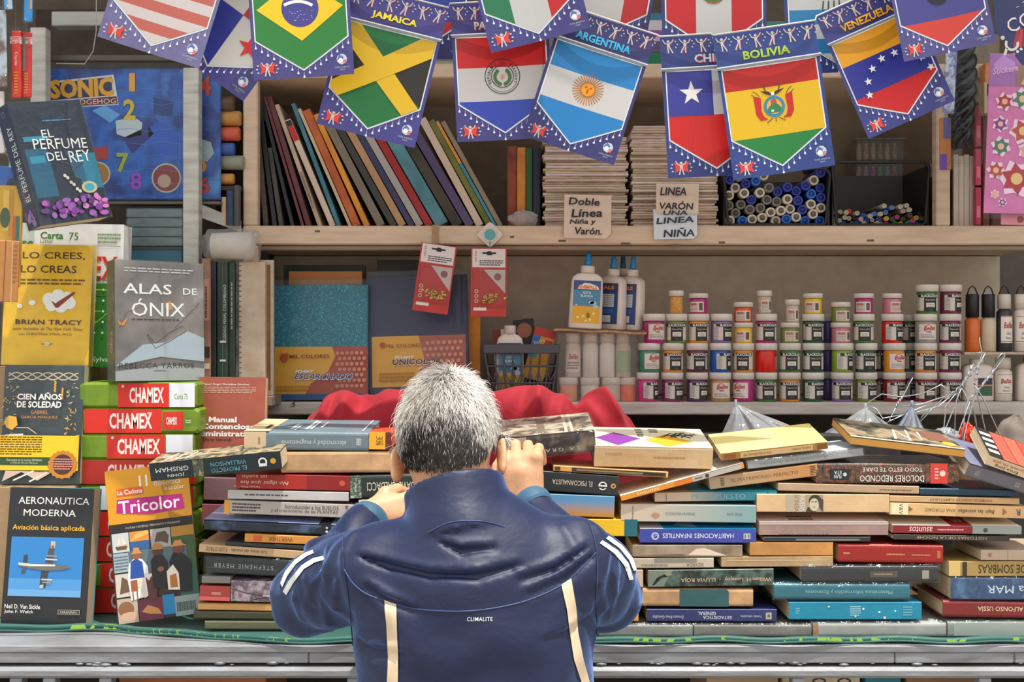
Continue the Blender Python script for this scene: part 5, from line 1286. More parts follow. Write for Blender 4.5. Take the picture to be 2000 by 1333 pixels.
card('lower white handwritten card with slanted capitals on the shelf edge', 1277, 408, 1362, 467, YC, '#D9DDE2', [('UNA', .5, .86, .56, .16), ('LINEA', .49, .62, .86, .2), ('NIÑA', .58, .22, .72, .3)], 1, hexc='#2A3848')

# ------------------------------------------------------------------ two black trays of markers and pens
def tray(label, x0, y0, x1, y1, Y, depth):
    w = (x1 - x0) * S(Y); z0 = ZS; h = zpx(y0, Y) - z0
    t = thing('pen_tray', label, 'tray', Matrix.Translation((xpx((x0 + x1) / 2, Y), Y, z0)))
    k = M('#1D1C1C', .45, 'plain'); k2 = M('#3A342E', .6, 'plain')
    q = MB(); e = .006
    q.box(-w / 2, .004, 0, -w / 2 + .004, depth, h - .004, k); q.box(w / 2 - .004, .004, 0, w / 2, depth, h - .004, k)
    q.box(-w / 2 + .004, .004, 0, w / 2 - .004, depth, .003, k); q.box(-w / 2 + .004, depth - .004, .003, w / 2 - .004, depth, h - .004, k2)
    q.build('body', t)
    g = MB(); r = .018
    pts = []
    for cx, cz, a0 in ((w / 2 - r, h - r, 0), (-w / 2 + r, h - r, 90), (-w / 2 + r, r * .5, 180), (w / 2 - r, r * .5, 270)):
        rr = r if cz > r else r * .5
        for i in range(7):
            a = R(a0 + 15 * i); pts.append((cx + rr * math.cos(a), 0, cz + rr * math.sin(a)))
    g.tube([(a_, b_, c_ + .004) for a_, b_, c_ in pts], .0036, k, 8, closed=True)
    g.build('rim', t)
    return w, h
YT = 2.625
trayA = tray('black tray of thick white and blue markers on the upper shelf', 1414, 333, 1621, 455, YT, .17)
trayB = tray('black tray of thin coloured pens on the upper shelf', 1626, 320, 1815, 455, YT, .17)
def marker_obj(r, body, capring, core, L=.13):
    q = MB()
    Tm = Matrix.Rotation(R(-90), 4, 'X')      # axis runs into the tray
    q.lathe([(r * .55, .004), (r * .6, .0005), (r * .92, 0), (r, .0015), (r, .03), (r * .9, .031), (r * .9, L)], capring, 18, Tm)
    q.lathe([(.0002, .0038), (r * .56, .0036), (r * .58, .0012)], core, 14, Tm)
    o = q.build('marker'); d = o.data; bpy.data.objects.remove(o); return d
wm, gm, bm_, dm = M('#D9C9B4', .5), M('#6E665C', .6), M('#2C3C9A', .35), M('#4A463E', .6)
RM = 19 / 2 * S(YT) * 1.03
mk = {'W': marker_obj(RM, wm, wm, gm), 'B': marker_obj(RM, bm_, bm_, M('#1D2A7A', .5)), 'G': marker_obj(RM, dm, M('#7E776C', .6), M('#4E4942', .6)), 'b': marker_obj(RM, bm_, M('#2A6AC8', .3), M('#164A9A', .4))}
mpos = {'W': [(125, 738), (325, 738), (408, 738), (543, 733), (722, 727), (478, 683), (558, 650), (643, 650), (872, 683), (948, 655), (117, 575), (190, 535), (323, 595), (458, 525), (610, 580), (800, 568), (310, 453), (862, 455)],
        'G': [(115, 657), (197, 672), (283, 668), (367, 662), (237, 598), (240, 460), (393, 438), (475, 443), (497, 605), (545, 535), (556, 455)],
        'B': [(113, 490), (282, 520), (408, 598), (630, 495), (712, 450), (712, 528), (795, 488), (955, 490), (712, 612), (790, 655), (955, 575), (793, 395), (968, 408)],
        'b': [(240, 742), (630, 732), (805, 738), (940, 738), (878, 540), (365, 515)]}
allm = sorted([(1400 + x / 4.545, 280 + y / 4.545, k) for k, l_ in mpos.items() for x, y in l_], key=lambda a: -a[1])
def settle(items, rad, z0, xmin, xmax, zmin_gap=.0003):
    """lets the round pieces rest on the tray floor and on each other, keeping their order"""
    pl = []
    for x, z, k in items:
        x = min(max(x, xmin + rad), xmax - rad)
        z = max(z, z0 + rad)
        for it in range(60):
            hit = False
            for (a, c, _) in pl:
                d = math.hypot(x - a, z - c)
                if d < 2 * rad + zmin_gap:
                    ux, uz = ((x - a) / d, (z - c) / d) if d > 1e-6 else (0, 1)
                    if uz < .15: uz = .15; n_ = math.hypot(ux, uz); ux /= n_; uz /= n_
                    x = a + ux * (2 * rad + zmin_gap * 1.2); z = c + uz * (2 * rad + zmin_gap * 1.2); hit = True
            x = min(max(x, xmin + rad), xmax - rad); z = max(z, z0 + rad)
            if not hit: break
        pl.append((x, z, k))
    return pl
xa, xb_ = xpx(1414, YT) + .0045, xpx(1621, YT) - .0045
its = [(xpx(x, YT), zpx(y, YT), k) for x, y, k in allm]
rown = {'W': 'white-ringed marker', 'G': 'grey marker', 'B': 'navy blue marker', 'b': 'bright blue marker'}
cnt = {}
placed = settle(its, RM, ZS + .0035, xa, xb_)
def where(x, z, xs, zs):
    a = sorted(range(len(xs)), key=lambda i: (round(zs[i] / .016), xs[i]))
    return a
def label_grid(pl, names, place, rowh):
    """every piece is told by its kind and by its rank among its kind from the left"""
    out = {}
    for k in names:
        idx = sorted([i for i, p in enumerate(pl) if p[2] == k], key=lambda i: pl[i][0])
        for r_, i in enumerate(idx):
            out[i] = '%s, %s of its colour from the left, %s' % (names[k], nth(r_), place)
    return out
lb = label_grid(placed, rown, 'in the tray of thick markers', .02)
for i, (x, z, k) in enumerate(placed):
    o = bpy.data.objects.new('marker', mk[k]); COL.objects.link(o)
    o.location = (x, YT + .012 + random.uniform(0, .012), z)
    tag(o, lb[i], 'marker', 'thick markers in the tray')
RP = 9.5 / 2 * S(YT)
pcols = {'w': ('#C9BBA6', 'cream pen'), 'k': ('#24221F', 'black pen'), 'b': ('#3450A8', 'blue pen'), 'y': ('#D9B02C', 'yellow pen'), 'g': ('#2E8A74', 'green pen'), 'p': ('#C0508A', 'pink pen'), 'r': ('#D8402A', 'red pen'), 'n': ('#5A5248', 'brown-grey pen'), 'l': ('#5A86C4', 'light blue pen')}
pk = {}
for k, (c, n_) in pcols.items():
    a = M(c, .4); pk[k] = marker_obj(RP, a, a, M(c, .5, 'worn', amt=.5))
ppos = [(1080, 742, 'w'), (1150, 738, 'b'), (1228, 733, 'n'), (1272, 733, 'b'), (1328, 735, 'w'), (1395, 738, 'k'), (1450, 718, 'w'), (1495, 727, 'w'), (1540, 727, 'p'), (1612, 723, 'g'), (1668, 710, 'y'), (1722, 725, 'g'), (1775, 708, 'p'), (1832, 723, 'g'), (1920, 730, 'b'), (1062, 690, 'w'), (1108, 710, 'w'), (1313, 690, 'w'), (1355, 682, 'b'), (1408, 702, 'w'), (1480, 678, 'b'), (1535, 672, 'y'), (1590, 672, 'n'), (1637, 645, 'p'), (1692, 660, 'n'), (1738, 632, 'n'), (1812, 668, 'y'), (1925, 682, 'n'), (1060, 643, 'w'), (1115, 612, 'w'), (1162, 650, 'w'), (1208, 655, 'w'), (1170, 612, 'w'), (1208, 590, 'r'), (1264, 625, 'w'), (1320, 640, 'b'), (1410, 660, 'w'), (1437, 620, 'l'), (1476, 632, 'w'), (1530, 605, 'l'), (1510, 548, 'w'), (1580, 562, 'l'), (1655, 555, 'w'), (1690, 590, 'w'), (1720, 548, 'w'), (1727, 590, 'w'), (1100, 660, 'k'), (1260, 680, 'k'), (1560, 640, 'k'), (1850, 650, 'k')]
its = sorted([(xpx(1400 + x / 4.545, YT), zpx(280 + y / 4.545, YT), k) for x, y, k in ppos], key=lambda a: a[1])
placed = settle(its, RP, ZS + .0035, xpx(1626, YT) + .0045, xpx(1815, YT) - .0045)
lb = label_grid(placed, {k: v[1] for k, v in pcols.items()}, 'in the tray of thin pens', .01)
for i, (x, z, k) in enumerate(placed):
    o = bpy.data.objects.new('pen', pk[k]); COL.objects.link(o)
    o.location = (x, YT + .014 + random.uniform(0, .02), z)
    tag(o, lb[i], 'pen', 'thin pens in the tray')
# clear tubs of glitter tubes behind the pen tray
Yg = 2.86
t0 = P(1712, 441, Yg)
for k, (yy, lab) in enumerate([(318, 'lower clear tub of coloured glitter tubes behind the pen tray'), (272, 'upper clear tub of golden glitter tubes behind the pen tray')]):
    zb_ = ZS + (.128 if k == 0 else .186)
    t = thing('plastic_tub', lab, 'tub', Matrix.Translation((t0.x, Yg, zb_)))
    q = MB(); q.box(-.06, -.03, 0, .06, .03, .054, M('#DCE0DE', .1, 'film', milk=.12), .004); q.build('tub', t)
    l_ = MB(); l_.box(-.063, -.033, .0545, .063, .033, .057, M('#E6EAEA', .15, 'film', milk=.2)); l_.build('lid', t)
    for j in range(6):
        c = (['#C98A5A', '#C98A9A', '#D03AC8', '#5AB46A', '#8EA894', '#D8502C'] if k == 0 else ['#D9A86A', '#C98A4A', '#D9A050', '#B97A4A', '#E0B070', '#C9874A'])[j]
        g = MB(); g.lathe([(.004, 0), (.006, .001), (.006, .036), (.0045, .038), (.0045, .045), (.004, .046)], M(c, .4, 'glitter', other='#F4E6D0'), 12)
        o = g.build('glitter_tube'); o.location = (t0.x - .045 + .018 * j, Yg, zb_ + .003)
        tag(o, '%s glitter tube from the left in the %s' % (nth(j), 'lower clear tub' if k == 0 else 'upper clear tub'), 'tube', 'glitter tubes in clear tubs')
b = thing('storage_box', 'dark box holding up the clear tubs behind the pen tray', 'box', Matrix.Translation((t0.x, Yg, ZS)))
q = MB(); q.box(-.09, -.035, 0, .09, .035, .127, M('#2E2824', .7)); q.build('body', b)

# ------------------------------------------------------------------ top shelf: paper stock seen between the pennants
ZT = zt1 + .0005
top_stock = [(1262, 1300, [('#B9A48E', 4), ('#2E7A5A', 26), ('#6A5478', 22), ('#C9A9C4', 10), ('#8A5A9A', 12), ('#CFC8CE', 20), ('#3A7A9A', 14)], 'between the sun and star pennants'),
             (1494, 1530, [('#7A5A6A', 20), ('#5A4A64', 14), ('#A98E72', 18), ('#6A5478', 10), ('#4A8A7A', 30)], 'between the crest pennants')]
for x0, x1, lay, wh_ in top_stock:
    z = ZT
    for k, (c, h) in enumerate(lay):
        hh = h * S(SHY); Yk = 2.64
        q = MB(); w = .22
        q.box(-w / 2, 0, 0, w / 2, .24, hh - .0004, M(c, .75, 'pages'))
        o = q.build('coloured_paper_stack'); o.location = (xpx((x0 + x1) / 2, Yk) + random.uniform(-.004, .004), Yk, z); z += hh
        tag(o, '%s coloured paper bundle from the bottom, top shelf %s' % (nth(k), wh_), 'paper', 'coloured paper on the top shelf')
q = MB(); q.box(-.10, 0, 0, .10, .2, .012, M('#9AA8A0', .4)); o = q.build('folder'); o.location = (xpx(880, 2.63), 2.63, ZT)
tag(o, 'pale green folder on the top shelf beside the wreath pennant', 'folder')
# ------------------------------------------------------------------ lower shelf: paint jars
ZJ = zb1 + .0005
R1 = 45 / 2 * S(2.645) * .965; H1 = 56.6 * S(2.645)
R2 = 38 / 2 * S(2.645); H2 = 39.5 * S(2.645)
R3 = 29 / 2 * S(2.645); H3 = 45 * S(2.645)
LIDC = M('#D9CFC4', .45, 'plain')
def data_of(q, name):
    o = q.build(name); d = o.data; bpy.data.objects.remove(o); return d
_j = {}
def jar_data(size, col):
    k = (size, col)
    if k not in _j:
        r, h = {'big': (R1, H1), 'small': (R2, H2), 'slim': (R3, H3)}[size]
        q = MB()
        bm = {'glit': lambda: M('#B9A690', .3, 'glitter', other='#EADFCB'), 'gold': lambda: M('#C98A3A', .3, 'glitter', other='#F0C070')}.get(col, lambda: M(col, .28, 'plain', amt=.05))()
        q.lathe([(r * .85, 0), (r * .90, .0015), (r * .90, h * .70), (r * .86, h * .74), (r * .80, h * .76), (r * .80, h * .80)], bm, 28)
        _j[k] = data_of(q, 'body')
    return _j[k]
_l = {}
def lid_data(size):
    if size not in _l:
        r, h = {'big': (R1, H1), 'small': (R2, H2), 'slim': (R3, H3)}[size]
        q = MB(); n = 44
        prof = [(r * .95, h * .755), (r * 1.0, h * .76), (r * 1.0, h * .97), (r * .97, h * .99), (r * .90, h), (r * .85, h * .995), (.001, h * .995)]
        vs_ = []; 
        for i, (rr, z) in enumerate(prof):
            for kk in range(n):
                a = 2 * math.pi * kk / n; m = rr * (1 - .012 * (kk % 2) * (i in (1, 2)))
                vs_.append((m * math.cos(a), m * math.sin(a), z))
        fs_ = [(i * n + kk, i * n + (kk + 1) % n, (i + 1) * n + (kk + 1) % n, (i + 1) * n + kk) for i in range(len(prof) - 1) for kk in range(n)]
        q.add(vs_, fs_, LIDC, True)
        _l[size] = data_of(q, 'lid')
    return _l[size]
_b = {}
def label_data(size, kind):
    if (size, kind) not in _b:
        r, h = {'big': (R1, H1), 'small': (R2, H2), 'slim': (R3, H3)}[size]
        rr = r * .90 + .0003
        q = MB()
        q.warp = lambda p: ((rr - p.y) * math.sin(p.x / rr), -(rr - p.y) * math.cos(p.x / rr), p.z)
        def patch(x0, z0, x1, z1, m, lay):
            n = max(2, int(abs(x1 - x0) / rr / .18) + 1)
            for i in range(n):
                q.rect(x0 + (x1 - x0) * i / n, z0 * h, x0 + (x1 - x0) * (i + 1) / n, z1 * h, m, lay)
        wm_, km = M('#E0D6C8', .5, 'flat'), M('#1E1C1B', .45, 'flat')
        a = rr
        if kind == 'A':
            patch(-1.15 * a, .10, 1.15 * a, .66, M('#CFC4B4', .45, 'flat'), .4)
            patch(-.62 * a, .07, .62 * a, .60, km, 1); patch(-.98 * a, .545, .98 * a, .665, km, 1.4)
            patch(-1.62 * a, .12, -1.0 * a, .64, M('#C9C2BA', .5, 'flat'), .5)
            q.text('BLACKCOLOR', 0, .607 * h, 1.8 * a, .09 * h, M('#F4EEE4', .45, 'flat'), 2.6, bold=.02)
            q.text('Pintura al Frío', 0, .47 * h, .95 * a, .055 * h, wm_, 2.2, shear=.1)
            patch(-.42 * a, .22, .42 * a, .37, wm_, 2)
            q.text('ACRÍLICA', 0, .315 * h, .6 * a, .05 * h, km, 3)
            q.text('matizada', 0, .25 * h, .5 * a, .035 * h, km, 3)
            q.text('60 ml', 0, .14 * h, .3 * a, .035 * h, M('#8A8478', .5, 'flat'), 2)
            for i in range(9):
                patch(-1.55 * a, .16 + .045 * i, -1.08 * a, .175 + .045 * i, M('#7A736A', .6, 'flat'), 1.4)
            patch(-1.30 * a, .56, -.98 * a, .655, km, 1.8)
        elif kind in ('B', 'b'):
            patch(-.98 * a, .12, .98 * a, .66, M('#DDCFC2', .5, 'flat'), .5)
            patch(-.98 * a, .645, .98 * a, .66, M('#B04A3A', .5, 'flat'), 1)
            q.ring(-.1 * a, .50 * h, .30 * a, .36 * a, M('#B0281E', .5, 'flat'), 1.4, 16, 60, 320)
            q.text('Bellas', .08 * a, .51 * h, 1.2 * a, .15 * h, M('#B0281E', .5, 'flat'), 1.8, 4, .02, .3)
            q.text('óleo', 0, .37 * h, .5 * a, .06 * h, M('#4A3A34', .5, 'flat'), 1.4)
            for i in range(3): patch(-.8 * a, .17 + .05 * i, (.7 - .2 * i) * a, .19 + .05 * i, M('#8A7A70', .6, 'flat'), 1.2)
        elif kind == 's':
            patch(-.9 * a, .08, .9 * a, .58, M('#DCC9BA', .5, 'flat'), .5)
            for i in range(7): patch(-.8 * a, .12 + .06 * i, .2 * a, .145 + .06 * i, M('#9A8A7E', .6, 'flat'), 1.2)
            patch(.35 * a, .16, .75 * a, .52, M('#5A5048', .6, 'flat'), 1.2)
            q.text('Bella', -.35 * a, .47 * h, .8 * a, .12 * h, M('#B04A3A', .5, 'flat'), 1.8, 0, .02, .3)
        elif kind == 'e':                # plain side with the label only at the right
            patch(.95 * a, .10, 1.5 * a, .64, M('#CFC4B4', .5, 'flat'), .5); patch(.95 * a, .54, 1.3 * a, .62, km, 1.2)
            for i in range(6): patch(1.0 * a, .14 + .06 * i, 1.45 * a, .16 + .06 * i, M('#7A736A', .6, 'flat'), 1.2)
        _b[(size, kind)] = data_of(q, 'label')
    return _b[(size, kind)]
COLN = {'pink': '#C8387A', 'plum': '#8A2A5A', 'purple': '#5A3060', 'tan': '#B48A58', 'magenta': '#B42A78', 'green': '#4A7A34', 'orange': '#E0912C', 'dark green': '#2E5A3A', 'violet': '#5A4A8A', 'dark red': '#8A1A2A', 'teal green': '#3A8A6A', 'blue': '#1A5AA8', 'red': '#D81E1A', 'lime': '#8AA42C', 'olive': '#7A8A3A', 'wine': '#7A2A44', 'grey': '#9A948C', 'yellow': '#EDB81E', 'orange-red': '#E0501E', 'grey-green': '#7A927A', 'gold': 'gold', 'glitter': 'glit', 'rose': '#C8788A', 'mauve': '#8A6AA4', 'teal': '#2E7A78'}
# columns from left to right: (x, depth, [(size, colour, label, turn)] from the shelf up, x shifts)
F_, B_ = 2.645, 2.705
jars = [
 (1265, F_, [('big', 'pink', 'A', 62), ('big', 'teal green', 'B', 22), ('big', 'magenta', 'B', 15)], [0, 3, 13]),
 (1313, F_, [('big', 'plum', 'A', 42), ('big', 'orange', 'A', 12), ('big', 'olive', 'A', -5), ('slim', 'gold', None, 0)], [0, 1, 8, 8]),
 (1361, F_, [('big', 'purple', 'A', 40), ('big', 'wine', 'A', 10), ('big', 'orange', 'A', 12), ('small', 'magenta', 's', -25)], [0, 0, 3, 3]),
 (1406.5, F_, [('big', 'tan', 'B', 0), ('big', 'blue', 'A', 62), ('big', 'mauve', 'A', 36)], [0, 0, 2]),
 (1451.5, F_, [('big', 'magenta', 'B', -40), ('big', 'orange', 'A', -14), ('small', 'yellow', 's', -15), ('small', 'orange-red', 's', -12)], [0, 0, 0, 0]),
 (1496, F_, [('big', 'green', 'A', 4), ('big', 'red', 'e', 0), ('big', 'magenta', 'A', 8), ('slim', 'glitter', 's', 10)], [0, 0, 0, -3]),
 (1542, F_, [('big', 'orange', 'A', 2), ('big', 'green', 'A', 0), ('small', 'olive', 's', 8), ('slim', 'glitter', 's', 0)], [0, 0, 0, 5]),
 (1587.5, F_, [('big', 'dark green', 'A', 32), ('big', 'dark green', 'A', 4), ('big', 'dark green', 'A', 14), ('small', 'yellow', 's', -20)], [0, 0, 0, 0]),
 (1617, B_ + .01, [('big', 'violet', 'e', 40), ('big', 'violet', 'e', 40), ('big', 'violet', 'e', 40)], [0, 0, 0]),
 (1644.5, F_, [('big', 'mauve', 'A', 5), ('big', 'lime', 'A', 50), ('small', 'rose', 's', 10), ('small', 'olive', 's', 8)], [0, 0, -3, -3]),
 (1691, F_, [('big', 'olive', 'A', 30), ('big', 'dark green', 'A', 6), ('big', 'green', 'A', -8), ('small', 'magenta', 's', -22)], [0, 0, -5, -4]),
 (1719, B_ + .01, [('big', 'wine', 'A', 20), ('big', 'purple', 'A', 20)], [0, 0]),
 (1746, F_, [('big', 'dark red', 'A', 36), ('big', 'orange', 'B', 14), ('big', 'red', 'A', 40), ('small', 'rose', 's', 25)], [0, 0, -4, -4]),
 (1776, B_ + .01, [('big', 'plum', 'A', 20), ('big', 'teal', 'A', 15), ('big', 'dark green', 'A', 10)], [0, 0, 0]),
 (1807.5, F_, [('big', 'dark red', 'A', 10), ('big', 'orange', 'A', 5), ('big', 'grey', 'B', 0), ('big', 'green', 'A', 0)], [0, 0, 0, 3]),
 (1855, F_, [('big', 'wine', 'A', 14), ('big', 'plum', 'A', 6), ('big', 'plum', 'A', 8), ('big', 'wine', 'A', 40)], [0, 0, 0, 1]),
]
lv = ['on the shelf board', 'second up', 'third up', 'topmost']
for ci, (x, Yj, col, sh) in enumerate(jars):
    z = ZJ
    for li, (size, c, lab, turn) in enumerate(col):
        h = {'big': H1, 'small': H2, 'slim': H3}[size]
        xx = xpx(x + sh[li], Yj)
        place = ('bottom of' if li == 0 else nth(li) + ' up in') if li < len(col) - 1 else 'top of'
        cl = 'glittery' if c == 'glitter' else c
        szn = {'big': '', 'small': 'small ', 'slim': 'slim '}[size]
        t = thing('paint_jar', '%s%s paint jar, %s %s jar column from the left%s' % (szn, cl, place, nth(ci), ', set back' if Yj > F_ else ''), 'jar', Matrix.Translation((xx, Yj, z)), 'paint jars stacked on the lower shelf')
        for nm, d, rz in (('body', jar_data(size, COLN[c]), 0), ('lid', lid_data(size), random.uniform(0, 6)), ('label', label_data(size, lab) if lab else None, -math.atan2(0, 1) + R(turn) + math.atan2(-xx, Yj) * 0)):
            if d is None: continue
            o = bpy.data.objects.new(nm, d); COL.objects.link(o); o.parent = t; o.rotation_euler = (0, 0, rz)
        z += h + .0004

# small shelf at the right with bottles over and under it
YB = 2.66
z_sub = zpx(688, 2.62)
subX0, subX1 = xpx(1879, 2.64), xpx(2018, 2.64)
sb = thing('small_shelf', 'thin beige board on side blocks dividing the lower shelf at the right', 'shelf', Matrix.Translation(((subX0 + subX1) / 2, 2.625, ZJ)))
q = MB(); w = subX1 - subX0; q.box(-w / 2, 0, z_sub - ZJ - .006, w / 2, .25, z_sub - ZJ, M('#BFA890', .5, 'paint')); q.build('board', sb)
q = MB(); q.box(-w / 2 + .05, .225, 0, -w / 2 + .062, .25, z_sub - ZJ - .0062, PAINT); q.build('support', sb)
def round_bottle(label, x, Y, z, r, h, body, cap, caph=.22, lab=None, group=None, cord_=False, turn=0):
    t = thing('paint_bottle', label, 'bottle', Matrix.Translation((xpx(x, Y), Y, z)), group)
    q = MB(); q.lathe([(r * .9, 0), (r, .002), (r, h * (1 - caph) - .006), (r * .8, h * (1 - caph) - .001), (r * .7, h * (1 - caph)), (r * .7, h * (1 - caph) + .002)], M(body, .35), 24); q.build('body', t)
    q = MB(); cr = r * .86; q.lathe([(cr, h * (1 - caph) + .0022), (cr, h - .002), (cr * .9, h), (.001, h)], M(cap, .45), 24); q.build('cap', t)
    if cord_:
        q = MB(); q.tube([(-.8 * cr, 0, h), (-.45 * cr, 0, h + .014), (0, 0, h + .02), (.45 * cr, 0, h + .014), (.8 * cr, 0, h)], .0016, M('#1A1A1C', .6), 8); q.build('cap_loop', t)
    if lab:
        q = MB(); rr = r + .0004
        q.warp = lambda p: ((rr - p.y) * math.sin(p.x / rr), -(rr - p.y) * math.cos(p.x / rr), p.z)
        n = 10
        for i in range(n): q.rect(-1.0 * rr + 2 * rr * i / n, .15 * h, -1.0 * rr + 2 * rr * (i + 1) / n, .62 * h, M('#E2D8CC', .5, 'flat'), .5)
        for zz in (.17, .60):
            for i in range(n): q.rect(-1.0 * rr + 2 * rr * i / n, zz * h, -1.0 * rr + 2 * rr * (i + 1) / n, (zz + .012) * h, M('#A8402E', .5, 'flat'), 1)
        q.text('Bellas', 0, .46 * h, 1.3 * rr, .11 * h, M('#A8281E', .5, 'flat'), 1.5, 3, .02, .3); q.text('óleo', 0, .32 * h, .6 * rr, .05 * h, M('#3A2E2A', .5, 'flat'), 1.5); q.text('blanco', 0, .24 * h, .8 * rr, .045 * h, M('#5A4A44', .5, 'flat'), 1.5)
        o = q.build('label', t); o.rotation_euler = (0, 0, R(turn))
    return t
s66 = S(2.66)
round_bottle('orange tube with a black looped cap, leftmost on the small shelf', 1899, YB, z_sub + .0006, 14.5 * s66, 112 * s66, '#D86A2A', '#1E1C20', .42, cord_=True)
round_bottle('cream tube with a black looped cap on the small shelf', 1930, YB, z_sub + .0006, 14.5 * s66, 112 * s66, '#C9B89C', '#1E1C20', .42, cord_=True)
round_bottle('dark bottle with a red-script label and white cap on the small shelf', 1961, YB, z_sub + .0006, 14.5 * s66, 112 * s66, '#2E3436', '#CFC4B8', .27, 'x', cord_=True, turn=12)
round_bottle('white bottle with a red-script label at the right end of the small shelf', 1994, YB, z_sub + .0006, 14 * s66, 112 * s66, '#D9CDBE', '#D9CDBE', .27, 'x', cord_=True)
def flat_bottle(label, x, Y, z, W, D, h, group, art, turn=0, cap='#DCCFC2', nozzle='#1F86C8', name='glue_bottle', tilt=0, handle=False):
    t = thing(name, label, 'bottle', Matrix.Translation((xpx(x, Y), Y, z)) @ Matrix.Rotation(R(turn), 4, 'Z') @ Matrix.Rotation(R(tilt), 4, 'Y'), group)
    hb = h * .72
    q = MB()
    prof = []
    n = 28
    secs = [(.92, .92, 0), (1.0, 1.0, .003), (.97, 1.0, hb * .5), (.93, 1.0, hb * .86), (.86, .95, hb * .93), (.6, .8, hb * .985), (.34, .6, hb)]
    vs_ = []
    for sx, sy, z_ in secs:
        for k in range(n):
            a = 2 * math.pi * k / n; c_, s_2 = math.cos(a), math.sin(a)
            vs_.append((W / 2 * sx * math.copysign(abs(c_) ** .45, c_), D / 2 * sy * math.copysign(abs(s_2) ** .45, s_2), z_))
    fs_ = [(i * n + k, i * n + (k + 1) % n, (i + 1) * n + (k + 1) % n, (i + 1) * n + k) for i in range(len(secs) - 1) for k in range(n)]
    fs_ += [tuple(reversed(range(n))), tuple(range((len(secs) - 1) * n, len(secs) * n))]
    q.add(vs_, fs_, M('#E0D2C6', .4, 'plain', amt=.04), True); q.build('body', t)
    q = MB(); r = W * .21
    q.lathe([(r * .9, hb), (r, hb + .001), (r, hb + h * .085), (r * .92, hb + h * .095), (.001, hb + h * .096)], M(cap, .45), 24); q.build('cap', t)
    if nozzle:
        q = MB(); q.lathe([(r * .52, hb + h * .096), (r * .52, hb + h * .13), (r * .44, hb + h * .17), (r * .40, hb + h * .24), (r * .3, hb + h * .27), (.001, hb + h * .275)], M(nozzle, .3), 18); q.build('nozzle', t)
    g = MB(T=Matrix.Translation((0, -D / 2 - .0002, 0)))
    art(g, W, hb); g.build('label', t)
    return t
def glue_art(g, W, hb):
    z0, z1 = .10 * hb, .86 * hb; a = W * .40
    f = lambda c: M(c, .4, 'flat')
    g.rect(-a, z0, a, z1, f('#4A86A4'), .6); g.rect(-a, z1 - .17 * hb, a, z1, f('#3A4E84'), 1); g.rect(-a, z0, a, z0 + .30 * hb, f('#E0A81E'), 1)
    g.poly([(-a * .72, z1 - .155 * hb), (a * .9, z1 - .155 * hb), (a * .75, z1 - .09 * hb), (a * .2, z1 - .05 * hb), (-a * .2, z1 - .045 * hb), (-a * .6, z1 - .1 * hb)], f('#EFE6E0'), 1.6)
    g.text('ANIMALS', 0, z1 - .115 * hb, 1.45 * a, .07 * hb, f('#E8862A'), 2.2, 0, .05); g.text('GOMA', 0, z1 - .215 * hb, .6 * a, .045 * hb, f('#D9E0EA'), 2, 0, .02); g.text('BLANCA', 0, z1 - .275 * hb, .9 * a, .045 * hb, f('#D9E0EA'), 2, 0, .02)
    for x, z, r in ((.35, .47, .05), (.5, .46, .06), (.68, .40, .05), (-.75, .42, .02)): g.disc(x * a, z * hb, r * hb, f('#B4C4D2'), 1.6, rz=r * .6 * hb)
    for x, z in ((-.6, .2), (.3, .16), (-.2, .22), (.55, .27), (.0, .14)): g.disc(x * a, z * hb, .022 * hb, f('#F0E4B0'), 2, n=8)
    g.disc(.15 * a, .24 * hb, .035 * hb, f('#8A6A2A'), 2, rz=.05 * hb)
def side_art(g, W, hb):
    f = lambda c: M(c, .4, 'flat'); a = W * .36
    g.rect(-a, .1 * hb, a, .86 * hb, f('#2E4A7E'), .6); g.rect(-a, .7 * hb, a, .86 * hb, f('#33406E'), 1); g.text('ALS', .0, .78 * hb, a * 1.2, .07 * hb, f('#E8862A'), 1.6, 0, .05)
    g.rect(-a * .8, .42 * hb, a * .6, .66 * hb, f('#C9D0D2'), 1.2)
    for i in range(6): g.rect(-a * .7, (.45 + .035 * i) * hb, a * .5, (.46 + .035 * i) * hb, f('#5A6A80'), 1.6)
    g.rect(-a * .7, .13 * hb, a * .3, .26 * hb, f('#DCCFC6'), 1.2); g.rect(-a * .6, .30 * hb, a * .5, .38 * hb, f('#3A66A4'), 1.2)
# packs of jars in film, a cardboard sheet over them, glue bottles on it
YK = 2.66
Hk1 = 46 * S(YK); Hk2 = 86 * S(YK)
for i, (x, c, n_) in enumerate([(1110, '#E0906A', 'peach'), (1152, '#D9D0C6', 'clear white'), (1194, '#C8B4A4', 'pale grey'), (1226, '#E8642C', 'bright orange')]):
    t = thing('paint_jar', '%s low jar in the bottom row of the film-wrapped pack' % n_, 'jar', Matrix.Translation((xpx(x, YK), YK, ZJ)), 'jars in the film-wrapped pack')
    r = (19.5 if i < 3 else 17) * S(YK) * .97
    q = MB(); q.lathe([(r * .9, 0), (r * .93, .001), (r * .93, Hk1 * .68), (r * .85, Hk1 * .72)], M(c, .3, 'worn', amt=.15), 24); q.build('body', t)
    q = MB(); q.lathe([(r * .97, Hk1 * .69), (r, Hk1 * .7), (r, Hk1 * .96), (r * .95, Hk1), (.001, Hk1)], LIDC, 24); q.build('lid', t)
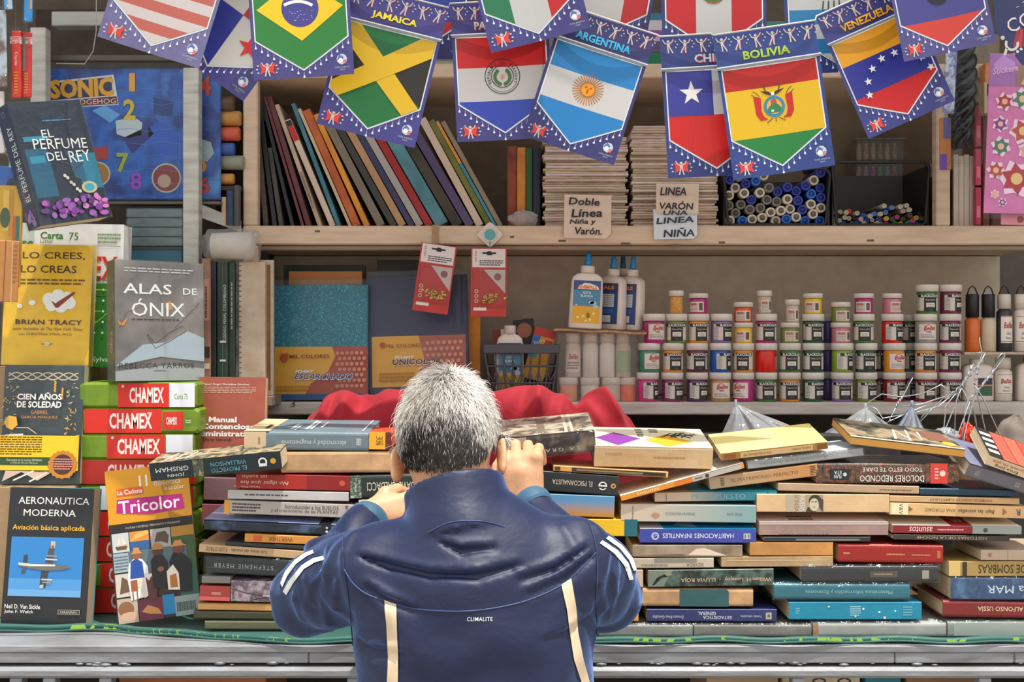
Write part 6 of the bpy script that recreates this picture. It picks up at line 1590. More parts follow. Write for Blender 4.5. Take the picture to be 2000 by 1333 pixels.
for i, (x, c, n_, l_) in enumerate([(1119, '#CFC0B4', 'red-script labelled', 1), (1153, '#DCD4CA', 'plain white', 0), (1186, '#E2DCD4', 'frosted', 0), (1217, '#CDBCA6', 'green-banded', 2)]):
    z = ZJ + Hk1 + .0004
    t = thing('glue_jar', '%s tall jar in the upper row of the film-wrapped pack' % n_, 'jar', Matrix.Translation((xpx(x, YK), YK, z)), 'jars in the film-wrapped pack')
    r = 16 * S(YK) * .97
    q = MB(); q.lathe([(r * .9, 0), (r, .002), (r, Hk2 * .70), (r * .8, Hk2 * .76), (r * .8, Hk2 * .78)], M(c, .35, 'plain'), 24); q.build('body', t)
    q = MB(); q.lathe([(r * .88, Hk2 * .775), (r * .9, Hk2 * .98), (r * .85, Hk2), (.001, Hk2)], LIDC, 24); q.build('lid', t)
    if l_:
        q = MB(); rr = r + .0004
        q.warp = lambda p: ((rr - p.y) * math.sin(p.x / rr), -(rr - p.y) * math.cos(p.x / rr), p.z)
        for k in range(8): q.rect((-1 + k * .25) * rr, .12 * Hk2, (-.75 + k * .25) * rr, .6 * Hk2, M('#D9CCBF' if l_ == 1 else '#9AB08A', .5, 'flat'), .5)
        if l_ == 1: q.text('Bellas', 0, .47 * Hk2, 1.2 * rr, .12 * Hk2, M('#B0281E', .5, 'flat'), 1.5, 0, .02, .3); q.scribble(-.8 * rr, .18 * Hk2, .8 * rr, .36 * Hk2, 3, M('#7A6A60', .5, 'flat'), 1.5)
        else: q.rect(-.9 * rr, .5 * Hk2, .9 * rr, .62 * Hk2, M('#E0A070', .5, 'flat'), 1)
        q.build('label', t)
q = MB()
def wrap(u, v):
    a = u * 2 * math.pi
    w, d = 79 * S(YK), .029
    c_, s_2 = math.cos(a), math.sin(a)
    k = .0022 * math.sin(u * 90 + 9 * v) * math.sin(v * 21) 
    return (w * math.copysign(abs(c_) ** .3, c_) + k, d * math.copysign(abs(s_2) ** .3, s_2) + k, .001 + (Hk1 + Hk2 - .0005) * v)
q.grid(wrap, 72, 22, M('#F6F4F0', .12, 'film', lo=.06, hi=.55, milk=.07, scale=55))
o = q.build('plastic_wrap'); o.location = (xpx(1166, YK), YK, ZJ); tag(o, 'crackled clear film around the pack of jars beside the basket', 'wrap')
zc = ZJ + Hk1 + Hk2 + .0012
t = thing('cardboard_sheet', 'wavy torn cardboard sheet under the glue bottles', 'cardboard', Matrix.Translation((xpx(1170, 2.65), 2.65, zc)) @ Matrix.Rotation(R(2.2), 4, 'Y'))
q = MB(); w = 178 * S(2.65)
q.warp = lambda p: (p.x, p.y, p.z + .0012 * math.sin(p.x * 60))
for i in range(20): q.box(-w / 2 + w * i / 20, -.035 + .003 * math.sin(i * 1.9), 0, -w / 2 + w * (i + 1) / 20, .05, .005, M('#B88A62', .85, 'worn', amt=.3))
q.build('sheet', t)
zg = zc + .0075
flat_bottle('front white glue bottle with a blue nozzle and full front label', 1142, 2.645, zg + .002, 66 * S(2.645), .034, 150 * S(2.645) / .995, 'white glue bottles on the cardboard', glue_art, 0, tilt=3)
flat_bottle('white glue bottle turned sideways, second on the cardboard', 1193, 2.685, zg + .001, 60 * S(2.66), .032, 146 * S(2.66), 'white glue bottles on the cardboard', side_art, -38, tilt=3)
flat_bottle('white glue bottle turned sideways, nearest the paint jars', 1231, 2.69, zg - .0005, 56 * S(2.665), .032, 146 * S(2.665), 'white glue bottles on the cardboard', side_art, -42, tilt=3)
flat_bottle('glue bottle at the back with only its dark blue nozzle showing', 1217, 2.735, zg, 56 * S(2.71), .03, 148 * S(2.71), 'white glue bottles on the cardboard', side_art, 0, nozzle='#16587A')
def green_art(g, W, hb):
    f = lambda c: M(c, .4, 'flat'); a = W * .3
    g.rect(-a * .2, .14 * hb, a * 1.3, .62 * hb, f('#2E5A3C'), .6); g.rect(-a * .2, .38 * hb, a * 1.3, .62 * hb, f('#3A2A3A'), 1); g.rect(-a * .2, .40 * hb, a * 1.3, .44 * hb, f('#C9843A'), 1.4)
zz = ZJ
flat_bottle('white bottle with a green label under the small shelf, behind the hangers', 1907, 2.67, zz, 62 * S(2.67), .04, 100 * S(2.67), 'bottles under the small shelf', green_art, nozzle=None, name='paint_bottle')
round_bottle('white round bottle with red script under the small shelf', 1959, 2.66, zz, 16.5 * s66, 85 * s66, '#D9CDBE', '#CFC4B8', .28, 'x', 'bottles under the small shelf')
flat_bottle('white bottle at the right edge under the small shelf', 2012, 2.67, zz, 60 * S(2.67), .04, 104 * S(2.67), 'bottles under the small shelf', green_art, nozzle=None, cap='#D8401E', name='paint_bottle')

# ------------------------------------------------------------------ grey basket with glue and coloured boxes
YS = 2.635
t = thing('plastic_basket', 'dark grey lattice plastic basket on the lower shelf', 'basket', Matrix.Translation((xpx(1019, YS), YS, ZJ)))
bw1, bw0, bh = 150 * S(YS), 116 * S(YS), 112 * S(YS)
GR = M('#4A4A4E', .45, 'plain')
q = MB()
q.box(-bw1 / 2, 0, bh - .022, bw1 / 2, .004, bh, GR, .0015); q.box(-bw1 / 2, .112, bh - .022, bw1 / 2, .116, bh, GR, .0015)
q.box(-bw1 / 2, .004, bh - .022, -bw1 / 2 + .004, .112, bh, GR); q.box(bw1 / 2 - .004, .004, bh - .022, bw1 / 2, .112, bh, GR)
q.build('rim', t)
q = MB()
q.box(-bw0 / 2, .010, 0, bw0 / 2, .106, .003, GR)
def side(u, v, y): return ((bw0 + (bw1 * .96 - bw0) * v) * (u - .5), y + (.008 * (1 - v) if y < .05 else -.008 * (1 - v)), .003 + (bh - .024) * v)
for y in (.003, .113):
    for k in range(9):
        u = k / 8
        q.tube([side(u, v / 6, y) for v in range(7)], .0024, GR, 6)
    for k in range(8):
        q.tube([side(k / 8, .08, y), side((k + .5) / 8, .34, y), side((k + 1) / 8, .08, y)], .0022, GR, 6)
        q.tube([side(k / 8, .62, y), side((k + .5) / 8, .38, y), side((k + 1) / 8, .62, y)], .0022, GR, 6)
    for v in (.0, .36, .72):
        q.tube([side(u / 8, v, y) for u in range(9)], .0026, GR, 6)
for sg in (-1, 1):
    for k in range(7):
        yy = .004 + .018 * k
        q.tube([(sg * (bw0 + (bw1 * .96 - bw0) * v / 4) / 2, .008 + (.098) * k / 6, .003 + (bh - .024) * v / 4) for v in range(5)], .0024, GR, 6)
q.build('lattice', t)
bx = xpx(1019, YS)
flat_bottle('glue bottle standing in the grey basket', 996, YS + .036, ZJ + .0045, 56 * S(YS), .030, 178 * S(YS), 'things in the grey basket', glue_art, 0, nozzle=None)
def carton_in(label, x, y, base, W, H, th, roll, col, art, name='glue_box'):
    T = frame(P(x, base, y), roll, 0, 3); t_ = thing(name, label, 'box', T, 'things in the grey basket')
    q = MB(); q.box(-W / 2, 0, 0, W / 2, th, H, M(col, .5, 'plain'), .001); q_art(q, art, W, H); q.build('carton', t_)
carton_in('colourful glue-stick box tilted in the grey basket', 1040, YS + .062, 742, .052, .125, .014, -15, '#E0A030',
          [('r', 0, .5, .35, 1, '#2A6AB4'), ('r', 0, .85, 1, 1, '#C83028'), ('r', .0, .42, .4, .6, '#2AA0A8'), ('p', [(.3, .5), (.6, .85), (1, .85), (1, .5)], '#E8A02C'), ('t', 'barra', .35, .75, .5, .08, WH, 30), ('c', .8, .62, .06, '#2A4AA0'), ('r', .6, .72, .95, .8, '#D83A2C')])
carton_in('black photo box behind the glue-stick box in the grey basket', 1038, YS + .084, 744, .05, .15, .010, 8, '#241E1C', [('c', .5, .82, .12, '#A8644A')])
carton_in('red and white flat box leaning at the left of the grey basket', 988, YS + .080, 744, .045, .125, .010, 5, '#D9CFC6', [('r', 0, .5, .45, 1, '#8E2A26')])

# ------------------------------------------------------------------ foam sheet packs standing on the lower shelf at the left
def pack(label, x0, x1, y0, y1, Y, th, col, art, roll=0, pitch=5):
    W = (x1 - x0) * S(Y); H_ = (y1 - y0) * S(Y)
    T = frame(Vector((xpx((x0 + x1) / 2, Y), Y, ZJ + .0024 + abs(roll) * .0016)), roll, 0, pitch)
    t = thing('foam_sheet_pack', label, 'craft pack', T)
    q = MB(); q.box(-W / 2, 0, 0, W / 2, th, H_, col, .001); q.build('sheets', t)
    g = MB(T=Matrix.Translation((0, -.0006, 0))); q_art(g, art, W, H_); g.build('paper_band', t)
    f = MB(); e = .002
    def sh(u, v):
        a = u * 4; per = [(-W / 2 - e, -e - .0012), (W / 2 + e, -e - .0012), (W / 2 + e, th + e), (-W / 2 - e, th + e)]
        k = int(a) % 4; fr = a - int(a); p, n_ = per[k], per[(k + 1) % 4]
        return (p[0] + (n_[0] - p[0]) * fr, p[1] + (n_[1] - p[1]) * fr - .003 * abs(math.sin(u * 47 + v * 11) * math.sin(v * 17 + u * 9)) * (k == 0), .0005 + (H_ + .012) * v)
    f.grid(sh, 40, 22, M('#F2F8FA', .08, 'film', lo=.04, hi=1, scale=13, milk=.03)); f.build('plastic_wrap', t)
    return t
Yf = 2.64
dots = lambda x0, y0, x1, y1, nx, ny: [('c', x0 + (x1 - x0) * (i + .5 * (j % 2)) / nx, y0 + (y1 - y0) * j / ny, .016, '#D98A6A') for i in range(nx) for j in range(ny)]
pack('teal glitter foam pack with an orange paper band, nearest the numbered edge', 532, 718, 549, 776, Yf, .012, M('#13707F', .4, 'glitter', other='#35B8CC'),
     [('r', .02, .05, 1, .46, '#EDAA22'), ('p', [(.62, .46), (1, .46), (1, .05), (.35, .05), (.4, .14), (.58, .24), (.66, .38)], '#B4421C')] + dots(.68, .12, .99, .45, 6, 7) +
     [('p', [(.09, .40), (.17, .40), (.16, .34), (.12, .32), (.08, .36)], '#A8501E'), ('t', 'MIL COLORES', .39, .375, .42, .032, '#7A3A18', 0, {'bold': .01}), ('t', 'FOAMY', .34, .245, .2, .026, WH, 0, {'shear': .3, 'bold': .04}), ('t', 'ESCARCHADO', .54, .20, .62, .058, '#E6E9F2', 0, {'shear': .3, 'bold': .05}), ('t', 'ESCARCHADO', .54, .202, .61, .05, '#1F2F6E', 0, {'shear': .3, 'bold': .01}), ('r', 0, 0, 1, .05, '#1F4A7A'), ('s', .05, .075, .4, .13, 2, '#B4781C')], 0.4)
pack('dark blue plain foam pack with an orange paper band behind the head', 722, 918, 533, 776, Yf + .018, .012, M('#26294E', .45, 'plain'),
     [('r', .03, .10, .97, .51, '#EBA634'), ('p', [(.5, .51), (.97, .51), (.97, .10), (.4, .10), (.56, .3)], '#B45A44')] + dots(.56, .2, .95, .5, 7, 6) +
     [('c', .14, .44, .022, '#A8501E'), ('t', 'MIL COLORES', .35, .43, .34, .028, '#7A3A18'), ('t', 'FOAMY', .36, .335, .2, .026, '#E6DFD0', 0, {'shear': .2, 'bold': .04}), ('t', 'UNICOLOR', .48, .295, .50, .05, '#E6DFD0', 0, {'shear': .1, 'bold': .05}), ('t', 'UNICOLOR', .48, .297, .49, .044, '#23262E', 0, {'shear': .1, 'bold': .02}), ('s', .1, .14, .45, .22, 3, '#A8741E')], 1.6)
for lab, x0, x1, y0, Yq, th, c in [('orange foam sheet pack behind the teal glitter one', 562, 706, 530, 2.705, .016, '#C9803A'), ('dark green foam sheet pack at the back left of the lower shelf', 552, 712, 518, 2.737, .014, '#1F3A2A'),
                                ('orange foam sheet pack showing at the right of the dark blue one', 815, 938, 616, 2.705, .018, '#E08A1E'), ('black foam sheet pack standing behind the dark blue one', 735, 880, 508, 2.737, .016, '#2A2826')]:
    W = (x1 - x0) * S(Yq); H_ = zpx(y0, Yq) - ZJ
    t = thing('foam_sheet_pack', lab, 'craft pack', frame(Vector((xpx((x0 + x1) / 2, Yq), Yq, ZJ + .001)), 0, 0, 2))
    q = MB(); q.box(-W / 2, 0, 0, W / 2, th, H_, M(c, .5, 'plain'), .001); q.build('sheets', t)

# two carded packs of brass pins hanging from the shelf edge, and the tape and sticky hook that hold them
def pin_card(label, x, y_top, roll, Yp=2.578):
    s_ = S(Yp); W, H_ = 70 * s_, 134 * s_
    t = thing('pin_pack', label, 'pack', frame(P(x, y_top, Yp), roll), 'carded brass pins hanging from the shelf edge')
    q = MB()
    q.box(-W / 2, 0, -H_, W / 2, .0012, 0, M('#B9302A', .4, 'plain'), .0004)
    q.rect(-W * .46, -H_ * .28, W * .46, -H_ * .01, M('#D9D0CC', .4, 'flat'), 1)
    q.poly([(-W * .14, -H_ * .315), (W * .46, -H_ * .315), (W * .46, -H_ * .66)], M('#C9BDB8', .4, 'flat'), 1); q.disc(W * .25, -H_ * .42, W * .10, M('#8A5A5E', .4, 'flat'), 1.6)
    q.poly([(-W * .2, -H_ * .06), (-W * .17, -H_ * .085), (-W * .07, -H_ * .085), (-W * .04, -H_ * .105), (W * .08, -H_ * .105), (W * .10, -H_ * .085), (W * .2, -H_ * .085), (W * .2, -H_ * .06), (W * .08, -H_ * .06), (W * .05, -H_ * .045), (-W * .03, -H_ * .045), (-W * .06, -H_ * .06)], M('#241E1C', .6, 'flat'), 1.6)
    q.scribble(-W * .26, -H_ * .26, W * .4, -H_ * .17, 3, M('#4A3E3E', .5, 'flat'), 1.6); q.text('ARTES', -W * .36, -H_ * .12, .16 * H_, .05 * W, M('#A8403A', .5, 'flat'), 1.6, 90)
    q.rect(-W * .42, -H_ * .91, -W * .06, -H_ * .865, M('#E2DCD6', .4, 'flat'), 1)
    for k in range(3): q.ring(-W * .34, -H_ * (.63 + .07 * k), W * .03, W * .055, M('#E0B8A0', .4, 'flat'), 1)
    q.build('backing_card', t)
    r = random.Random(x)
    g = MB(); br = M('#D9B45A', .22, 'plain', metal=.9)
    for k in range(26):
        px, pz = r.gauss(.03, .17) * W, -H_ * (.74 + r.uniform(-.07, .05)); a = r.uniform(-.7, .7)
        g.tube([(px, -.004 - r.random() * .002, pz), (px + .008 * math.cos(a), -.004, pz + .008 * math.sin(a))], .0011, br, 6)
        g.disc(px, pz, .0026, br, 14, n=10)
    p_ = g.build('pins', t); p_['kind'] = 'stuff'
    f = MB(); 
    def bl(u, v):
        x_, z_ = W * .92 * (u - .5), -H_ * (.30 + .58 * v)
        d = min(1, 6 * min(u, 1 - u, v, 1 - v)); return (x_, -.0012 - .0085 * d ** .5, z_)
    f.grid(bl, 16, 20, M('#F4F2F0', .06, 'film', scale=22)); f.build('blister', t)
    return t
pin_card('left carded pack of brass pins, tilted, hanging by a strip of tape', 858, 478, -8, 2.572)
pin_card('right carded pack of brass pins, hanging straight from the diamond hook', 955, 485, -.5, 2.574)
Yh = 2.596
t = thing('adhesive_hook', 'white diamond-shaped sticky hook with a teal centre on the shelf edge', 'hook', Matrix.Translation(P(957, 459, Yh)))
q = MB(); s_ = S(Yh); q.prism([(x * s_, z * s_) for x, z in [(0, -25), (6, -20), (22, -4), (25, 0), (22, 5), (5, 22), (0, 25), (-5, 22), (-22, 5), (-25, 0), (-22, -4), (-6, -20)]], -.002, .002, M('#DDCDBE', .4)); q.build('base', t)
q = MB(); q.ring(0, 0, 11 * s_, 14 * s_, M('#C9C4BE', .3, 'flat'), 9); q.disc(0, 0, 11.5 * s_, M('#5AA4A4', .3, 'flat'), 8.4); q.build('button', t)
q = MB(); q.tube([(0, -.003, -14 * s_), (0, -.009, -20 * s_), (.0, -.013, -27 * s_), (.001, -.018, -31 * s_), (.001, -.021, -28 * s_)], .0011, M('#8A8A88', .3, metal=.8), 8); q.build('hook', t)
q = MB(); q.box(-.007, 0, -.03, .007, .0006, .022, M('#A8865A', .4, 'worn')); q.tube([(0, -.001, -.028), (.001, -.012, -.033), (.001, -.020, -.034), (.001, -.024, -.031)], .0009, M('#B9B4AC', .3, metal=.6), 6)
o = q.build('tape_strip'); o.location = P(850, 458, 2.597); tag(o, 'brown tape strip with a bent pin holding the tilted pin pack', 'tape')
# ------------------------------------------------------------------ red cloth heaped behind the man
def heap(label, pts, Yc, dep, seed, mat, name='red_cloth', low=930):
    """soft folded cloth; pts: its upper outline as seen, from left to right"""
    r = random.Random(seed)
    n = 90; m = 34
    xs = [p[0] for p in pts]
    ph = [r.uniform(0, 6) for _ in range(8)]
    def top(px):
        for (x0, y0), (x1, y1) in zip(pts, pts[1:]):
            if x0 <= px <= x1:
                f = (px - x0) / (x1 - x0); f = f * f * (3 - 2 * f); return y0 + (y1 - y0) * f
        return pts[-1][1]
    zlow = zpx(low, Yc)
    def fn(u, v):
        px = xs[0] + (xs[-1] - xs[0]) * u
        zt_ = zpx(top(px), Yc)
        h = max(zt_ - zlow, .002)
        a = math.pi * (v * 1.0)                       # front foot, over the top, back foot
        y = Yc - dep * math.cos(a) * (.55 + .45 * math.sin(math.pi * u) ** .3)
        zz = zlow + h * math.sin(a) ** .62
        f1 = math.sin(px * .045 + 5 * v + ph[0] + 2.2 * math.sin(px * .017 + ph[1]))
        f2 = math.sin(px * .09 - 9 * v + ph[2] + 1.6 * math.sin(px * .03 + ph[3]))
        f3 = math.sin(px * .021 + 11 * v + ph[4])
        amp = .017 * math.sin(a)
        sharp = lambda t: 1 - 2 * abs(math.sin(t / 2)) ** .7
        d = amp * (f1 + .6 * f2 + .8 * sharp(px * .06 + 7 * v + ph[5] + 2 * math.sin(v * 6 + px * .02)))
        return (xpx(px, Yc), y - d * abs(math.cos(a)) - .6 * d, zz + d * .35 * math.sin(a) - .003)
    q = MB(); q.grid(fn, n, m, mat)
    o = q.build(name)
    md = o.modifiers.new('smooth', 'SUBSURF'); md.levels = 1; md.render_levels = 1
    return tag(o, label, 'cloth')
RC = M('#A00A20', .8, 'cloth', amt=.08, sheen=.08, wr=8)
heap('bright red crumpled cloth heaped behind the head', [(586, 850), (604, 800), (640, 762), (668, 748), (705, 768), (728, 765), (752, 752), (790, 766), (850, 780), (975, 760), (1010, 757), (1050, 752), (1095, 762), (1120, 786), (1150, 758), (1178, 756), (1205, 782), (1228, 806), (1246, 836), (1262, 880)], 2.44, .075, 5, RC)

# what the cloth and the rear books stand on
# ------------------------------------------------------------------ wire hangers standing in the pile
WIRE = M('#C9CED2', .25, 'plain', metal=.9)
def hanger(label, neck, hook_dir, body, Yw, hookpx=None):
    """neck: px points from the hook tip to the end of the twist; body: closed run of px points with their depths"""
    q = MB()
    q.tube([P(x, y, Yw + d) for x, y, d in body], .0013, WIRE, 8)
    pts = [P(x, y, Yw + d) for x, y, d in neck]
    q.tube(pts, .0014, WIRE, 8)
    if hook_dir:
        a, c = pts[hook_dir[0]], pts[hook_dir[1]]
        tw = []
        for k in range(40):
            t = k / 39; p = a.lerp(c, t); an = t * 26
            tw.append(p + Vector((.0022 * math.cos(an), .0022 * math.sin(an), .0012 * math.sin(an))))
        q.tube(tw, .0012, WIRE, 6)
    return tag(q.build('wire_hanger'), label, 'hanger', 'wire coat hangers in the pile')
hanger('wire hanger leaning left with a long shallow shoulder, tip highest', [(1913, 660, .0), (1914, 672, 0), (1918, 690, 0), (1912, 712, 0), (1890, 738, 0), (1862, 770, 0)], (3, 5), [(1862, 770, 0), (1832, 795, 0), (1790, 806, 0), (1755, 812, .01), (1724, 818, .02), (1712, 800, .03), (1698, 793, .04), (1686, 808, .04), (1690, 790, .04), (1722, 770, .04), (1760, 776, .03), (1800, 770, .02), (1838, 752, .01), (1862, 770, 0)], 2.40)
hanger('wire hanger with its twisted neck rising to the right, second from the tip', [(1905, 690, 0), (1922, 688, 0), (1918, 704, 0), (1898, 726, 0), (1880, 748, 0), (1868, 768, 0)], (2, 5), [(1868, 768, 0), (1846, 794, 0), (1846, 812, 0), (1842, 850, .0), (1836, 880, 0), (1842, 850, .01), (1862, 800, .02), (1872, 784, .02), (1868, 768, 0)], 2.37)
hanger('wire hanger with a tall narrow loop, right of the twisted pair', [(1946, 702, 0), (1958, 690, 0), (1963, 695, 0), (1945, 720, 0), (1925, 745, 0), (1905, 770, 0)], (3, 5), [(1905, 770, 0), (1892, 778, 0), (1885, 800, 0), (1880, 850, 0), (1881, 892, 0), (1884, 850, .02), (1900, 786, .02), (1922, 745, .02), (1958, 696, .01), (1963, 691, 0)], 2.34)
hanger('wire hanger with two long straight legs spreading to the right edge', [(1925, 690, 0), (1912, 712, 0), (1905, 735, 0), (1903, 752, 0)], (1, 3), [(1903, 752, 0), (1912, 766, 0), (1922, 782, 0), (1930, 800, 0), (1955, 855, 0), (1984, 888, 0), (2010, 915, .02), (1960, 880, .02), (1934, 868, .02), (1924, 840, .02), (1912, 785, .02), (1903, 752, 0)], 2.315)
hanger('wire hanger with one straight leg dropping behind the violet book', [(1900, 712, 0), (1888, 740, 0), (1878, 758, 0)], (0, 2), [(1878, 758, 0), (1868, 782, 0), (1866, 800, 0), (1864, 860, 0), (1870, 850, .02), (1895, 785, .01), (1905, 815, .01), (1915, 868, 0), (1900, 800, .02), (1878, 758, 0)], 2.355)
hanger('low wire hanger lying over the clear bags at the left of the bunch', [(1783, 738, 0), (1777, 748, 0), (1764, 774, 0), (1750, 795, 0)], (2, 3), [(1750, 795, 0), (1736, 824, 0), (1712, 838, .01), (1740, 822, .02), (1790, 800, .03), (1830, 784, .03), (1800, 815, .03), (1796, 826, .03), (1830, 790, .02), (1850, 770, .02), (1870, 766, .02), (1800, 790, .01), (1750, 795, 0)], 2.42)
# ------------------------------------------------------------------ clear plastic bags in the pile
FILM = M('#F2F8FC', .14, 'film', lo=.3, hi=1, milk=.26, scale=30)
def bag(label, tri, Yb, dep, mat=FILM, seed=1):
    """gathered bag: outline as seen, drawn up to its knot"""
    q = MB(); r = random.Random(seed)
    (ax, ay), (lx, ly), (rx, ry) = tri
    def fn(u, v):
        v2 = v ** .95
        px = ax + ((lx + (rx - lx) * u) - ax) * v2; py = ay + ((ly + (ry - ly) * u) - ay) * (v ** .9)
        fold = math.sin(u * 17 + seed) * .008 * v + math.sin(u * 41 + 5 * v + seed) * .0035 * v
        y = Yb - dep * math.sin(math.pi * u) * v + fold
        p = P(px, py, Yb); return (p.x, y, p.z + .004 * math.sin(u * 23 + 7 * v) * v * (1 - v))
    q.grid(fn, 44, 24, mat)
    def fb(u, v):
        p = Vector(fn(u, v)); return (p.x, 2 * Yb - p.y + .01 * v, p.z)
    q.grid(fb, 22, 12, mat)
    p0 = P(ax, ay, Yb)
    q.tube([p0 + Vector((0, 0, .008)), p0, p0 + Vector((.002, 0, -.008))], .003, mat, 8)
    return tag(q.build('clear_plastic_bag'), label, 'bag')
bag('clear plastic bag gathered to a point behind the yellow-topped paperback', [(1437, 788), (1398, 872), (1590, 850)], 2.42, .05, seed=2)
bag('clear plastic bag sloping up behind the bent dark paperback', [(1690, 795), (1612, 846), (1756, 846)], 2.36, .04, seed=7)
bag('blue-tinted crinkled bag under the hangers', [(1781, 790), (1742, 848), (1812, 850)], 2.385, .035, M('#7FB4E6', .14, 'film', lo=.2, hi=.8, milk=.3, scale=60), 4)
q = MB(); q.grid(crump(0, 0, 0, .026, .03, .022, .16, 9), 36, 18, M('#8A1E2A', .35, 'plain', amt=.3)); o = q.build('ribbon_bundle'); o.location = P(1868, 868, 2.46); tag(o, 'dark red shiny ribbon bundle behind the hanger legs', 'ribbon')
q = MB(); q.grid(crump(0, 0, 0, .018, .02, .028, .2, 14), 36, 18, M('#E8381C', .25, 'plain')); o = q.build('ribbon_bow'); o.location = P(1889, 858, 2.41); tag(o, 'bright orange-red shiny bow between the hanger legs', 'ribbon')
q = MB(); q.grid(crump(0, 0, 0, .028, .02, .016, .14, 21), 36, 18, FILM); o = q.build('clear_wrap_scrap'); o.location = P(1846, 852, 2.37); tag(o, 'small crumpled clear wrap at the foot of the hangers', 'wrap')
t = thing('stuffed_sack', 'dull grey-brown lumpy sack at the right edge behind the hangers', 'sack', Matrix.Translation(P(1990, 880, 2.50)))
q = MB(); q.grid(crump(0, 0, 0, .06, .05, .075, .06, 31), 40, 24, M('#7E7266', .8, 'cloth')); q.grid(crump(-.055, -.02, -.03, .035, .04, .03, .06, 33), 30, 16, M('#7E7266', .8, 'cloth')); q.build('sack', t)
t = thing('cardboard_carton', 'flat brown carton left of the lumpy sack', 'box', Matrix.Translation((xpx(1892, 2.52), 2.515, 1.181)))
q = MB(); q.box(-.03, 0, 0, .03, .05, .10, M('#8E6A44', .8, 'worn')); q.build('body', t)
# dark bundles of stock under the lower shelf that the heap rests on
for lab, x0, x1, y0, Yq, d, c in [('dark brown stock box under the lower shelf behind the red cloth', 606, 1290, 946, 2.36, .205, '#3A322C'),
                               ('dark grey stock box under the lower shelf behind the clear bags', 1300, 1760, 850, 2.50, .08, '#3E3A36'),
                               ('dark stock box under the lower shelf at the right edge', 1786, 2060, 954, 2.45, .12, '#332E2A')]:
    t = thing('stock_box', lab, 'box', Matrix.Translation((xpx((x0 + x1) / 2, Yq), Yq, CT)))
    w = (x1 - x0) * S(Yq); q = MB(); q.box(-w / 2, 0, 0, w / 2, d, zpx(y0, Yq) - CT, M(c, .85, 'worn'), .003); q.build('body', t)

# ------------------------------------------------------------------ left side: white post, side shelf and what hangs there
WPT = M('#C9C9C0', .5, 'paint', other='#9A968A')
rack = thing('display_rack', 'white painted timber rack post with a slanting side shelf, left of the leaning books', 'rack', Matrix.Translation(P(373, 1235, 2.525)))
def rpart(name, fn):
    q = MB(); q.T = Matrix.Translation(-P(373, 1235, 2.525)); fn(q); return q.build(name, rack)
YW = 2.525
rpart('post', lambda q: q.box(xpx(357, YW), YW, CT + .001, xpx(388, YW), YW + .03, zpx(132, YW), WPT, .002))
rpart('post', lambda q: q.box(xpx(66, YW), YW - .02, zpx(330, YW), xpx(96, YW), YW + .01, zpx(58, YW), WPT, .002))
rpart('crossbar', lambda q: q.box(xpx(66, YW), YW + .031, zpx(112, YW), xpx(388, YW), YW + .045, zpx(100, YW), M('#5A534A', .6, 'paint'), .002))
rpart('top_rail', lambda q: q.box(xpx(100, YW + .1), YW + .1, zpx(50, YW + .1), xpx(470, YW + .1), YW + .14, zpx(22, YW + .1), M('#B4B6B0', .5, 'paint'), .002))
def sidesh(q):
    a, c = P(390, 411, 2.556), P(471, 443, 2.598)
    pr = [(a, .031), (c, .026)]
    vs_ = []
    for p, h in pr:
        vs_ += [p + Vector((0, 0, h / 2)), p - Vector((0, 0, h / 2)), Vector((p.x, 2.599, p.z - h / 2)) + Vector((0, .0, 0)), Vector((p.x, 2.599, p.z + h / 2))]
    q.add(vs_, [(0, 1, 5, 4), (1, 2, 6, 5), (2, 3, 7, 6), (3, 0, 4, 7), (0, 3, 2, 1), (4, 5, 6, 7)], M('#C4C6BE', .5, 'paint', other='#A4A098'))
rpart('side_shelf', sidesh)
rpart('lower_shelf', lambda q: q.box(xpx(215, 2.56), 2.556, zpx(520, 2.56), xpx(357, 2.56), 2.66, zpx(489, 2.56), M('#3E7488', .5, 'paint'), .002))
rpart('back_board', lambda q: q.box(-1.22, 2.885, zpx(640, 2.88), xl - .001, 2.90, 2.35, M('#4A4036', .8, 'worn')))
YQ = 2.572
t = thing('puzzle_bag', 'blue number puzzle in a clear bag behind the white post', 'toy', Matrix.Translation(P(262, 391, YQ)))
w, h = 336 * S(YQ), 258 * S(YQ)
q = MB(); q.box(-w / 2, 0, 0, w / 2, .010, h, M('#2456A8', .35, 'mottle', cols=['#16357E', '#2F6AC4', '#1E4A9A', '#4A8AD0'], scale=9), .003)
f = lambda c: M(c, .35, 'flat')
U_ = lambda px: (px - 262) * S(YQ); V_ = lambda py: (391 - py) * S(YQ); s_ = S(YQ)
q.poly([(U_(x), V_(y)) for x, y in [(94, 160), (222, 146), (232, 205), (94, 213)]], f('#D9DCE0'), 1)
q.poly([(U_(x), V_(y)) for x, y in [(94, 164), (218, 150), (220, 186), (94, 197)]], f('#1E2A5A'), 1.5)
q.text('SONIC', U_(160), V_(172), 124 * s_, 38 * s_, f('#F0A81E'), 2.4, 3, .05)
q.poly([(U_(x), V_(y)) for x, y in [(94, 199), (228, 188), (230, 203), (94, 211)]], f('#7A2420'), 2); q.text('THE HEDGEHOG', U_(163), V_(199.5), 128 * s_, 10 * s_, f('#E6DCD0'), 3, 2)
for ch, x, y, sz, c in [('1', 258, 161, 36, '#F2A23A'), ('2', 253, 214, 40, '#E0C020'), ('7', 240, 318, 38, '#A8B42A'), ('8', 266, 354, 34, '#9A4AC0'), ('4', 400, 168, 38, '#D8482A'), ('0', 392, 325, 26, '#F0A02A'), ('6', 398, 362, 32, '#E0401E')]:
    k = 12 if ch == '1' else 24; q.text(ch, U_(x), V_(y), (k + 2) * s_, sz * s_, f('#1A2A5A'), 1.4, 0, .06); q.text(ch, U_(x), V_(y), k * s_, sz * s_, f(c), 2, 0, .03)
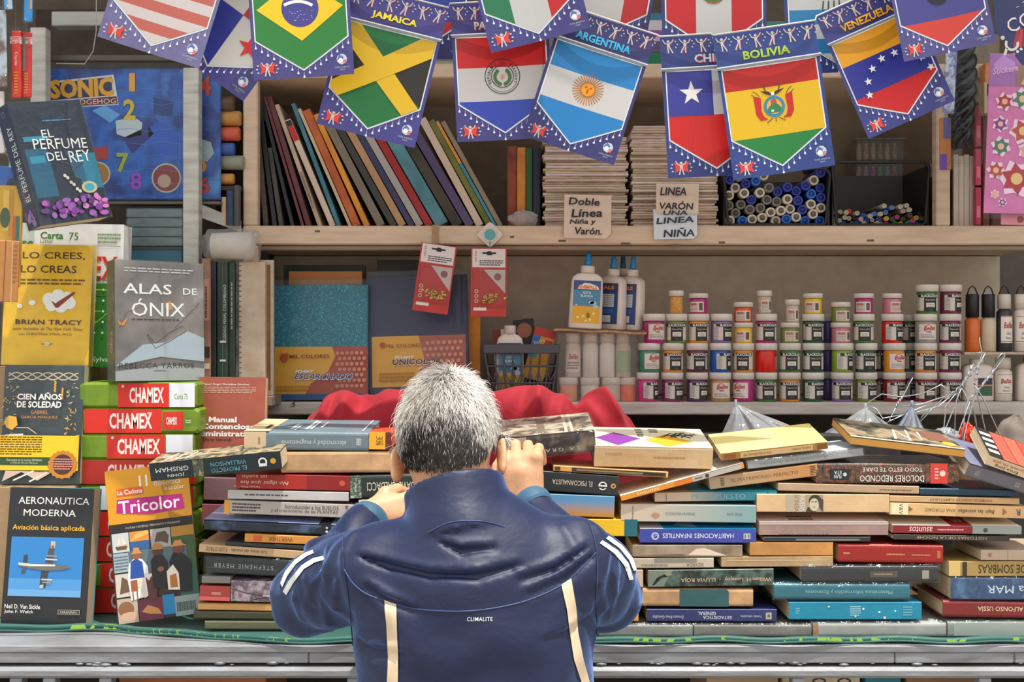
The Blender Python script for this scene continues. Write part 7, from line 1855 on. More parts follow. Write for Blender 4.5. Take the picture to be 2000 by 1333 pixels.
for pts, c in [([(226, 236), (262, 228), (278, 240), (276, 264), (250, 270), (228, 262)], '#C9D0D4'), ([(290, 250), (320, 236), (345, 262), (350, 300), (318, 305), (290, 282)], '#1F5AC0'), ([(240, 270), (290, 246), (300, 262), (258, 300)], '#2A2E7A'), ([(388, 270), (412, 278), (418, 300), (405, 316), (386, 312)], '#A9B4B8'), ([(205, 206), (235, 224), (215, 240), (180, 216)], '#6AA8DC'), ([(300, 190), (340, 200), (335, 230), (300, 222)], '#173A80'), ([(180, 288), (210, 286), (212, 310), (182, 312)], '#B4302E')]:
    q.poly([(U_(x), V_(y)) for x, y in pts], f(c), 1)
for x, y, r_, c in [(325, 348, 29, '#8E3A34'), (192, 340, 24, '#B07A3C')]:
    q.disc(U_(x), V_(y), r_ * s_, f('#C9C2A8'), 1.4); q.disc(U_(x), V_(y), (r_ - 3) * s_, f(c), 2); q.disc(U_(x - 4), V_(y + 6), r_ * .45 * s_, f('#C9A488'), 2.4)
for k in range(9):
    yy = 176 + 26 * k
    q.line([(U_(225 + 30 * i), V_(yy + 4 * math.sin(i * 2.2 + k))) for i in range(7)], .0006, f('#6A9AD8'), 2.6)
q.build('puzzle', t)
g = MB()
def sh(u, v): return (w * 1.02 * (u - .5), -.004 - .004 * math.sin(math.pi * u) - .003 * abs(math.sin(u * 33 + v * 9) * math.sin(v * 19 + u * 5)), -.002 + (h + .012) * v)
g.grid(sh, 44, 34, M('#F2F8FA', .08, 'film', lo=.02, hi=.45, scale=11, milk=.03)); g.build('plastic_wrap', t)
rpart('side_ledge', lambda q: q.box(xpx(96, 2.56), 2.5565, zpx(399, 2.56), xpx(430, 2.56), 2.60, zpx(394, 2.56), M('#6A6258', .6, 'paint')))
# film-wrapped bundle of small grey boxes
for k in range(4):
    y0 = 407 + 18.6 * k; Yk = 2.562
    o = thing('small_grey_box', '%s of four film-wrapped grey boxes stacked behind the white post' % ['topmost', 'second from the top', 'third from the top', 'lowest'][k], 'box', Matrix.Translation(P(302, y0 + 18.3, Yk)), 'small grey boxes behind the white post')
    q = MB(); q.box(-55 * S(Yk), 0, 0, 55 * S(Yk), .08, 18.1 * S(Yk), M('#7A8A8A', .4, 'worn'), .002); q.build('box', o)
    g = MB(); g.box(-56 * S(Yk), -.002, .0002, 56 * S(Yk), .082, 18.3 * S(Yk), M('#F4F8F8', .08, 'film', scale=50, lo=.1, hi=.6)); g.build('plastic_wrap', o)
rpart('small_ledge', lambda q: q.box(xpx(240, 2.56), 2.5565, zpx(489, 2.56), xpx(357, 2.56), 2.66, zpx(482.2, 2.56), M('#4E4A44', .6, 'paint')))
# brush rolls and books in the gap between the posts
for lab, x, y, r, c, L in [('dark brown wooden brush block in the gap left of the upright', 442, 205, 17, '#5A4030', .05), ('tan round wooden handle in the gap left of the upright', 446, 232, 15, '#B9843E', .06), ('salmon round handle below the tan one', 444, 262, 14, '#C9583C', .06), ('blue crinkled roll below the salmon handle', 442, 292, 13, '#3A5AA0', .05), ('grey-green cloth roll below the blue one', 452, 318, 14, '#8A8E7E', .06), ('yellow-tan small box at the foot of the rolls', 441, 350, 11, '#C98E3E', .05)]:
    Yk = 2.60; o = thing('craft_roll', lab, 'craft material', Matrix.Translation(P(x, y + r, Yk)), None)
    q = MB(); rr = r * S(Yk)
    Tm = Matrix.Translation((-.03, 0, rr)) @ Matrix.Rotation(R(90), 4, 'Y')
    q.lathe([(rr * .8, 0), (rr, .004), (rr, L - .004), (rr * .8, L)], M(c, .5, 'worn'), 18, Tm); q.build('roll', o)
rpart('inner_board', lambda q: q.box(xpx(425, 2.59), 2.585, zpx(372, 2.59), xpx(470, 2.59), 2.64, zpx(364, 2.59), M('#3A3028', .7)))
rpart('inner_stand', lambda q: q.box(xpx(420, 2.64), 2.645, zpx(440, 2.64), xpx(470, 2.64), 2.66, zpx(190, 2.64), M('#2E2620', .8)))
for lab, x0, x1, y0, c in [('cream thin book on the side shelf', 432, 441, 385, '#CDA878'), ('dark blue book on the side shelf', 441, 456, 372, '#1E3A5A'), ('charcoal book on the side shelf against the upright', 456, 468, 362, '#4A4642')]:
    Yk = 2.58
    upright(lab, x0, x1, y0, c, Yk, .012, zpx(440, Yk))
# bag of paper rolls lying on the lower books
t = thing('bagged_paper_roll', 'clear bag around a pale paper roll below the slanting side shelf', 'bag', Matrix.Translation(P(452, 512, 2.50)))
s_ = S(2.5)
q = MB(); Tm = Matrix.Translation((-.045, 0, .036)) @ Matrix.Rotation(R(90), 4, 'Y') @ Matrix.Rotation(R(0), 4, 'X')
q.lathe([(.020, .002), (.028, .004), (.030, .05), (.031, .092), (.02, .095)], M('#CFC9C0', .6, 'plain'), 24, Tm); q.build('roll', t)
g = MB()
def bw(u, v):
    a = u * 2 * math.pi; x = -.060 + .120 * v
    rr = .036 * (1 - .15 * abs(2 * v - 1) ** 4) * (1 + .05 * math.sin(a * 7 + v * 19) + .04 * math.sin(v * 31 + a * 3)); rr *= (.75 if v < .06 else 1)
    return (x, rr * math.cos(a), .036 + rr * math.sin(a) * 1.02)
g.grid(bw, 44, 26, M('#F4F2EE', .12, 'film', lo=.08, hi=.6, milk=.14, scale=40)); g.build('plastic_wrap', t)
# row of upright folders left of the foam packs
YU = 2.50
zf = zpx(775, YU)
rpart('folder_shelf', lambda q: q.box(xpx(392, YU), YU - .004, zf - .02, xpx(532, YU), YU + .095, zf - .0005, M('#8E8172', .6, 'paint')))
def up2(label, x0, x1, y0, c, art=None, Y=YU, D=.09): upright(label, x0, x1, y0, c, Y, D, zf, art)
up2('pink-brown spine upright beside the grey fantasy novel', 393, 412, 505, '#A07464', [('r', .28, .1, .36, .9, '#3A3230'), ('r', .55, .15, .85, .85, '#C98A78'), ('s', .57, .3, .83, .7, 1, '#6A4A44'), ('r', .2, .1, .24, .9, '#E0C4B8')])
up2('black folder beside the pink-brown spine', 412.5, 422, 510, '#22262A')
up2('dark green folder with vertical white lettering', 422.5, 446, 512, '#2E4038', [('r', .02, .45, .98, .5, '#5A6A64'), ('t', 'CODIGO PENAL COLOMBIANO', .62, .3, .42, .22, '#D9DCD6'), ('r', .26, .2, .275, .7, '#C9CFC9'), ('r', .40, .2, .415, .7, '#C9CFC9')])
up2('second dark green folder left of the spiral notebook', 446.5, 459, 512, '#2A3A30', [('s', .5, .3, .9, .7, 1, '#9AA49C')])
t = thing('spiral_notebook', 'clear-covered spiral notebook standing right of the green folders', 'notebook', Matrix.Translation(Vector((xpx(489, YU), YU, zf))))
W2, H2_ = 56 * S(YU), (775 - 512) * S(YU)
q = MB(); q.box(-W2 / 2 + .006, .004, 0, W2 / 2, .02, H2_, M('#C4A588', .6, 'worn', other='#D9C2AC')); q.build('cover', t)
q = MB()
for k in range(26):
    z = .008 + (H2_ - .016) * k / 25
    q.ring(0, 0, .001, .002, M('#2A2A2C', .4), 1) if False else None
    q.tube([(-W2 / 2 + .006 + .006 * math.cos(a_), .010 + .008 * math.sin(a_), z) for a_ in [i * .785 for i in range(8)]], .0012, M('#3A3A3E', .35, metal=.5), 6, closed=True)
q.build('spiral', t)
g = MB(); g.grid(lambda u, v: (-W2 / 2 + W2 * u, -.001 - .004 * math.sin(u * 5 + v * 9) * math.sin(v * 13), H2_ * v), 14, 30, M('#F4F4F0', .1, 'film', lo=.05, hi=.6, milk=.08, scale=34)); g.build('plastic_wrap', t)
t = thing('picture_frame', 'pale frame with a ragged gold mount beside the foam packs', 'frame', Matrix.Translation(Vector((xpx(521, YU + .03), YU + .03, zf))))
W3, H3_ = 26 * S(YU), (775 - 506) * S(YU)
q = MB(); FR = M('#C9BAA8', .5, 'paint'); e = .0045
q.box(-W3 / 2, 0, 0, -W3 / 2 + e, .012, H3_, FR, .001); q.box(W3 / 2 - e * 1.6, 0, 0, W3 / 2, .012, H3_, FR, .001); q.box(-W3 / 2 + e, 0, H3_ - .012, W3 / 2 - e * 1.6, .012, H3_, FR, .001); q.box(-W3 / 2 + e, 0, 0, W3 / 2 - e * 1.6, .012, .012, FR, .001); q.build('frame', t)
q = MB(); q.box(-W3 / 2 + e, .006, .012, W3 / 2 - e * 1.6, .010, H3_ - .012, M('#A8783C', .5, 'worn', other='#C99A54')); q.build('mount', t)

# ------------------------------------------------------------------ far left: hanging packs
def hang(label, name, cat, x0, x1, y0, y1, Y, col, art, roll=0, film=True, th=.006, group=None, yaw=0):
    t = thing(name, label, cat, frame(P((x0 + x1) / 2, y1, Y), roll, yaw), group)
    W, H_ = (x1 - x0) * S(Y), (y1 - y0) * S(Y)
    q = MB(); q.box(-W / 2, 0, 0, W / 2, th, H_, M(col, .4, 'plain') if isinstance(col, str) else col, .0015); q_art(q, art, W, H_); q.build('pack', t)
    if film:
        g = MB(); g.grid(lambda u, v: (-W * .53 + W * 1.06 * u, -.003 - .003 * math.sin(math.pi * u) - .0015 * math.sin(u * 19 + v * 23), -.004 + (H_ * 1.08) * v), 14, 26, M('#F4F8F8', .1, 'film', lo=.04, hi=.5, scale=40)); g.build('plastic_wrap', t)
    return t
Yh = 2.30
hang('red hanging pen packet with white brand capitals, left of the pair', 'pen_packet', 'packet', 22, 41, 60, 191, Yh, '#D8281A', [('t', 'KORES', .5, .86, .8 * .9, .26 * .7, WH, 270), ('s', .3, .05, .7, .40, 8, '#E8902A'), ('t', 'Crayolas', .5, .58, 1.4, .06, '#F0D9CC', 270)], .4, group='red pen packets at the far left')
hang('red hanging pen packet, right of the pair, beside the white post', 'pen_packet', 'packet', 42, 60, 62, 190, Yh + .01, '#D0281C', [('t', 'KORES', .5, .86, .8 * .9, .26 * .7, WH, 270), ('s', .3, .05, .7, .38, 8, '#E8902A'), ('r', .1, .4, .4, .95, '#8A7E78')], -.4, group='red pen packets at the far left')
hang('blue and white hanging strip at the top left corner', 'blister_strip', 'packet', 8, 24, -30, 18, Yh - .02, '#3A9AD8', [('r', .5, 0, 1, .8, '#C9B4AE')], 4)
hang('blue hanging strip with an orange edge beside the dark gap', 'blister_strip', 'packet', 46, 62, -40, 42, Yh - .01, '#2A8AD0', [('r', .75, .3, 1, 1, '#E0903A')], -1)
hang('grey crinkled clear packet hanging at the left edge', 'clear_packet', 'packet', -40, 13, 20, 170, Yh - .02, M('#8A8E90', .4, 'mottle', cols=['#6A4A48', '#B4C0C8', '#4A8AA8'], scale=20), [], 1)
hang('white paper strip hanging below the crinkled clear packet', 'paper_strip', 'packet', -30, 9, 178, 300, Yh - .015, '#C9C6C2', [], 1, film=False)
hang('yellow packet of coloured rulers at the left edge', 'ruler_packet', 'packet', -30, 38, 362, 560, 2.24, '#D9A42C', [('r', .45, .55, .62, .95, '#E8B84A'), ('r', .62, .5, .75, .96, '#C98A2E'), ('r', .76, .4, .84, .7, '#D85A1C'), ('r', .85, .4, .94, .7, '#2A7A6A'), ('c', .52, .68, .05, '#4A5A3A', .10), ('r', 0, .0, .3, 1, '#E8C81E')], -2)
hang('orange wooden ruler bundle in film below the yellow packet', 'ruler_bundle', 'packet', -6, 33, 470, 590, 2.225, '#C9823E', [('l', [(.3, 0), (.35, 1)], .002, '#8A4A1C'), ('l', [(.7, 0), (.7, 1)], .002, '#E8B07A'), ('s', .72, .3, .95, .95, 9, '#A8642A')], -2)
t = thing('tape_roll', 'grey roll of tape hanging at the left edge', 'tape', frame(P(5, 318, 2.30), 0, -35))
q = MB(); q.tube([(.018 * math.cos(a_), 0, .026 * math.sin(a_)) for a_ in [i * .314 for i in range(20)]], .006, M('#B9BEC0', .3), 10, closed=True); q.build('roll', t)
hang('blue plastic pouch with a dark flap above the yellow rulers', 'pouch', 'pouch', -20, 36, 325, 372, 2.29, '#2A5AA8', [('p', [(.5, .0), (1, .2), (1, .6), (.6, .5)], '#1A2030')], -8)
# hanging cords that carry the packets
for lab, x, y, Yq in [('left pen packet', 31, 62, 2.303), ('right pen packet', 51, 64, 2.313), ('corner blister strip', 16, -10, 2.283), ('blue strip with an orange edge', 54, -20, 2.293), ('crinkled clear packet', -10, 22, 2.283), ('roll of tape', 5, 300, 2.303), ('paper strip', -5, 180, 2.288), ('orange and purple glitter packet', 1847, 232, 2.493), ('lavender sparkly strip', 1853, 102, 2.4235)]:
    q = MB(); q.tube([P(x, y, Yq), Vector((xpx(x, Yq), max(Yq, 2.262), 2.7495))], .0007, M('#8A8680', .5), 5)
    tag(q.build('hanging_string'), 'thin grey string holding up the ' + lab, 'string')
q = MB(); q.tube([P(190, -480, 2.36), P(188, 60, 2.385), P(182, 100, 2.39), P(165, 125, 2.4), P(110, 124, 2.41)], .0012, M('#A8A49C', .6), 6)
tag(q.build('hanging_string'), 'loose string curving down left of the striped pennant', 'string')

# ------------------------------------------------------------------ far right: sticker sheet, bagged hair piece, upright pads
YR = 2.36
t = thing('sticker_sheet', 'large pink sheet of small stickers hanging at the right edge', 'stickers', frame(P(1985, 418, YR), -1.5, 0, -2))
w, h = 128 * S(YR), 310 * S(YR)
q = MB(); q.box(-w / 2, 0, 0, w / 2, .002, h, M('#C873A4', .35, 'plain'), .0005)
q.rect(-w / 2, h * .80, w / 2, h, M('#9A6AA8', .35, 'flat'), 1); q.rect(-w * .1, h * .80, w / 2, h * .93, M('#8A7264', .35, 'flat'), 1.4); q.poly([(-w * .02, h * .81), (w * .1, h * .9), (w * .28, h * .91), (w * .4, h * .81)], M('#E8A83A', .35, 'flat'), 1.8)
q.text('Stickers', -w * .26, h * .90, w * .4, h * .04, M('#D9A8D4', .35, 'flat'), 2, 10, .02, .3); q.poly([(-w * .45, h * .93), (-w * .3, h * .99), (-w * .12, h * .95), (-w * .1, h * .9), (-w * .4, h * .9)], M('#B48AC4', .35, 'flat'), 1.6)
r = random.Random(8)
for i, (u, v, k) in enumerate([(-.25, .70, .10), (.02, .72, .12), (.3, .69, .1), (-.3, .56, .09), (.05, .52, .15), (.34, .55, .1), (-.28, .42, .11), (.12, .40, .1), (.36, .40, .1), (-.34, .27, .1), (-.02, .22, .2), (.33, .25, .12), (-.34, .12, .05), (-.22, .07, .05), (.25, .08, .07), (.4, .1, .06)]):
    x, z, s2 = u * w, v * h, k * w
    # flowers and shells stand in for the printed figures
    q.star(x, z, s2 * 1.5, M('#E6D0DC', .35, 'flat'), 1.2, r.uniform(0, 60), 6, .72)
    q.star(x, z, s2 * 1.25, M(['#A8323A', '#3E7A5A', '#D9A48A', '#7A3A8A', '#B04A3A'][i % 5], .35, 'flat'), 1.8, r.uniform(0, 60), 6, .62)
    q.disc(x, z, s2 * .45, M(['#E2B48E', '#D9C07A', '#8A2A30'][i % 3], .35, 'flat'), 2.4)
q.build('sheet', t)
g = MB(); g.grid(lambda u, v: (-w * .52 + w * 1.04 * u, -.003 - .004 * math.sin(math.pi * u) - .002 * math.sin(u * 13 + v * 31), -.012 + (h * 1.03) * v), 16, 40, M('#F6F2F6', .08, 'film', lo=.03, hi=.5, scale=26)); g.build('plastic_wrap', t)
hang('second pink sticker sheet folded below the large one', 'sticker_sheet', 'stickers', 1955, 2030, 418, 440, YR + .015, '#D98A9A', [('c', .5, .5, .3, '#8A4A3A')], -1.5, film=False, th=.002)
t = thing('hair_piece_bag', 'black shiny braided hair piece in a clear bag beside the right upright', 'hair piece', frame(P(1890, 292, 2.50), 2))
s_ = S(2.5); bl = M('#17181A', .28, 'plain')
q = MB()
for k in range(3):
    pts = []
    for i in range(34):
        v = i / 33; a_ = v * 15 + k * 2.09
        pts.append(((.012 + .006 * math.sin(v * 3)) * math.cos(a_) + .022 * v - .018, .010 * math.sin(a_), .235 * v + .004))
    q.tube(pts, .0135, bl, 10, radii=[.0135 * (.35 + .65 * min(1, 4 * (i / 33) * (1 - i / 33) + .25)) for i in range(34)])
q.build('hair_piece', t)
g = MB()
def hb_(u, v):
    a_ = u * 2 * math.pi; c_, s2 = math.cos(a_), math.sin(a_)
    return ((.040 + .004 * math.sin(v * 12 + u * 5)) * math.copysign(abs(c_) ** .5, c_) + .012 * (v - .5) - .002, .022 * math.copysign(abs(s2) ** .6, s2) - .0025 * math.sin(u * 40 + v * 17), -.035 + .29 * v)
g.grid(hb_, 50, 30, M('#F4F4F0', .08, 'film', lo=.05, hi=.6, scale=34)); g.build('plastic_wrap', t)
hang('purple and orange spray packet hanging left of the hair piece', 'glitter_packet', 'packet', 1836, 1858, 230, 332, 2.49, '#D98A4A', [('r', 0, 0, .6, .3, '#7A4AC0'), ('r', .3, .6, .9, 1, '#6A6AB4')], 0)
hang('lavender sparkly strip hanging at the edge of the star-arc pennant', 'glitter_strip', 'packet', 1842, 1864, 100, 222, 2.42, M('#A9A8CC', .2, 'mottle', cols=['#7A78B0', '#D9E0EE', '#8A8EC0'], scale=50), [], -3)
for k in range(4):
    x0 = 1862 + 10.6 * k
    upright('%s pale upright pad from the left, beside the right upright' % nth(k), x0, x0 + 10.2, 302 + 3 * (k % 2), M('#CDBDAE', .8, 'pages'), 2.645, .2, ZS, name='paper_pad', hard=False)
upright('narrow dark green spine between the right upright and the pads', 1858.5, 1861.5, 330, '#2A3A2C', 2.65, .18, ZS)
for k, (y0, y1, c) in enumerate([(205, 286, '#A83A5A'), (290, 362, '#C0305A'), (366, 440, '#B02A52')]):
    hang('%s pink packet from the top in the column beside the pale pads' % nth(k), 'pink_packet', 'packet', 1905, 1917, y0, y1, 2.63, c, [('r', .2, .2, .8, .5, '#D96A8A')], 0, film=False, th=.012, group='pink packets beside the pale pads')
upright('brown board upright behind the sticker sheet', 1919, 1934, 195, M('#6A3420', .6, 'worn'), 2.66, .12, ZS)
upright('dark red-brown book upright behind the sticker sheet', 1935, 1990, 230, M('#5A2E22', .6, 'worn'), 2.66, .14, ZS)
YH = 2.567
t = thing('small_house_box', 'small orange craft house on a beige block near the top right', 'toy', Matrix.Translation(P(1936, 160, YH)))
s_ = S(YH)
q = MB(); q.prism([(-12 * s_, 0), (14 * s_, 0), (16 * s_, 22 * s_), (2 * s_, 40 * s_), (-12 * s_, 36 * s_)], 0, .03, M('#C98A4A', .5, 'worn', other='#D9641E')); q.rect(-4 * s_, 6 * s_, 9 * s_, 20 * s_, M('#5A3418', .6), 1); q.build('house', t)
q = MB(); q.box(-14 * s_, .0, -62 * s_, 14 * s_, .03, -.0004, M('#BFA888', .5, 'paint'), .001); q.disc(2 * s_, -44 * s_, 3 * s_, M('#2A2420', .8), 2); q.rect(-8 * s_, -28 * s_, 8 * s_, -4 * s_, M('#1E1A18', .8), 1); q.build('block', t)
# ------------------------------------------------------------------ the man: one surface grown from a distance field
def smin(a, b, k):
    h = np.clip(.5 + .5 * (b - a) / k, 0, 1)
    return b + (a - b) * h - k * h * (1 - h)
def cap_d(p, a, b, ra, rb):                 # tapered limb
    a = np.asarray(a, float); b = np.asarray(b, float)
    ab = b - a; t = np.clip(((p - a) @ ab) / (ab @ ab), 0, 1)
    return np.linalg.norm(p - a - t[..., None] * ab, axis=-1) - (ra + (rb - ra) * t)
def ell_d(p, c, r, Rm=None):
    q = p - np.asarray(c, float)
    if Rm is not None: q = q @ np.asarray(Rm)
    r = np.asarray(r, float)
    k0 = np.linalg.norm(q / r, axis=-1); k1 = np.linalg.norm(q / (r * r), axis=-1)
    return k0 * (k0 - 1) / np.maximum(k1, 1e-9)
def chain(p, pts, rad, k=.012):
    d = None
    for i in range(len(pts) - 1):
        e = cap_d(p, pts[i], pts[i + 1], rad[i], rad[i + 1])
        d = e if d is None else smin(d, e, k)
    return d
def surface(fn, lo, hi, h, name, mat, parent=None, smooth_it=2):
    """surface nets over a grid of distances"""
    lo = np.array(lo, float); hi = np.array(hi, float)
    n = np.ceil((hi - lo) / h).astype(int) + 1
    ax = [lo[i] + h * np.arange(n[i]) for i in range(3)]
    D = np.empty(n, np.float32)
    for i in range(n[0]):
        g = np.stack(np.meshgrid([ax[0][i]], ax[1], ax[2], indexing='ij'), -1)[0]
        D[i] = fn(g)
    s = D < 0
    c = np.zeros(np.array(n) - 1, np.uint8)
    for dx in (0, 1):
        for dy in (0, 1):
            for dz in (0, 1):
                c += s[dx:n[0] - 1 + dx, dy:n[1] - 1 + dy, dz:n[2] - 1 + dz]
    act = (c > 0) & (c < 8)
    idx = -np.ones(act.shape, np.int64); cells = np.argwhere(act); idx[act] = np.arange(len(cells))
    acc = np.zeros((len(cells), 3)); cnt = np.zeros(len(cells))
    corners = [(0, 0, 0), (1, 0, 0), (0, 1, 0), (1, 1, 0), (0, 0, 1), (1, 0, 1), (0, 1, 1), (1, 1, 1)]
    for a, b in [(0, 1), (2, 3), (4, 5), (6, 7), (0, 2), (1, 3), (4, 6), (5, 7), (0, 4), (1, 5), (2, 6), (3, 7)]:
        ca, cb = np.array(corners[a]), np.array(corners[b])
        da = D[tuple((cells + ca).T)]; db = D[tuple((cells + cb).T)]
        m = (da < 0) != (db < 0)
        t = np.where(m, da / np.where(m, da - db, 1), 0)
        acc += np.where(m[:, None], ca + t[:, None] * (cb - ca), 0); cnt += m
    V_ = lo + h * (cells + acc / cnt[:, None])
    faces = []
    for axn in range(3):
        sl = [slice(0, n[0]), slice(0, n[1]), slice(0, n[2])]
        s0 = s; A = [slice(None)] * 3; B = [slice(None)] * 3
        A[axn] = slice(0, n[axn] - 1); B[axn] = slice(1, n[axn])
        ch = s0[tuple(A)] != s0[tuple(B)]
        e = np.argwhere(ch)
        o1, o2 = [(1, 2), (2, 0), (0, 1)][axn]
        ok = (e[:, o1] > 0) & (e[:, o2] > 0) & (e[:, o1] < n[o1] - 1) & (e[:, o2] < n[o2] - 1)
        e = e[ok]
        inside = s0[tuple(e.T)]
        u = np.zeros(3, int); u[o1] = 1; v = np.zeros(3, int); v[o2] = 1
        q = np.stack([idx[tuple((e - u - v).T)], idx[tuple((e - v).T)], idx[tuple(e.T)], idx[tuple((e - u).T)]], 1)
        q[~inside] = q[~inside][:, ::-1]
        faces.append(q)
    F_ = np.concatenate(faces)
    me = bpy.data.meshes.new(name)
    me.from_pydata(V_.tolist(), [], F_.tolist())
    me.materials.append(mat)
    me.polygons.foreach_set('use_smooth', [True] * len(me.polygons))
    me.update()
    o = bpy.data.objects.new(name, me); COL.objects.link(o)
    if parent: o.parent = parent
    if smooth_it:
        md = o.modifiers.new('relax', 'SMOOTH'); md.factor = .5; md.iterations = smooth_it
    return o
v3 = lambda x, y, Y: np.array(P(x, y, Y))
A3 = np.array

# joints, read from the photograph and set at their depths
shL, shR = v3(735, 1110, 1.66), v3(1112, 1100, 1.66)
elL, elR = v3(603, 1168, 1.80), v3(1178, 1160, 1.80)
wrL, wrR = v3(716, 1022, 1.965), v3(1042, 992, 1.965)
pelvis = v3(928, 1420, 1.66); chest = v3(925, 1150, 1.66); neck0 = v3(903, 1040, 1.655); neck1 = v3(886, 955, 1.68)
hc = v3(876, 868, 1.715)
Rh = (Matrix.Rotation(R(-5), 3, 'Y') @ Matrix.Rotation(R(-6), 3, 'Z') @ Matrix.Rotation(R(-34), 3, 'X'))   # head bowed, tipped and turned a little
Rn = A3(Rh)
HS = .91
def H3(x, y, z): return hc + Rn @ (HS * A3([x, y, z]))
SKULL = (.0735, .094, .108)
earL, earR = H3(-.0775, .012, -.022), H3(.0785, .012, -.022)
def head_d(p):
    return HS * head_0(hc + (p - hc) / HS)
def head_0(p):
    H3 = lambda x, y, z: hc + Rn @ A3([x, y, z])
    d = ell_d(p, H3(0, -.004, .020), SKULL, Rn)
    d = smin(d, ell_d(p, H3(0, -.030, -.012), (.066, .066, .075), Rn), .03)      # back of the skull
    d = smin(d, ell_d(p, H3(0, .040, -.060), (.056, .058, .062), Rn), .03)       # jaw
    d = smin(d, ell_d(p, H3(0, .088, -.098), (.022, .018, .018), Rn), .02)       # chin
    d = smin(d, cap_d(p, H3(0, .100, .012), H3(0, .121, -.032), .009, .013), .012)  # nose
    for sg in (-1, 1):
        d = smin(d, cap_d(p, H3(sg * .012, .097, .024), H3(sg * .042, .086, .022), .008, .007), .012)   # brow
        d = np.maximum(d, -ell_d(p, H3(sg * .031, .098, .006), (.015, .010, .009), Rn))                # eye socket
        d = smin(d, ell_d(p, H3(sg * .012, .117, -.034), (.010, .010, .008), Rn), .006)
        e = ell_d(p, H3(sg * .030, .090, .005), (.0115, .0115, .0115), Rn); d = np.minimum(d, e)
        d = smin(d, ell_d(p, H3(sg * .045, .070, -.032), (.022, .022, .022), Rn), .02)                 # cheek
    d = smin(d, cap_d(p, H3(-.020, .101, -.064), H3(.020, .101, -.064), .006, .006), .008)             # lips
    d = np.maximum(d, -cap_d(p, H3(-.022, .110, -.066), H3(.022, .110, -.066), .0018, .0018))
    return d
def ear_d(p, e, sg):
    Re = A3(Rh @ Matrix.Rotation(R(sg * 24), 3, 'Z') @ Matrix.Rotation(R(-14), 3, 'X'))
    o = e + Re @ A3([sg * .007, -.006, 0])
    q = (p - o) @ Re
    d = ell_d(q, (0, 0, .002), (.0065, .0185, .033))
    d = np.maximum(d, -ell_d(q, (sg * .004, .001, .006), (.006, .0105, .020)))
    d = smin(d, ell_d(q, (0, .004, -.026), (.0055, .011, .012)), .006)
    return d
def hand(p, wr, palm_dir, across, nrm, sg, curl, L=1.0):
    """wrist, towards the knuckles, towards the little finger, away from the back of the hand"""
    f, a, n = [x / np.linalg.norm(x) for x in (palm_dir, across, nrm)]
    d = None
    k0 = [wr + f * .085 * L + a * o - n * c for o, c in ((-.029, -.002), (-.009, -.005), (.011, -.003), (.029, .003))]
    for i, k in enumerate(k0):
        base = wr + a * (-.018 + .012 * i) + f * .008
        e = cap_d(p, base, k, .0165 if i in (0, 3) else .0155, .0118)
        d = e if d is None else smin(d, e, .010)
    d = smin(d, cap_d(p, wr + f * .03, wr + f * .06, .021, .022), .015) + 0
    lens = [(.045, .026, .021), (.050, .030, .022), (.046, .028, .021), (.036, .021, .019)]
    for i, k in enumerate(k0):
        pt = k; ang = 0; rad = [.0100, .0092, .0084, .0070]
        segs = [pt]
        for j, l in enumerate(lens[i]):
            ang += curl[i][j]
            dr = f * math.cos(ang) + n * math.sin(ang) + a * (.06 * (i - 1.5))
            pt = pt + dr / np.linalg.norm(dr) * l * L; segs.append(pt)
        d = smin(d, chain(p, segs, rad, .003), .0045)
        d = smin(d, np.linalg.norm(p - k + n * .003, axis=-1) - .0102, .007)
    th0 = wr - a * .020 + f * .018 + n * .006
    th = [th0, th0 - a * .022 + f * .030 + n * .012, th0 - a * .026 + f * .058 + n * .030, th0 - a * .018 + f * .078 + n * .044]
    d = smin(d, chain(p, th, [.0155, .0125, .0105, .0085], .006), .010)
    for i in range(3):                       # cords of the back of the hand
        d = smin(d, cap_d(p, wr + a * (-.008 + .007 * i) + f * .02 - n * .0125, k0[i] - n * .0075, .0022, .0030), .006)
    return d
# right hand: back of the hand to the street, knuckles up, fingers bent over onto the wrapped book
nR = A3([.10, .96, -.10]); fR = A3([-.10, .12, 1.0]); aR = A3([1.0, -.1, .14])
wrR2 = v3(1026, 992, 1.985)
def handR_d(p): return hand(p, wrR2, fR, aR, nR, 1, [(.95, .95, .5), (.95, 1.0, .5), (1.0, 1.0, .5), (1.1, 1.0, .5)], 1.0)
# left hand reaching right and in, seen over the shoulder
wrL2 = v3(722, 1014, 1.985)
fL = A3([.86, .42, .06]); aL = A3([.30, .1, -.9]); nL = A3([-.28, .85, -.12])
def handL_d(p): return hand(p, wrL2, fL, -aL * -1.0, nL, -1, [(.35, .5, .3), (.35, .55, .3), (.4, .6, .3), (.45, .6, .3)], 1.0)

def torso_core(p, grow=0.0):
    d = ell_d(p, v3(925, 1195, 1.675), (.150 + grow, .108 + grow, .135 + grow))
    d = smin(d, ell_d(p, v3(928, 1300, 1.67), (.148 + grow, .105 + grow, .20 + grow)), .05)
    d = smin(d, ell_d(p, pelvis + A3([0, 0, -.02]), (.150 + grow, .108 + grow, .13 + grow)), .05)
    d = smin(d, cap_d(p, shL + A3([.03, .0, -.01]), shR + A3([-.03, 0, -.01]), .060 + grow, .060 + grow), .04)
    d = smin(d, cap_d(p, neck0 + A3([0, 0, -.04]), neck0 + A3([0, 0, -.01]), .066 + grow, .054 + grow), .03)
    return d
def arms_core(p, grow=0.0, s=1.0):
    d = None
    for sh, el, wr in ((shL, elL, wrL), (shR, elR, wrR)):
        e = smin(cap_d(p, sh, el, (.052 + grow), (.041 + grow)), cap_d(p, el, wr, (.040 + grow), (.028 + grow * .6)), .02)
        d = e if d is None else np.minimum(d, e)
    return d
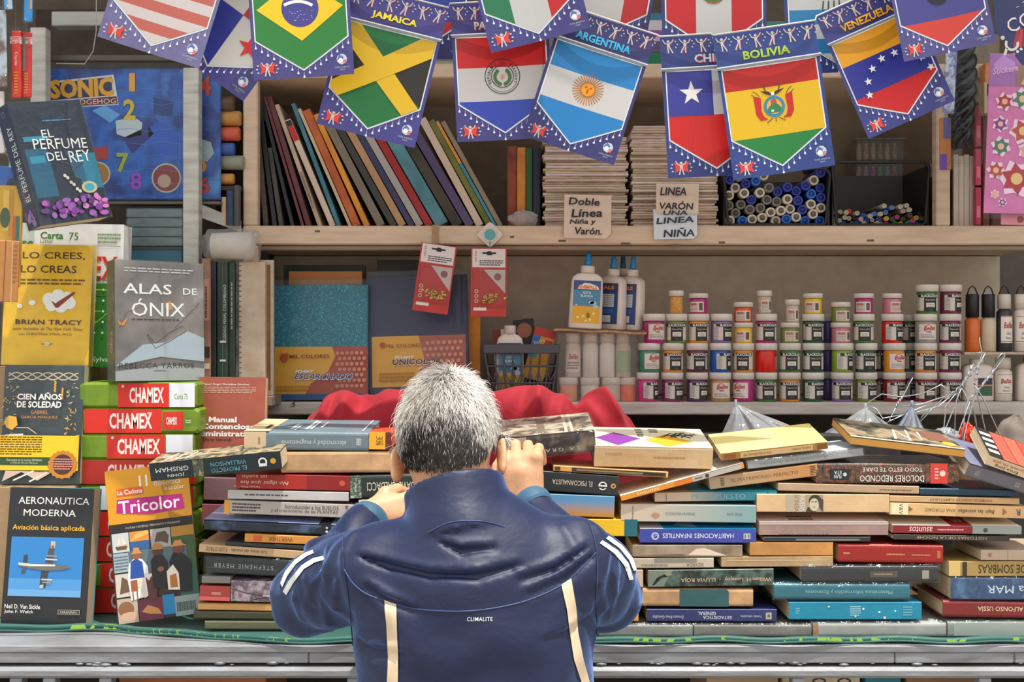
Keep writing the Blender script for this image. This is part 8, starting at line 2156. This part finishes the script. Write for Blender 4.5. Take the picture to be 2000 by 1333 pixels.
hips = [(pelvis + A3([-.085, 0, -.06]), A3([pelvis[0] - .10, 1.68, .50]), A3([pelvis[0] - .11, 1.62, .085])), (pelvis + A3([.085, 0, -.06]), A3([pelvis[0] + .10, 1.68, .50]), A3([pelvis[0] + .11, 1.62, .085]))]
def legs_core(p, grow=0.0):
    d = None
    for a, k, f in hips:
        e = smin(cap_d(p, a, k, .078 + grow, .054 + grow), cap_d(p, k, f, .054 + grow, .038 + grow), .02)
        d = e if d is None else np.minimum(d, e)
    return d
SKIN = M('#DFA880', .5, 'skin')
def body_d(p):
    d = smin(torso_core(p, -.012), arms_core(p, -.008), .03)
    d = smin(d, legs_core(p, -.010), .03)
    d = smin(d, cap_d(p, neck0, neck1, .057, .053), .02)
    d = smin(d, head_d(p), .018)
    for e, sg in ((earL, -1), (earR, 1)): d = smin(d, ear_d(p, e, sg), .004)
    d = smin(d, smin(cap_d(p, wrL, wrL2, .026, .024), handL_d(p), .012), .012)
    d = smin(d, smin(cap_d(p, wrR, wrR2, .026, .024), handR_d(p), .012), .012)
    return d
# one body: a fine grid for head and hands is needed, so the whole upper body shares it; the legs end inside the shoes
def body_mesh():
    def fn(g): return body_d(g)
    return fn
person = surface(body_mesh(), (-.36, 1.50, .05), (.24, 2.20, 1.54), .0042, 'person', SKIN, None, 1)
tag(person, 'grey-haired man in a navy track jacket, seen from behind, reaching into the piles', 'person')

# ---- jacket
foldsL = []
def jac_d(p):
    d = torso_core(p, .012)
    # loose back panel hangs straight to the hem
    d = smin(d, ell_d(p, v3(928, 1290, 1.665), (.166, .122, .26)), .04)
    a = None
    for sh, el, wr, sg in ((shL, elL, wrL, -1), (shR, elR, wrR, 1)):
        mid = (sh + el) / 2 + A3([sg * .006, -.004, .004])
        e = chain(p, [sh, mid, el], [.067, .063, .058], .02)
        fm = el * .55 + wr * .45 + A3([sg * .004, 0, -.006])
        e = smin(e, chain(p, [el, fm, wr], [.057, .050, .036], .02), .02)
        # puffed gathers of the sleeve
        ax = (wr - el) / np.linalg.norm(wr - el); t = (p - el) @ ax
        q2 = (p - sh) @ ((el - sh) / np.linalg.norm(el - sh))
        e = e + .0032 * np.sin(t * 95 + 24 * (p[..., 0] * sg) + 1.5 * np.sin(p[..., 2] * 60)) * np.exp(-((t - .08) / .10) ** 2)
        e = e + .0028 * np.sin(q2 * 70 + 40 * p[..., 2] + 2 * np.sin(p[..., 1] * 50)) * np.exp(-((q2 - .06) / .10) ** 2)
        a = e if a is None else np.minimum(a, e)
    d = smin(d, a, .022)
    x, y, z = p[..., 0], p[..., 1], p[..., 2]
    # broad folds pulled from the armpits over the shoulder blades, and a sag under the yoke
    d = d + .0035 * np.sin(38 * (x + .06) + 30 * z + 2.0 * np.sin(24 * z + 9 * x)) * np.exp(-((z - 1.20) / .07) ** 2)
    d = d + .0022 * np.sin(70 * z - 34 * np.abs(x + .065) + 1.3 * np.sin(40 * x)) * np.exp(-((z - 1.08) / .10) ** 2)
    for pts, r, k in FOLDS:
        tp = [r * .35] + [r] * (len(pts) - 2) + [r * .35] if len(pts) > 2 else [r, r]
        d = smin(d, chain(p, pts, tp, .003), k)
        if abs(pts[-1][0] - pts[0][0]) > 1.3 * abs(pts[-1][2] - pts[0][2]): d = -smin(-d, chain(p, [w + A3([.003, -.001, -2.1 * r]) for w in pts], [t_ * .8 for t_ in tp], .003), .011)
    # collar: stands round the neck
    return d
FOLDS = []
BASE_FOLDS = [([(700, 1075), (760, 1092), (840, 1110), (930, 1112), (1010, 1092)], .006), ([(716, 1134), (752, 1160), (810, 1180)], .006), ([(1100, 1030), (1120, 1070), (1120, 1110)], .006),
              ([(690, 1040), (672, 1080), (668, 1120)], .006), ([(640, 1070), (636, 1120), (650, 1170)], .006), ([(612, 1086), (600, 1130), (612, 1180)], .005), ([(660, 1140), (655, 1190), (668, 1240)], .006), ([(575, 1170), (590, 1210), (620, 1245)], .005),
              ([(1165, 1030), (1185, 1080), (1180, 1130)], .006), ([(1200, 1060), (1215, 1110), (1205, 1160)], .006), ([(1170, 1140), (1180, 1190), (1170, 1240)], .006), ([(1010, 1120), (1080, 1100), (1140, 1060)], .006), ([(1030, 1150), (1100, 1118), (1150, 1078)], .005), ([(860, 1050), (900, 1066), (960, 1060)], .005), ([(640, 1100), (612, 1140), (596, 1190)], .005), ([(630, 1180), (640, 1220), (660, 1256)], .005), ([(1195, 1110), (1200, 1160), (1188, 1210)], .005), ([(1150, 1200), (1162, 1230), (1160, 1260)], .005), ([(700, 1240), (730, 1262), (790, 1268)], .005), ([(1060, 1240), (1110, 1222), (1155, 1190)], .005), ([(820, 1010), (880, 990), (950, 1000)], .004)]
_b = jac_d
def march(px, py, fn):
    o = A3([0, 0, ZC]); dr = A3([(px - 1000) / FPX, 1, -(py - 666.5) / FPX]); dr = dr / np.linalg.norm(dr)
    t = 1.4
    for _ in range(200):
        d = float(fn((o + dr * t)[None, :])[0])
        t += max(d * .7, .0004)
        if d < .0005: return o + dr * t
        if t > 2.3: return None
for pts, r in BASE_FOLDS:
    w3 = [march(x, y, _b) for x, y in pts]
    w3 = [w for w in w3 if w is not None]
    if len(w3) > 1: FOLDS.append(([w + A3([0, .001, 0]) for w in w3], r * .85, .008))
NAVY = M('#071238', .52, 'cloth', amt=.10, sheen=.7, st=1, wr=20, wd=.008, ds=.3, bs=.3)
def jac_final(p):
    d = jac_d(p)
    # opening for the neck, cuffs and hem
    ax = (neck1 - neck0) / np.linalg.norm(neck1 - neck0)
    t = (p - neck0) @ ax; rad = np.linalg.norm(p - neck0 - t[..., None] * ax, axis=-1)
    col = np.maximum(np.abs(rad - .074 + .10 * (t - .03)) - .0055, np.abs(t - .030) - .042)
    col = col + .0012 * np.sin(80 * t + 18 * p[..., 0])
    d = np.maximum(d, -np.maximum(rad - .064, -(t + .03)))
    d = smin(d, col, .005)
    for wr, el in ((wrL, elL), (wrR, elR)):
        w = (wr - el) / np.linalg.norm(wr - el)
        d = np.maximum(d, -np.maximum(.004 - (p - wr) @ w, np.linalg.norm(p - wr, axis=-1) - .13))
    d = np.maximum(d, (.80 - p[..., 2]))
    return d
jacket = surface(jac_final, (-.40, 1.48, .79), (.27, 2.02, 1.36), .0044, 'jacket', NAVY, person, 2)
tr = surface(lambda p: np.maximum(np.minimum(np.maximum(torso_core(p, .004), p[..., 2] - .84), legs_core(p, .012)), .07 - p[..., 2]), (-.34, 1.48, .06), (.24, 1.86, .86), .008, 'trousers', M('#3A3C42', .7, 'cloth'), person, 2)
for a, k, f in hips:
    fx = f[0]
    surface(lambda p, fx=fx: np.maximum(smin(ell_d(p, (fx, 1.60, .055), (.045, .06, .06)), ell_d(p, (fx, 1.70, .04), (.044, .11, .042)), .03), .0005 - p[..., 2]), (fx - .07, 1.50, -.01), (fx + .07, 1.84, .14), .006, 'shoe', M('#2A2422', .4, 'plain'), person, 1)

# ---- trims laid on the jacket: stripes, piping, print, cuffs
def bvh_of(o):
    me = o.data
    return BVHTree.FromPolygons([v.co for v in me.vertices], [tuple(p.vertices) for p in me.polygons])
JB = bvh_of(jacket)
CAMO = Vector((0, 0, ZC))
def hit(px, py):
    dr = Vector(((px - 1000) / FPX, 1, -(py - 666.5) / FPX)).normalized()
    r = JB.ray_cast(CAMO, dr)
    return (r[0], r[1]) if r[0] is not None else (None, None)
def ribbon(edges, mat, name, off=.0016, n=40, sub=3):
    """edges: px pairs (left edge, right edge) down the strip"""
    def lerp_list(L_, t):
        f = t * (len(L_) - 1); i = min(int(f), len(L_) - 2); f -= i
        return (L_[i][0] + (L_[i + 1][0] - L_[i][0]) * f, L_[i][1] + (L_[i + 1][1] - L_[i][1]) * f)
    rows = []
    for k in range(n + 1):
        a = lerp_list([e[0] for e in edges], k / n); b = lerp_list([e[1] for e in edges], k / n)
        row = []
        for j in range(sub + 1):
            x = a[0] + (b[0] - a[0]) * j / sub; y = a[1] + (b[1] - a[1]) * j / sub
            h_, nn = hit(x, y)
            row.append(None if h_ is None else h_ + nn * off)
        rows.append(row)
    q = MB()
    vs_, ids = [], {}
    for i, r_ in enumerate(rows):
        for j, p in enumerate(r_):
            if p is not None: ids[(i, j)] = len(vs_); vs_.append(p)
    fs_ = [(ids[(i, j)], ids[(i + 1, j)], ids[(i + 1, j + 1)], ids[(i, j + 1)]) for i in range(n) for j in range(sub) if all(k in ids for k in ((i, j), (i + 1, j), (i + 1, j + 1), (i, j + 1)))]
    q.add(vs_, fs_, mat, True)
    return q.build(name, jacket)
CRM = M('#DCC3A0', .6, 'cloth', sheen=0.1); WST = M('#E6E4DE', .5, 'cloth', sheen=.1)
ribbon([((750, 1174), (774, 1180)), ((756, 1220), (776, 1222)), ((759, 1280), (779, 1280)), ((757, 1333), (778, 1333)), ((754, 1400), (775, 1400))], CRM, 'back_stripe')
ribbon([((1096, 1144), (1116, 1131)), ((1106, 1190), (1124, 1186)), ((1112, 1240), (1128, 1236)), ((1120, 1290), (1138, 1288)), ((1134, 1333), (1150, 1333)), ((1150, 1400), (1166, 1400))], CRM, 'back_stripe')
ribbon([((554, 1156), (561, 1163)), ((568, 1132), (575, 1139)), ((590, 1106), (595, 1113)), ((612, 1092), (615, 1100)), ((634, 1086), (635, 1094))], WST, 'sleeve_stripe')
ribbon([((549, 1140), (553, 1148)), ((558, 1118), (563, 1126)), ((576, 1096), (580, 1103)), ((596, 1082), (599, 1089)), ((612, 1076), (614, 1082))], WST, 'sleeve_stripe')
ribbon([((1170, 1062), (1176, 1057)), ((1198, 1082), (1205, 1076)), ((1218, 1106), (1226, 1101)), ((1228, 1134), (1236, 1132))], WST, 'sleeve_stripe')
ribbon([((1182, 1053), (1188, 1048)), ((1208, 1072), (1214, 1067)), ((1227, 1095), (1234, 1091)), ((1236, 1116), (1242, 1114))], WST, 'sleeve_stripe')
def piping(px, name, mat, r=.0011, n=60):
    pts = []
    for k in range(n + 1):
        f = k / n * (len(px) - 1); i = min(int(f), len(px) - 2); f -= i
        # rounded run between the points
        p0, p1, p2, p3 = px[max(i - 1, 0)], px[i], px[i + 1], px[min(i + 2, len(px) - 1)]
        cr = lambda a, b, c, d: .5 * ((2 * b) + (-a + c) * f + (2 * a - 5 * b + 4 * c - d) * f * f + (-a + 3 * b - 3 * c + d) * f ** 3)
        h_, nn = hit(cr(p0[0], p1[0], p2[0], p3[0]), cr(p0[1], p1[1], p2[1], p3[1]))
        if h_ is not None: pts.append(h_ + nn * .0004)
    q = MB(); q.tube(pts, r, mat, 6); return q.build(name, jacket)
PIP = M('#274073', .4, 'cloth')
piping([(672, 1112), (690, 1140), (715, 1160), (750, 1174), (800, 1188), (860, 1194), (920, 1194), (980, 1186), (1040, 1170), (1096, 1144), (1130, 1116), (1164, 1080)], 'yoke_piping', PIP)
piping([(672, 1044), (670, 1070), (672, 1112), (680, 1160), (686, 1220), (690, 1262)], 'armhole_seam', NAVY, .0012)
piping([(1150, 1020), (1162, 1060), (1166, 1110), (1164, 1170), (1166, 1230), (1165, 1262)], 'armhole_seam', NAVY, .0012)
piping([(838, 1040), (870, 1024), (905, 1018), (950, 1020), (985, 1030)], 'collar_seam', PIP, .0010)
vs_, fs_, tw, th = text2d('CLIMALITE', .01, 0, 1.1)
q = MB(); pp = []
for a, b in vs_:
    h_, nn = hit(937 + a / tw * 50, 1210 - b / th * 8)
    pp.append(h_ + nn * .0008)
q.add(pp, fs_, M('#D9D9D6', .5, 'flat')); q.build('print', jacket)
TLC = M('#2A5A74', .6, 'cloth')
for wr, el in ((wrL, elL), (wrR, elR)):
    w = Vector(wr - el).normalized(); q = MB()
    u = w.cross(Vector((0, 0, 1))).normalized(); s2 = u.cross(w)
    def rib(a_, v, wr=wr, w=w, u=u, s2=s2):
        an = a_ * 2 * math.pi; prof = [(.034, -.012), (.0375, -.006), (.0375, .010), (.034, .018), (.030, .018)]
        f = v * 4; i = min(int(f), 3); f -= i
        r_ = prof[i][0] + (prof[i + 1][0] - prof[i][0]) * f; t = prof[i][1] + (prof[i + 1][1] - prof[i][1]) * f
        r_ *= 1 + .015 * math.sin(an * 40)
        return Vector(wr) + w * t + u * (r_ * math.cos(an)) + s2 * (r_ * math.sin(an))
    q.grid(rib, 80, 12, TLC); q.build('cuff', jacket)

# ---- hair: short strands radiating from the crown, silver above, dark at the nape
PB = bvh_of(person)
crown = H3(.012, -.062, .096)
Z_h = Rn @ A3([0, 0, 1])
r = np.random.default_rng(4)
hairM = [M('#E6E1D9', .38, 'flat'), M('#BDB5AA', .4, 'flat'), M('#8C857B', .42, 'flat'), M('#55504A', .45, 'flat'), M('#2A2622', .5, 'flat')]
sv, sf, sm = [], [], []
cap_v = []
count = 0
while count < 30000:
    # directions over the scalp in head coordinates
    dr = r.normal(size=3); dr /= np.linalg.norm(dr)
    lat = dr[2]; fore = dr[1]
    # scalp limit: hairline at the front, above the ears at the side, nape behind
    lim = np.interp(fore, [-1, -.55, -.1, .25, .6, 1], [-.92, -.82, -.36, -.10, .40, .62])
    side = abs(dr[0])
    if side > .80 and abs(fore + .02) < .28 and lat < -.02: continue
    if lat < lim + r.normal() * .03: continue
    o = H3(0, -.006, .004)
    wdir = Rn @ dr
    hp = PB.ray_cast(Vector(o + wdir * .25), Vector(-wdir))
    if hp[0] is None: continue
    base = A3(hp[0]); nrm = A3(hp[1])
    if np.linalg.norm(base - o) > .15: continue
    rad = base - crown; rad -= nrm * (rad @ nrm); dist = np.linalg.norm(rad); rad = rad / max(dist, 1e-5)
    sw = np.cross(nrm, rad)
    flow = rad + sw * (.55 * math.exp(-dist / .05)) + r.normal(size=3) * .22
    flow -= nrm * (flow @ nrm); flow /= np.linalg.norm(flow)
    down = -lat
    ln = np.interp(lat, [-.8, -.45, -.1, .3, 1], [.006, .011, .016, .020, .023]) * r.uniform(.7, 1.25)
    lift = np.interp(lat, [-.8, -.2, .3, 1], [.15, .22, .32, .42]) * r.uniform(.4, 1.5)
    if lat > .25 and r.random() < .05: lift += .6
    w = r.uniform(.00022, .00045)
    p1 = base + nrm * (ln * .35 * lift + .001) + flow * ln * .35
    p2 = base + nrm * (ln * .62 * lift + .001) + flow * ln * .75
    p3 = base + nrm * (ln * .60 * lift + .001) + flow * ln * 1.10
    n0 = len(sv)
    for p, ww in ((base - nrm * .001, w), (p1, w), (p2, w * .8)):
        b1 = np.cross(flow, nrm); b1 /= np.linalg.norm(b1)
        sv += [tuple(p + b1 * ww), tuple(p - b1 * ww * .5 + nrm * ww * .87), tuple(p - b1 * ww * .5 - nrm * ww * .87)]
    sv.append(tuple(p3))
    for k in range(2):
        for j in range(3):
            j2 = (j + 1) % 3
            sf.append((n0 + 3 * k + j, n0 + 3 * k + j2, n0 + 3 * k + 3 + j2, n0 + 3 * k + 3 + j))
    for j in range(3): sf.append((n0 + 6 + j, n0 + 6 + (j + 1) % 3, n0 + 9))
    # silver on top and over the right side, back darker below: pepper hair plus shade put in
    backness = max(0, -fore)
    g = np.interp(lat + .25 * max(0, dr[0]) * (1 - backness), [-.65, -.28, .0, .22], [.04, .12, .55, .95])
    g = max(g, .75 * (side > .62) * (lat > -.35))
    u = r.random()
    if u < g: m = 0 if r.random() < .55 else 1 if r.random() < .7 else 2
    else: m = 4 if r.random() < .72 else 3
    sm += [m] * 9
    count += 1
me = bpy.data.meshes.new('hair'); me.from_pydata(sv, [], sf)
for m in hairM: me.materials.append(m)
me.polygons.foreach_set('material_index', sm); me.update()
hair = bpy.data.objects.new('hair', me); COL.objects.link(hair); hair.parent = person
# close-cropped under-hair: the scalp area of the head, a little raised
uv, uf, ids = [], [], {}
for p in person.data.polygons:
    c = A3(p.center)
    if np.linalg.norm(c - hc) > .16: continue
    l = Rn.T @ (c - H3(0, -.006, .004)); l = l / np.linalg.norm(l)
    lim = np.interp(l[1], [-1, -.55, -.1, .25, .6, 1], [-.92, -.82, -.36, -.10, .40, .62])
    if abs(l[0]) > .80 and abs(l[1] + .02) < .30 and l[2] < 0: continue
    if l[2] < lim + .03: continue
    f_ = []
    for i in p.vertices:
        if i not in ids:
            ids[i] = len(uv); vtx = person.data.vertices[i]; uv.append(tuple(vtx.co + vtx.normal * .0016))
        f_.append(ids[i])
    uf.append(tuple(f_))
me = bpy.data.meshes.new('under_hair'); me.from_pydata(uv, [], uf); me.materials.append(M('#5A534C', .8, 'worn', other='#34302C'))
me.polygons.foreach_set('use_smooth', [True] * len(me.polygons)); me.update()
uh = bpy.data.objects.new('under_hair', me); COL.objects.link(uh); uh.parent = hair
